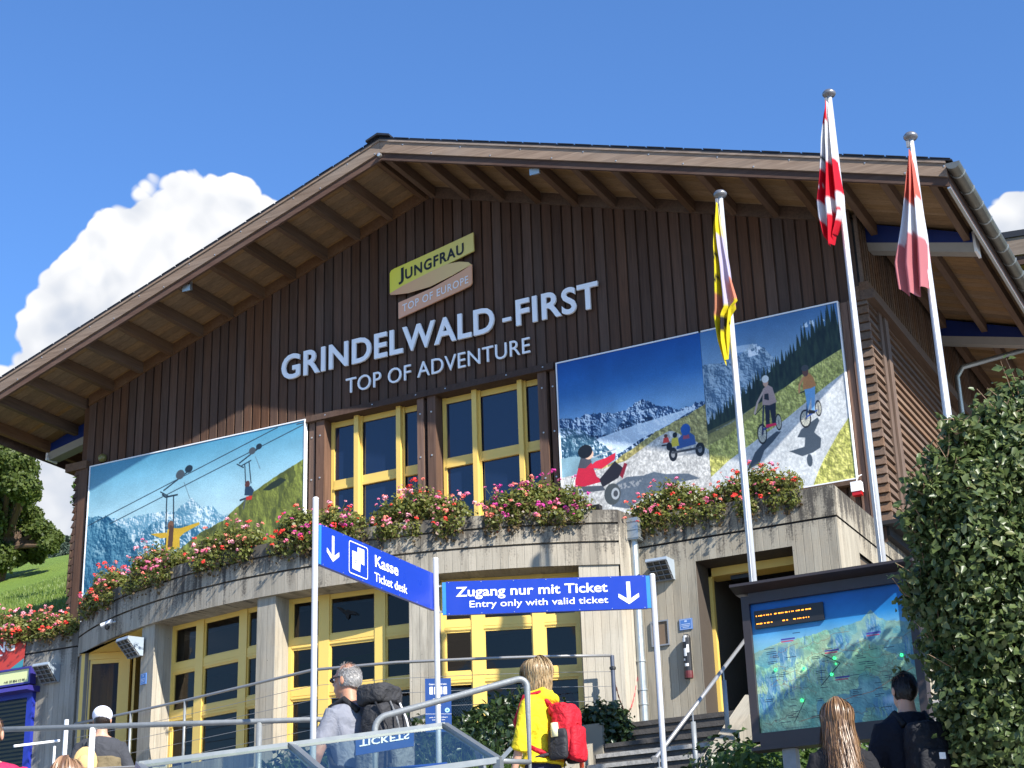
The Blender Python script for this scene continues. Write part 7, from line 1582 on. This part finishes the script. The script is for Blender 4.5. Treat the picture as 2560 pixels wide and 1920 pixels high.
    return T, child, S, L, hp, k
def cut_face(me, c0, Rz, k, top=0):
    """drop the part of the skull cap over the face and below the hairline"""
    import bmesh
    bm = bmesh.new(); bm.from_mesh(me); Ri = Rz.inverted(); dead = []
    for f in bm.faces:
        c = Ri @ (f.calc_center_median()-Vector(c0))
        if (c.y > .035*k and c.z < .055*k) or c.z < -(.060 if top else .082)*k or (c.y > .072*k) or (c.y > .01*k and c.z < -.01*k) or (top and c.z > .070*k and c.y > -.045*k): dead.append(f)
    bmesh.ops.delete(bm, geom=dead, context='FACES'); bm.to_mesh(me); bm.free(); return me
def gz_(x, y): return hgt(x, y)
def on_ground(p, H): return (float(p[0]), float(p[1]), float(p[2])-H)

# --- man with grey backpack
M_TEE = cloth('grey_tee', (.20, .21, .25)); M_TRD = cloth('dark_trousers', (.03, .032, .045)); M_NAVT = cloth('navy_trousers', (.018, .02, .05)); M_YJ = cloth('yellow_hoodie', (.68, .53, .02), .85, .10, 260, .5)
M_HG = hairmat('grey_hair', (.24, .23, .22), (.34, .325, .31), (.46, .44, .42)); M_HB = hairmat('blond_hair', (.26, .16, .07), (.38, .26, .13), (.50, .38, .21)); M_HL = hairmat('long_brown_blond_hair', (.08, .040, .018), (.17, .090, .042), (.30, .18, .09)); M_HD = hairmat('dark_hair', (.006, .004, .004), (.014, .009, .007), (.03, .018, .012)); M_HR = hairmat('brown_hair', (.10, .05, .03), (.20, .11, .06), (.32, .19, .11))
H = 1.80; p = W(770, 1428, 11.6); MAN = on_ground(p, H)
T, child, S, L, hp, k = make_person('grey-haired man in a grey T-shirt with sunglasses and a large grey backpack', MAN, H, 172, dict(skin=M_SK2, top=dict(mat=M_TEE, sleeve=.38, g=.022, hem=.88), legs=M_TRD, seed=3, hair=dict(kind='short', n=3600, mat=M_HG, bald=.75)), dict(lean=.10, hyaw=12, arms=(((-.27, .10, 1.12), (-.24, .22, .90)), ((.27, .02, 1.12), (.27, .16, .92)))), fine=.010)
t = MB(); a, b = hp(-.080, -.01, .022), hp(-.072, .075, .018); t.tube([a, b, hp(-.03, .100, .016), hp(.03, .100, .016), hp(.072, .075, .018), hp(.080, -.01, .022)], .004, 6); child('sunglasses', t, M_BLACK)
for sgn in (-1, 1): pe = []; ball(pe, hp(sgn*.034, .096, .010), (.026, .008, .018), 10); child('lens', fuse('lens', pe, .005, 1), M_BLACK)
def place_on(T, name, label, cat, pieces, group=None):
    """a thing carried by a person: own top-level root with the wearer's frame"""
    R_ = thing(name, label, cat, T.location, group); R_.rotation_euler = T.rotation_euler
    for nm, me, mt in pieces:
        if isinstance(me, MB): me = me.mesh(nm, True)
        me.materials.append(mt); o = bpy.data.objects.new(nm, me); COL.objects.link(o); o.parent = R_
    return R_
M_BPK = cloth('backpack_charcoal', (.035, .035, .038), .7, .2, 300, .9); M_BPG = cloth('backpack_grey', (.16, .165, .17), .7, .15, 300, .8); M_STRP = cloth('strap_black', (.02, .02, .022), .6)
def sbox(parts, c, h, rr_=.5, n=16):
    """soft box: superellipse rings"""
    v = []; f = []; Z = [-1, -.92, -.6, 0, .6, .92, 1]; Sx = [.72, .92, 1, 1.02, 1, .9, .68]
    for z, s in zip(Z, Sx):
        for q in range(n): a = 2*math.pi*q/n; cx_, sy = math.cos(a), math.sin(a); v.append((c[0]+h[0]*s*math.copysign(abs(cx_)**rr_, cx_), c[1]+h[1]*s*math.copysign(abs(sy)**rr_, sy), c[2]+h[2]*z))
    for i in range(6):
        for q in range(n): f.append((i*n+q, i*n+(q+1) % n, (i+1)*n+(q+1) % n, (i+1)*n+q))
    f.append(tuple(range(n))[::-1]); f.append(tuple(6*n+q for q in range(n))); parts.append((v, f))
by = -.12-.125
P1 = []; sbox(P1, S(0, L(1.2)+by-.02, 1.19), (.150, .115, .24)); P2_ = []; sbox(P2_, S(0, L(1.44)+by+.0, 1.49), (.140, .125, .070)); P3_ = []; sbox(P3_, S(0, L(1.1)+by-.15, 1.10), (.10, .05, .16)); P4_ = []; sbox(P4_, S(0, by+.03, .90), (.17, .10, .06))
pcs = [('main_bag', fuse('main_bag', P1, .012, 4, .5, .03, .09), M_BPK), ('lid', fuse('lid', P2_, .012, 4, .5, .025, .08), M_BPK), ('front_pocket', fuse('front_pocket', P3_, .012, 3, .5, .02, .07), M_BPG), ('hip_belt', fuse('hip_belt', P4_, .012, 3, .5, .02, .07), M_STRP)]
for sgn in (-1, 1):
    P5 = []; sbox(P5, S(sgn*.175, L(1.1)+by-.01, 1.06), (.04, .08, .12)); pcs.append(('side_pocket', fuse('side_pocket', P5, .011, 3, .5, .015, .06), M_BPG))
    t = MB(); t.tube([S(sgn*.085, L(1.40)-.13, 1.40), S(sgn*.10, L(1.47)-.03, 1.485), S(sgn*.11, L(1.44)+.08, 1.44), S(sgn*.13, L(1.25)+.135, 1.25), S(sgn*.16, L(1.05)+.05, 1.05), S(sgn*.15, L(1.0)-.10, 1.0)], .022, 8); pcs.append(('shoulder_strap', t, M_STRP))
    t = MB(); t.tube([S(sgn*.14, L(1.4)+by-.08, 1.42), S(sgn*.13, L(1.2)+by-.16, 1.25), S(sgn*.12, L(1.0)+by-.15, 1.02)], .009, 6); pcs.append(('compression_strap', t, M_STRP))
    t = MB(); t.tube([S(sgn*.05, L(1.4)+by-.13, 1.43), S(sgn*.05, L(1.3)+by-.17, 1.33), S(sgn*.05, L(1.2)+by-.20, 1.20)], .008, 6); pcs.append(('buckle_strap', t, M_WHITE if sgn > 0 else M_BPG))
P6 = []; sbox(P6, S(.17, by-.02, .95), (.012, .04, .02)); pcs.append(('red_tag', fuse('red_tag', P6, .008, 1), plain('tag_red', (.5, .02, .02), .5)))
place_on(T, 'backpack', 'large charcoal trekking backpack worn by the grey-haired man', 'backpack', pcs)

# --- woman in yellow
H = 1.67; p = W(1165, 1420, 12.0); T, child, S, L, hp, k = make_person('blond woman in a yellow hooded jacket and dark trousers with a red backpack', on_ground(p, H), H, 176, dict(top=dict(mat=M_YJ, sleeve=.72, g=.024, hem=.95, flare=.022, hood=True), legs=M_NAVT, seed=5, hair=dict(kind='bob', n=2600, mat=M_HB, len=.215, vol=.22, w=.0034, curl=.020, back=.05, tuck=.22)), dict(fem=True, lean=.04, hyaw=-4, arms=(((-.235, .03, 1.14), (-.25, .10, .90)), ((.25, .03, 1.12), (.25, .12, .90)))), fine=.010)
t = MB(); t.tube([hp(-.086, -.02, .02), hp(-.078, .070, .018), hp(-.03, .098, .016), hp(.03, .098, .016), hp(.078, .07, .018)], .005, 6); child('sunglasses', t, M_BLACK)
for sgn in (-1, 1): pe = []; ball(pe, hp(sgn*.034, .094, .010), (.028, .010, .020), 10); child('lens', fuse('lens', pe, .005, 1), M_BLACK)
M_BR = cloth('backpack_red', (.50, .012, .025), .65, .12, 300, .8); M_BD = cloth('backpack_dark', (.03, .03, .034), .6, .1, 300, .5)
by = -.115-.085
P1 = []; sbox(P1, S(0, L(1.2)+by-.02, 1.18), (.115, .080, .175)); P2_ = []; sbox(P2_, S(0, L(1.1)+by-.10, 1.08), (.095, .035, .12)); P3_ = []; sbox(P3_, S(0, L(1.36)+by+.0, 1.33), (.115, .075, .045))
pcs = [('main_bag', fuse('main_bag', P1, .010, 4, .5, .02, .08), M_BR), ('front_pocket', fuse('front_pocket', P2_, .010, 3, .5, .02, .06), M_BR), ('lid', fuse('lid', P3_, .010, 3, .5, .02, .06), M_BR)]
for sgn in (-1, 1):
    P5 = []; sbox(P5, S(sgn*.128, L(1.1)+by-.01, 1.07), (.028, .075, .105)); pcs.append(('side_pocket', fuse('side_pocket', P5, .010, 3), M_BD))
    t = MB(); t.tube([S(sgn*.07, L(1.36)-.13, 1.37), S(sgn*.09, L(1.44)-.06, 1.465), S(sgn*.10, L(1.43)+.06, 1.45), S(sgn*.12, L(1.25)+.14, 1.27), S(sgn*.165, L(1.1)+.06, 1.10), S(sgn*.13, -.11, 1.0)], .021, 8); pcs.append(('shoulder_strap', t, M_BR))
    t = MB(); t.tube([S(sgn*.12, by, 1.02), S(sgn*.165, -.03, .985), S(sgn*.15, .10, .97)], .013, 6); pcs.append(('hip_strap', t, M_BD))
t = MB(); t.tube([S(-.148, L(1.1)+by+.0, 1.12), S(-.148, L(1.2)+by, 1.22)], [.030, .026], 10); pcs.append(('bottle', t, plain('bottle_pale', (.75, .72, .45), .3)))
t = MB(); t.tube([S(.155, by-.02, 1.18), S(.165, by-.03, .93)], [.013, .017], 8); pcs.append(('folded_umbrella', t, plain('orange_red', (.62, .08, .03), .5)))
t = MB(); t.tube([S(-.06, by-.02, .97), S(-.05, by-.0, .90), S(.0, by-.02, .86), S(.05, by, .92)], .005, 6); pcs.append(('loose_strap', t, M_BD))
place_on(T, 'backpack', 'small red daypack with a dark side pocket worn by the woman in yellow', 'backpack', pcs)

# --- girl with long hair, man in black, beside the map
M_BKT = cloth('black_top', (.012, .012, .015), .8)
H = 1.66; p = W(1805, 1514, 10.6); T, child, S, L, hp, k = make_person('woman in black with long blond hair and sunglasses pushed up, before the map', on_ground(p, H), H, 113, dict(top=dict(mat=M_BKT, sleeve=.99, g=.020), legs=M_TRD, seed=8, hair=dict(kind='long', n=2900, mat=M_HL, len=.46, vol=.24, w=.0034, curl=.016, back=.10, tuck=-.10)), dict(fem=True, arms=(((-.25, .0, 1.12), (-.20, .14, .98)), ((.25, .0, 1.12), (.20, .14, .98)))), fine=.013)
t = MB(); t.tube([hp(-.085, .01, .075), hp(-.06, .035, .112), hp(0, .045, .122), hp(.06, .035, .112), hp(.085, .01, .075)], .011, 8); child('sunglasses', t, M_BLACK)
H = 1.78; p = W(1950, 1450, 11.0); T, child, S, L, hp, k = make_person('dark-haired man in navy with a dark backpack, in front of the hedge', on_ground(p, H), H, 128, dict(top=dict(mat=cloth('hedge_shaded_jacket', (.006, .008, .016)), sleeve=.99, g=.026, collar=True), legs=M_TRD, seed=9, hair=dict(kind='short', n=4600, mat=M_HD, bald=0)), dict(hyaw=8, arms=(((-.28, .02, 1.12), (-.20, .20, 1.06)), ((.28, .02, 1.12), (.22, .18, 1.0)))), fine=.013)  # jacket colour darkened to carry the shade of the hedge
P1 = []; sbox(P1, S(0, -.22, 1.18), (.13, .09, .21)); P2_ = []; sbox(P2_, S(0, -.32, 1.10), (.10, .025, .11)); M_BN = cloth('hedge_shaded_backpack', (.007, .008, .012), .7); pcs = [('main_bag', fuse('main_bag', P1, .013, 4, .5, .03, .08), M_BN), ('front_pocket', fuse('front_pocket', P2_, .013, 3), M_BN)]  # pack cloth likewise darkened for the hedge's shade
for sgn in (-1, 1): t = MB(); t.tube([S(sgn*.09, -.13, 1.38), S(sgn*.10, -.03, 1.475), S(sgn*.11, .08, 1.44), S(sgn*.14, .13, 1.25), S(sgn*.16, .03, 1.05)], .02, 8); pcs.append(('shoulder_strap', t, M_BN))
t = MB(); t.box(S(.02, -.352, 1.14), S(.06, -.346, 1.18)); pcs.append(('white_logo_patch', t, M_WHITE)); place_on(T, 'backpack', 'dark backpack with a small white patch worn by the man before the hedge', 'backpack', pcs)

# --- people at the lower left
M_KHA = cloth('olive_jacket', (.16, .125, .07)); M_DKV = cloth('dark_vest', (.05, .052, .06))
H = 1.72; p = W(222, 1526, 15.5); T, child, S, L, hp, k = make_person('person in a white cap, dark vest and olive trousers walking to the yellow door', on_ground(p, H), H, 122, dict(top=dict(mat=M_DKV, sleeve=.99, g=.028, hem=1.0), legs=M_KHA, seed=11, hair=dict(kind='short', n=1200, mat=M_HD, bald=0)), dict(arms=(((-.27, .0, 1.14), (-.24, .12, .95)), ((.27, .0, 1.14), (.24, .12, .95)))), fine=.014)
P1 = []; ball(P1, hp(0, -.012, .045), (.094, .108, .088)); child('cap', fuse('cap', P1, .012, 3), cloth('white_cap', (.74, .74, .82), .9, .04, 200, .3)); t = MB(); t.tube([hp(-.05, .09, .03), hp(0, .14, .02), hp(.05, .09, .03)], .018, 8); child('cap_brim', t, M_WHITE)
P1 = []; ring_tube(P1, [(a*k, b*k, c*k, d*k, e*k) for (a, b, c, d, e) in [(0, 0, .70, .23, .19), (0, 0, .95, .23, .18), (0, 0, 1.15, .235, .165), (0, 0, 1.27, .225, .15)]]); child('jacket_tied_at_waist', fuse('wrap', P1, .014, 3, .5, .03, .1), M_KHA)
hb = [S(-.02, -.24, 1.0), (.12, .03, .155)]; P2_ = []; ball(P2_, S(-.10, -.20, 1.20), (.115, .03, .15)); P3_ = []; ball(P3_, S(-.10, -.245, 1.18), (.07, .05, .09)); t = MB(); t.tube([S(-.10, -.18, 1.34), S(-.09, -.15, 1.42), S(-.07, -.08, 1.47)], .008, 6)
M_STRW = plain('straw', (.62, .42, .18), .8, 0, .2, .15, 60, .5, 200); place_on(T, 'sun_hat', 'yellow straw sun hat hanging on the back of the person in the white cap', 'hat', [('brim', fuse('brim', P2_, .012, 2), M_STRW), ('crown', fuse('crown', P3_, .012, 2), M_STRW), ('cord', t, M_BPK)])
H = 1.70; p = W(146, 1636, 9.3); make_person('brown-haired person whose head just shows at the bottom left edge', on_ground(p, H), H, 117, dict(top=dict(mat=M_DKV, sleeve=.99, g=.02), legs=M_TRD, seed=12, hair=dict(kind='bob', n=900, mat=M_HR, len=.20, vol=.12, w=.006)), dict(fem=True, arms=(((-.25, .0, 1.12), (-.25, .10, .88)), ((.25, .0, 1.12), (.25, .1, .88)))), fine=.014)
H = 1.70; p = W(-22, 1540, 9.6); make_person('person in a crimson jacket cut off by the left picture edge', on_ground(p, H), H, 117, dict(top=dict(mat=cloth('crimson_jacket', (.48, .02, .08), .7, .1, 200, .9), sleeve=.99, g=.05), legs=M_TRD, seed=13, hair=dict(kind='short', n=900, mat=M_HR, bald=0)), dict(arms=(((-.29, .0, 1.12), (-.26, .12, .95)), ((.30, .0, 1.14), (.27, .12, .95)))), fine=.014)
# --- people inside behind the lower panes
def checks():
    m, N, p, o = newmat('checked_shirt'); ck = N.n('ShaderNodeTexChecker'); N.l(objco(N), ck.inputs[0]); ck.inputs['Scale'].default_value = 42; ck.inputs[1].default_value = (.70, .70, .72, 1); ck.inputs[2].default_value = (.06, .07, .10, 1); pset(N, p, ck.outputs[0], .8); return m
for (deg, R_, zt_, lb, mt, hd, sd) in ((16.2, 8.55, 6.32, 'person in a black and white checked shirt behind the right bay window', checks(), 80, 21), (20.4, 8.5, 6.42, 'dark-clad person with a red strap behind the right bay window', cloth('inside_black', (.05, .05, .055)), 100, 22), (24.6, 8.5, 6.38, 'person in dark red behind the right bay window beside the pier', cloth('inside_red', (.20, .012, .03)), 110, 23), (10.6, 8.55, 6.30, 'person in dark blue behind the middle bay window', cloth('inside_blue', (.05, .08, .14)), 95, 24)):
    q = pol(deg, R_, 0); H = 1.72; T, child, S, L, hp, k = make_person(lb, (q[0], q[1], zt_-H+.05), H, hd, dict(top=dict(mat=mt, sleeve=.99, g=.03), legs=M_TRD, seed=sd, hair=dict(kind='short', n=700, mat=M_HR if sd % 2 else M_HG, bald=.2)), dict(arms=(((-.27, .0, 1.12), (-.25, .12, .95)), ((.27, .0, 1.12), (.25, .12, .95)))), fine=.018)
    if sd == 22: t = MB(); t.tube([S(.06, -.16, 1.42), S(.0, -.17, 1.25), S(-.05, -.16, 1.10)], .028, 8); child('red_strap', t, plain('strap_red', (.55, .07, .05), .5))
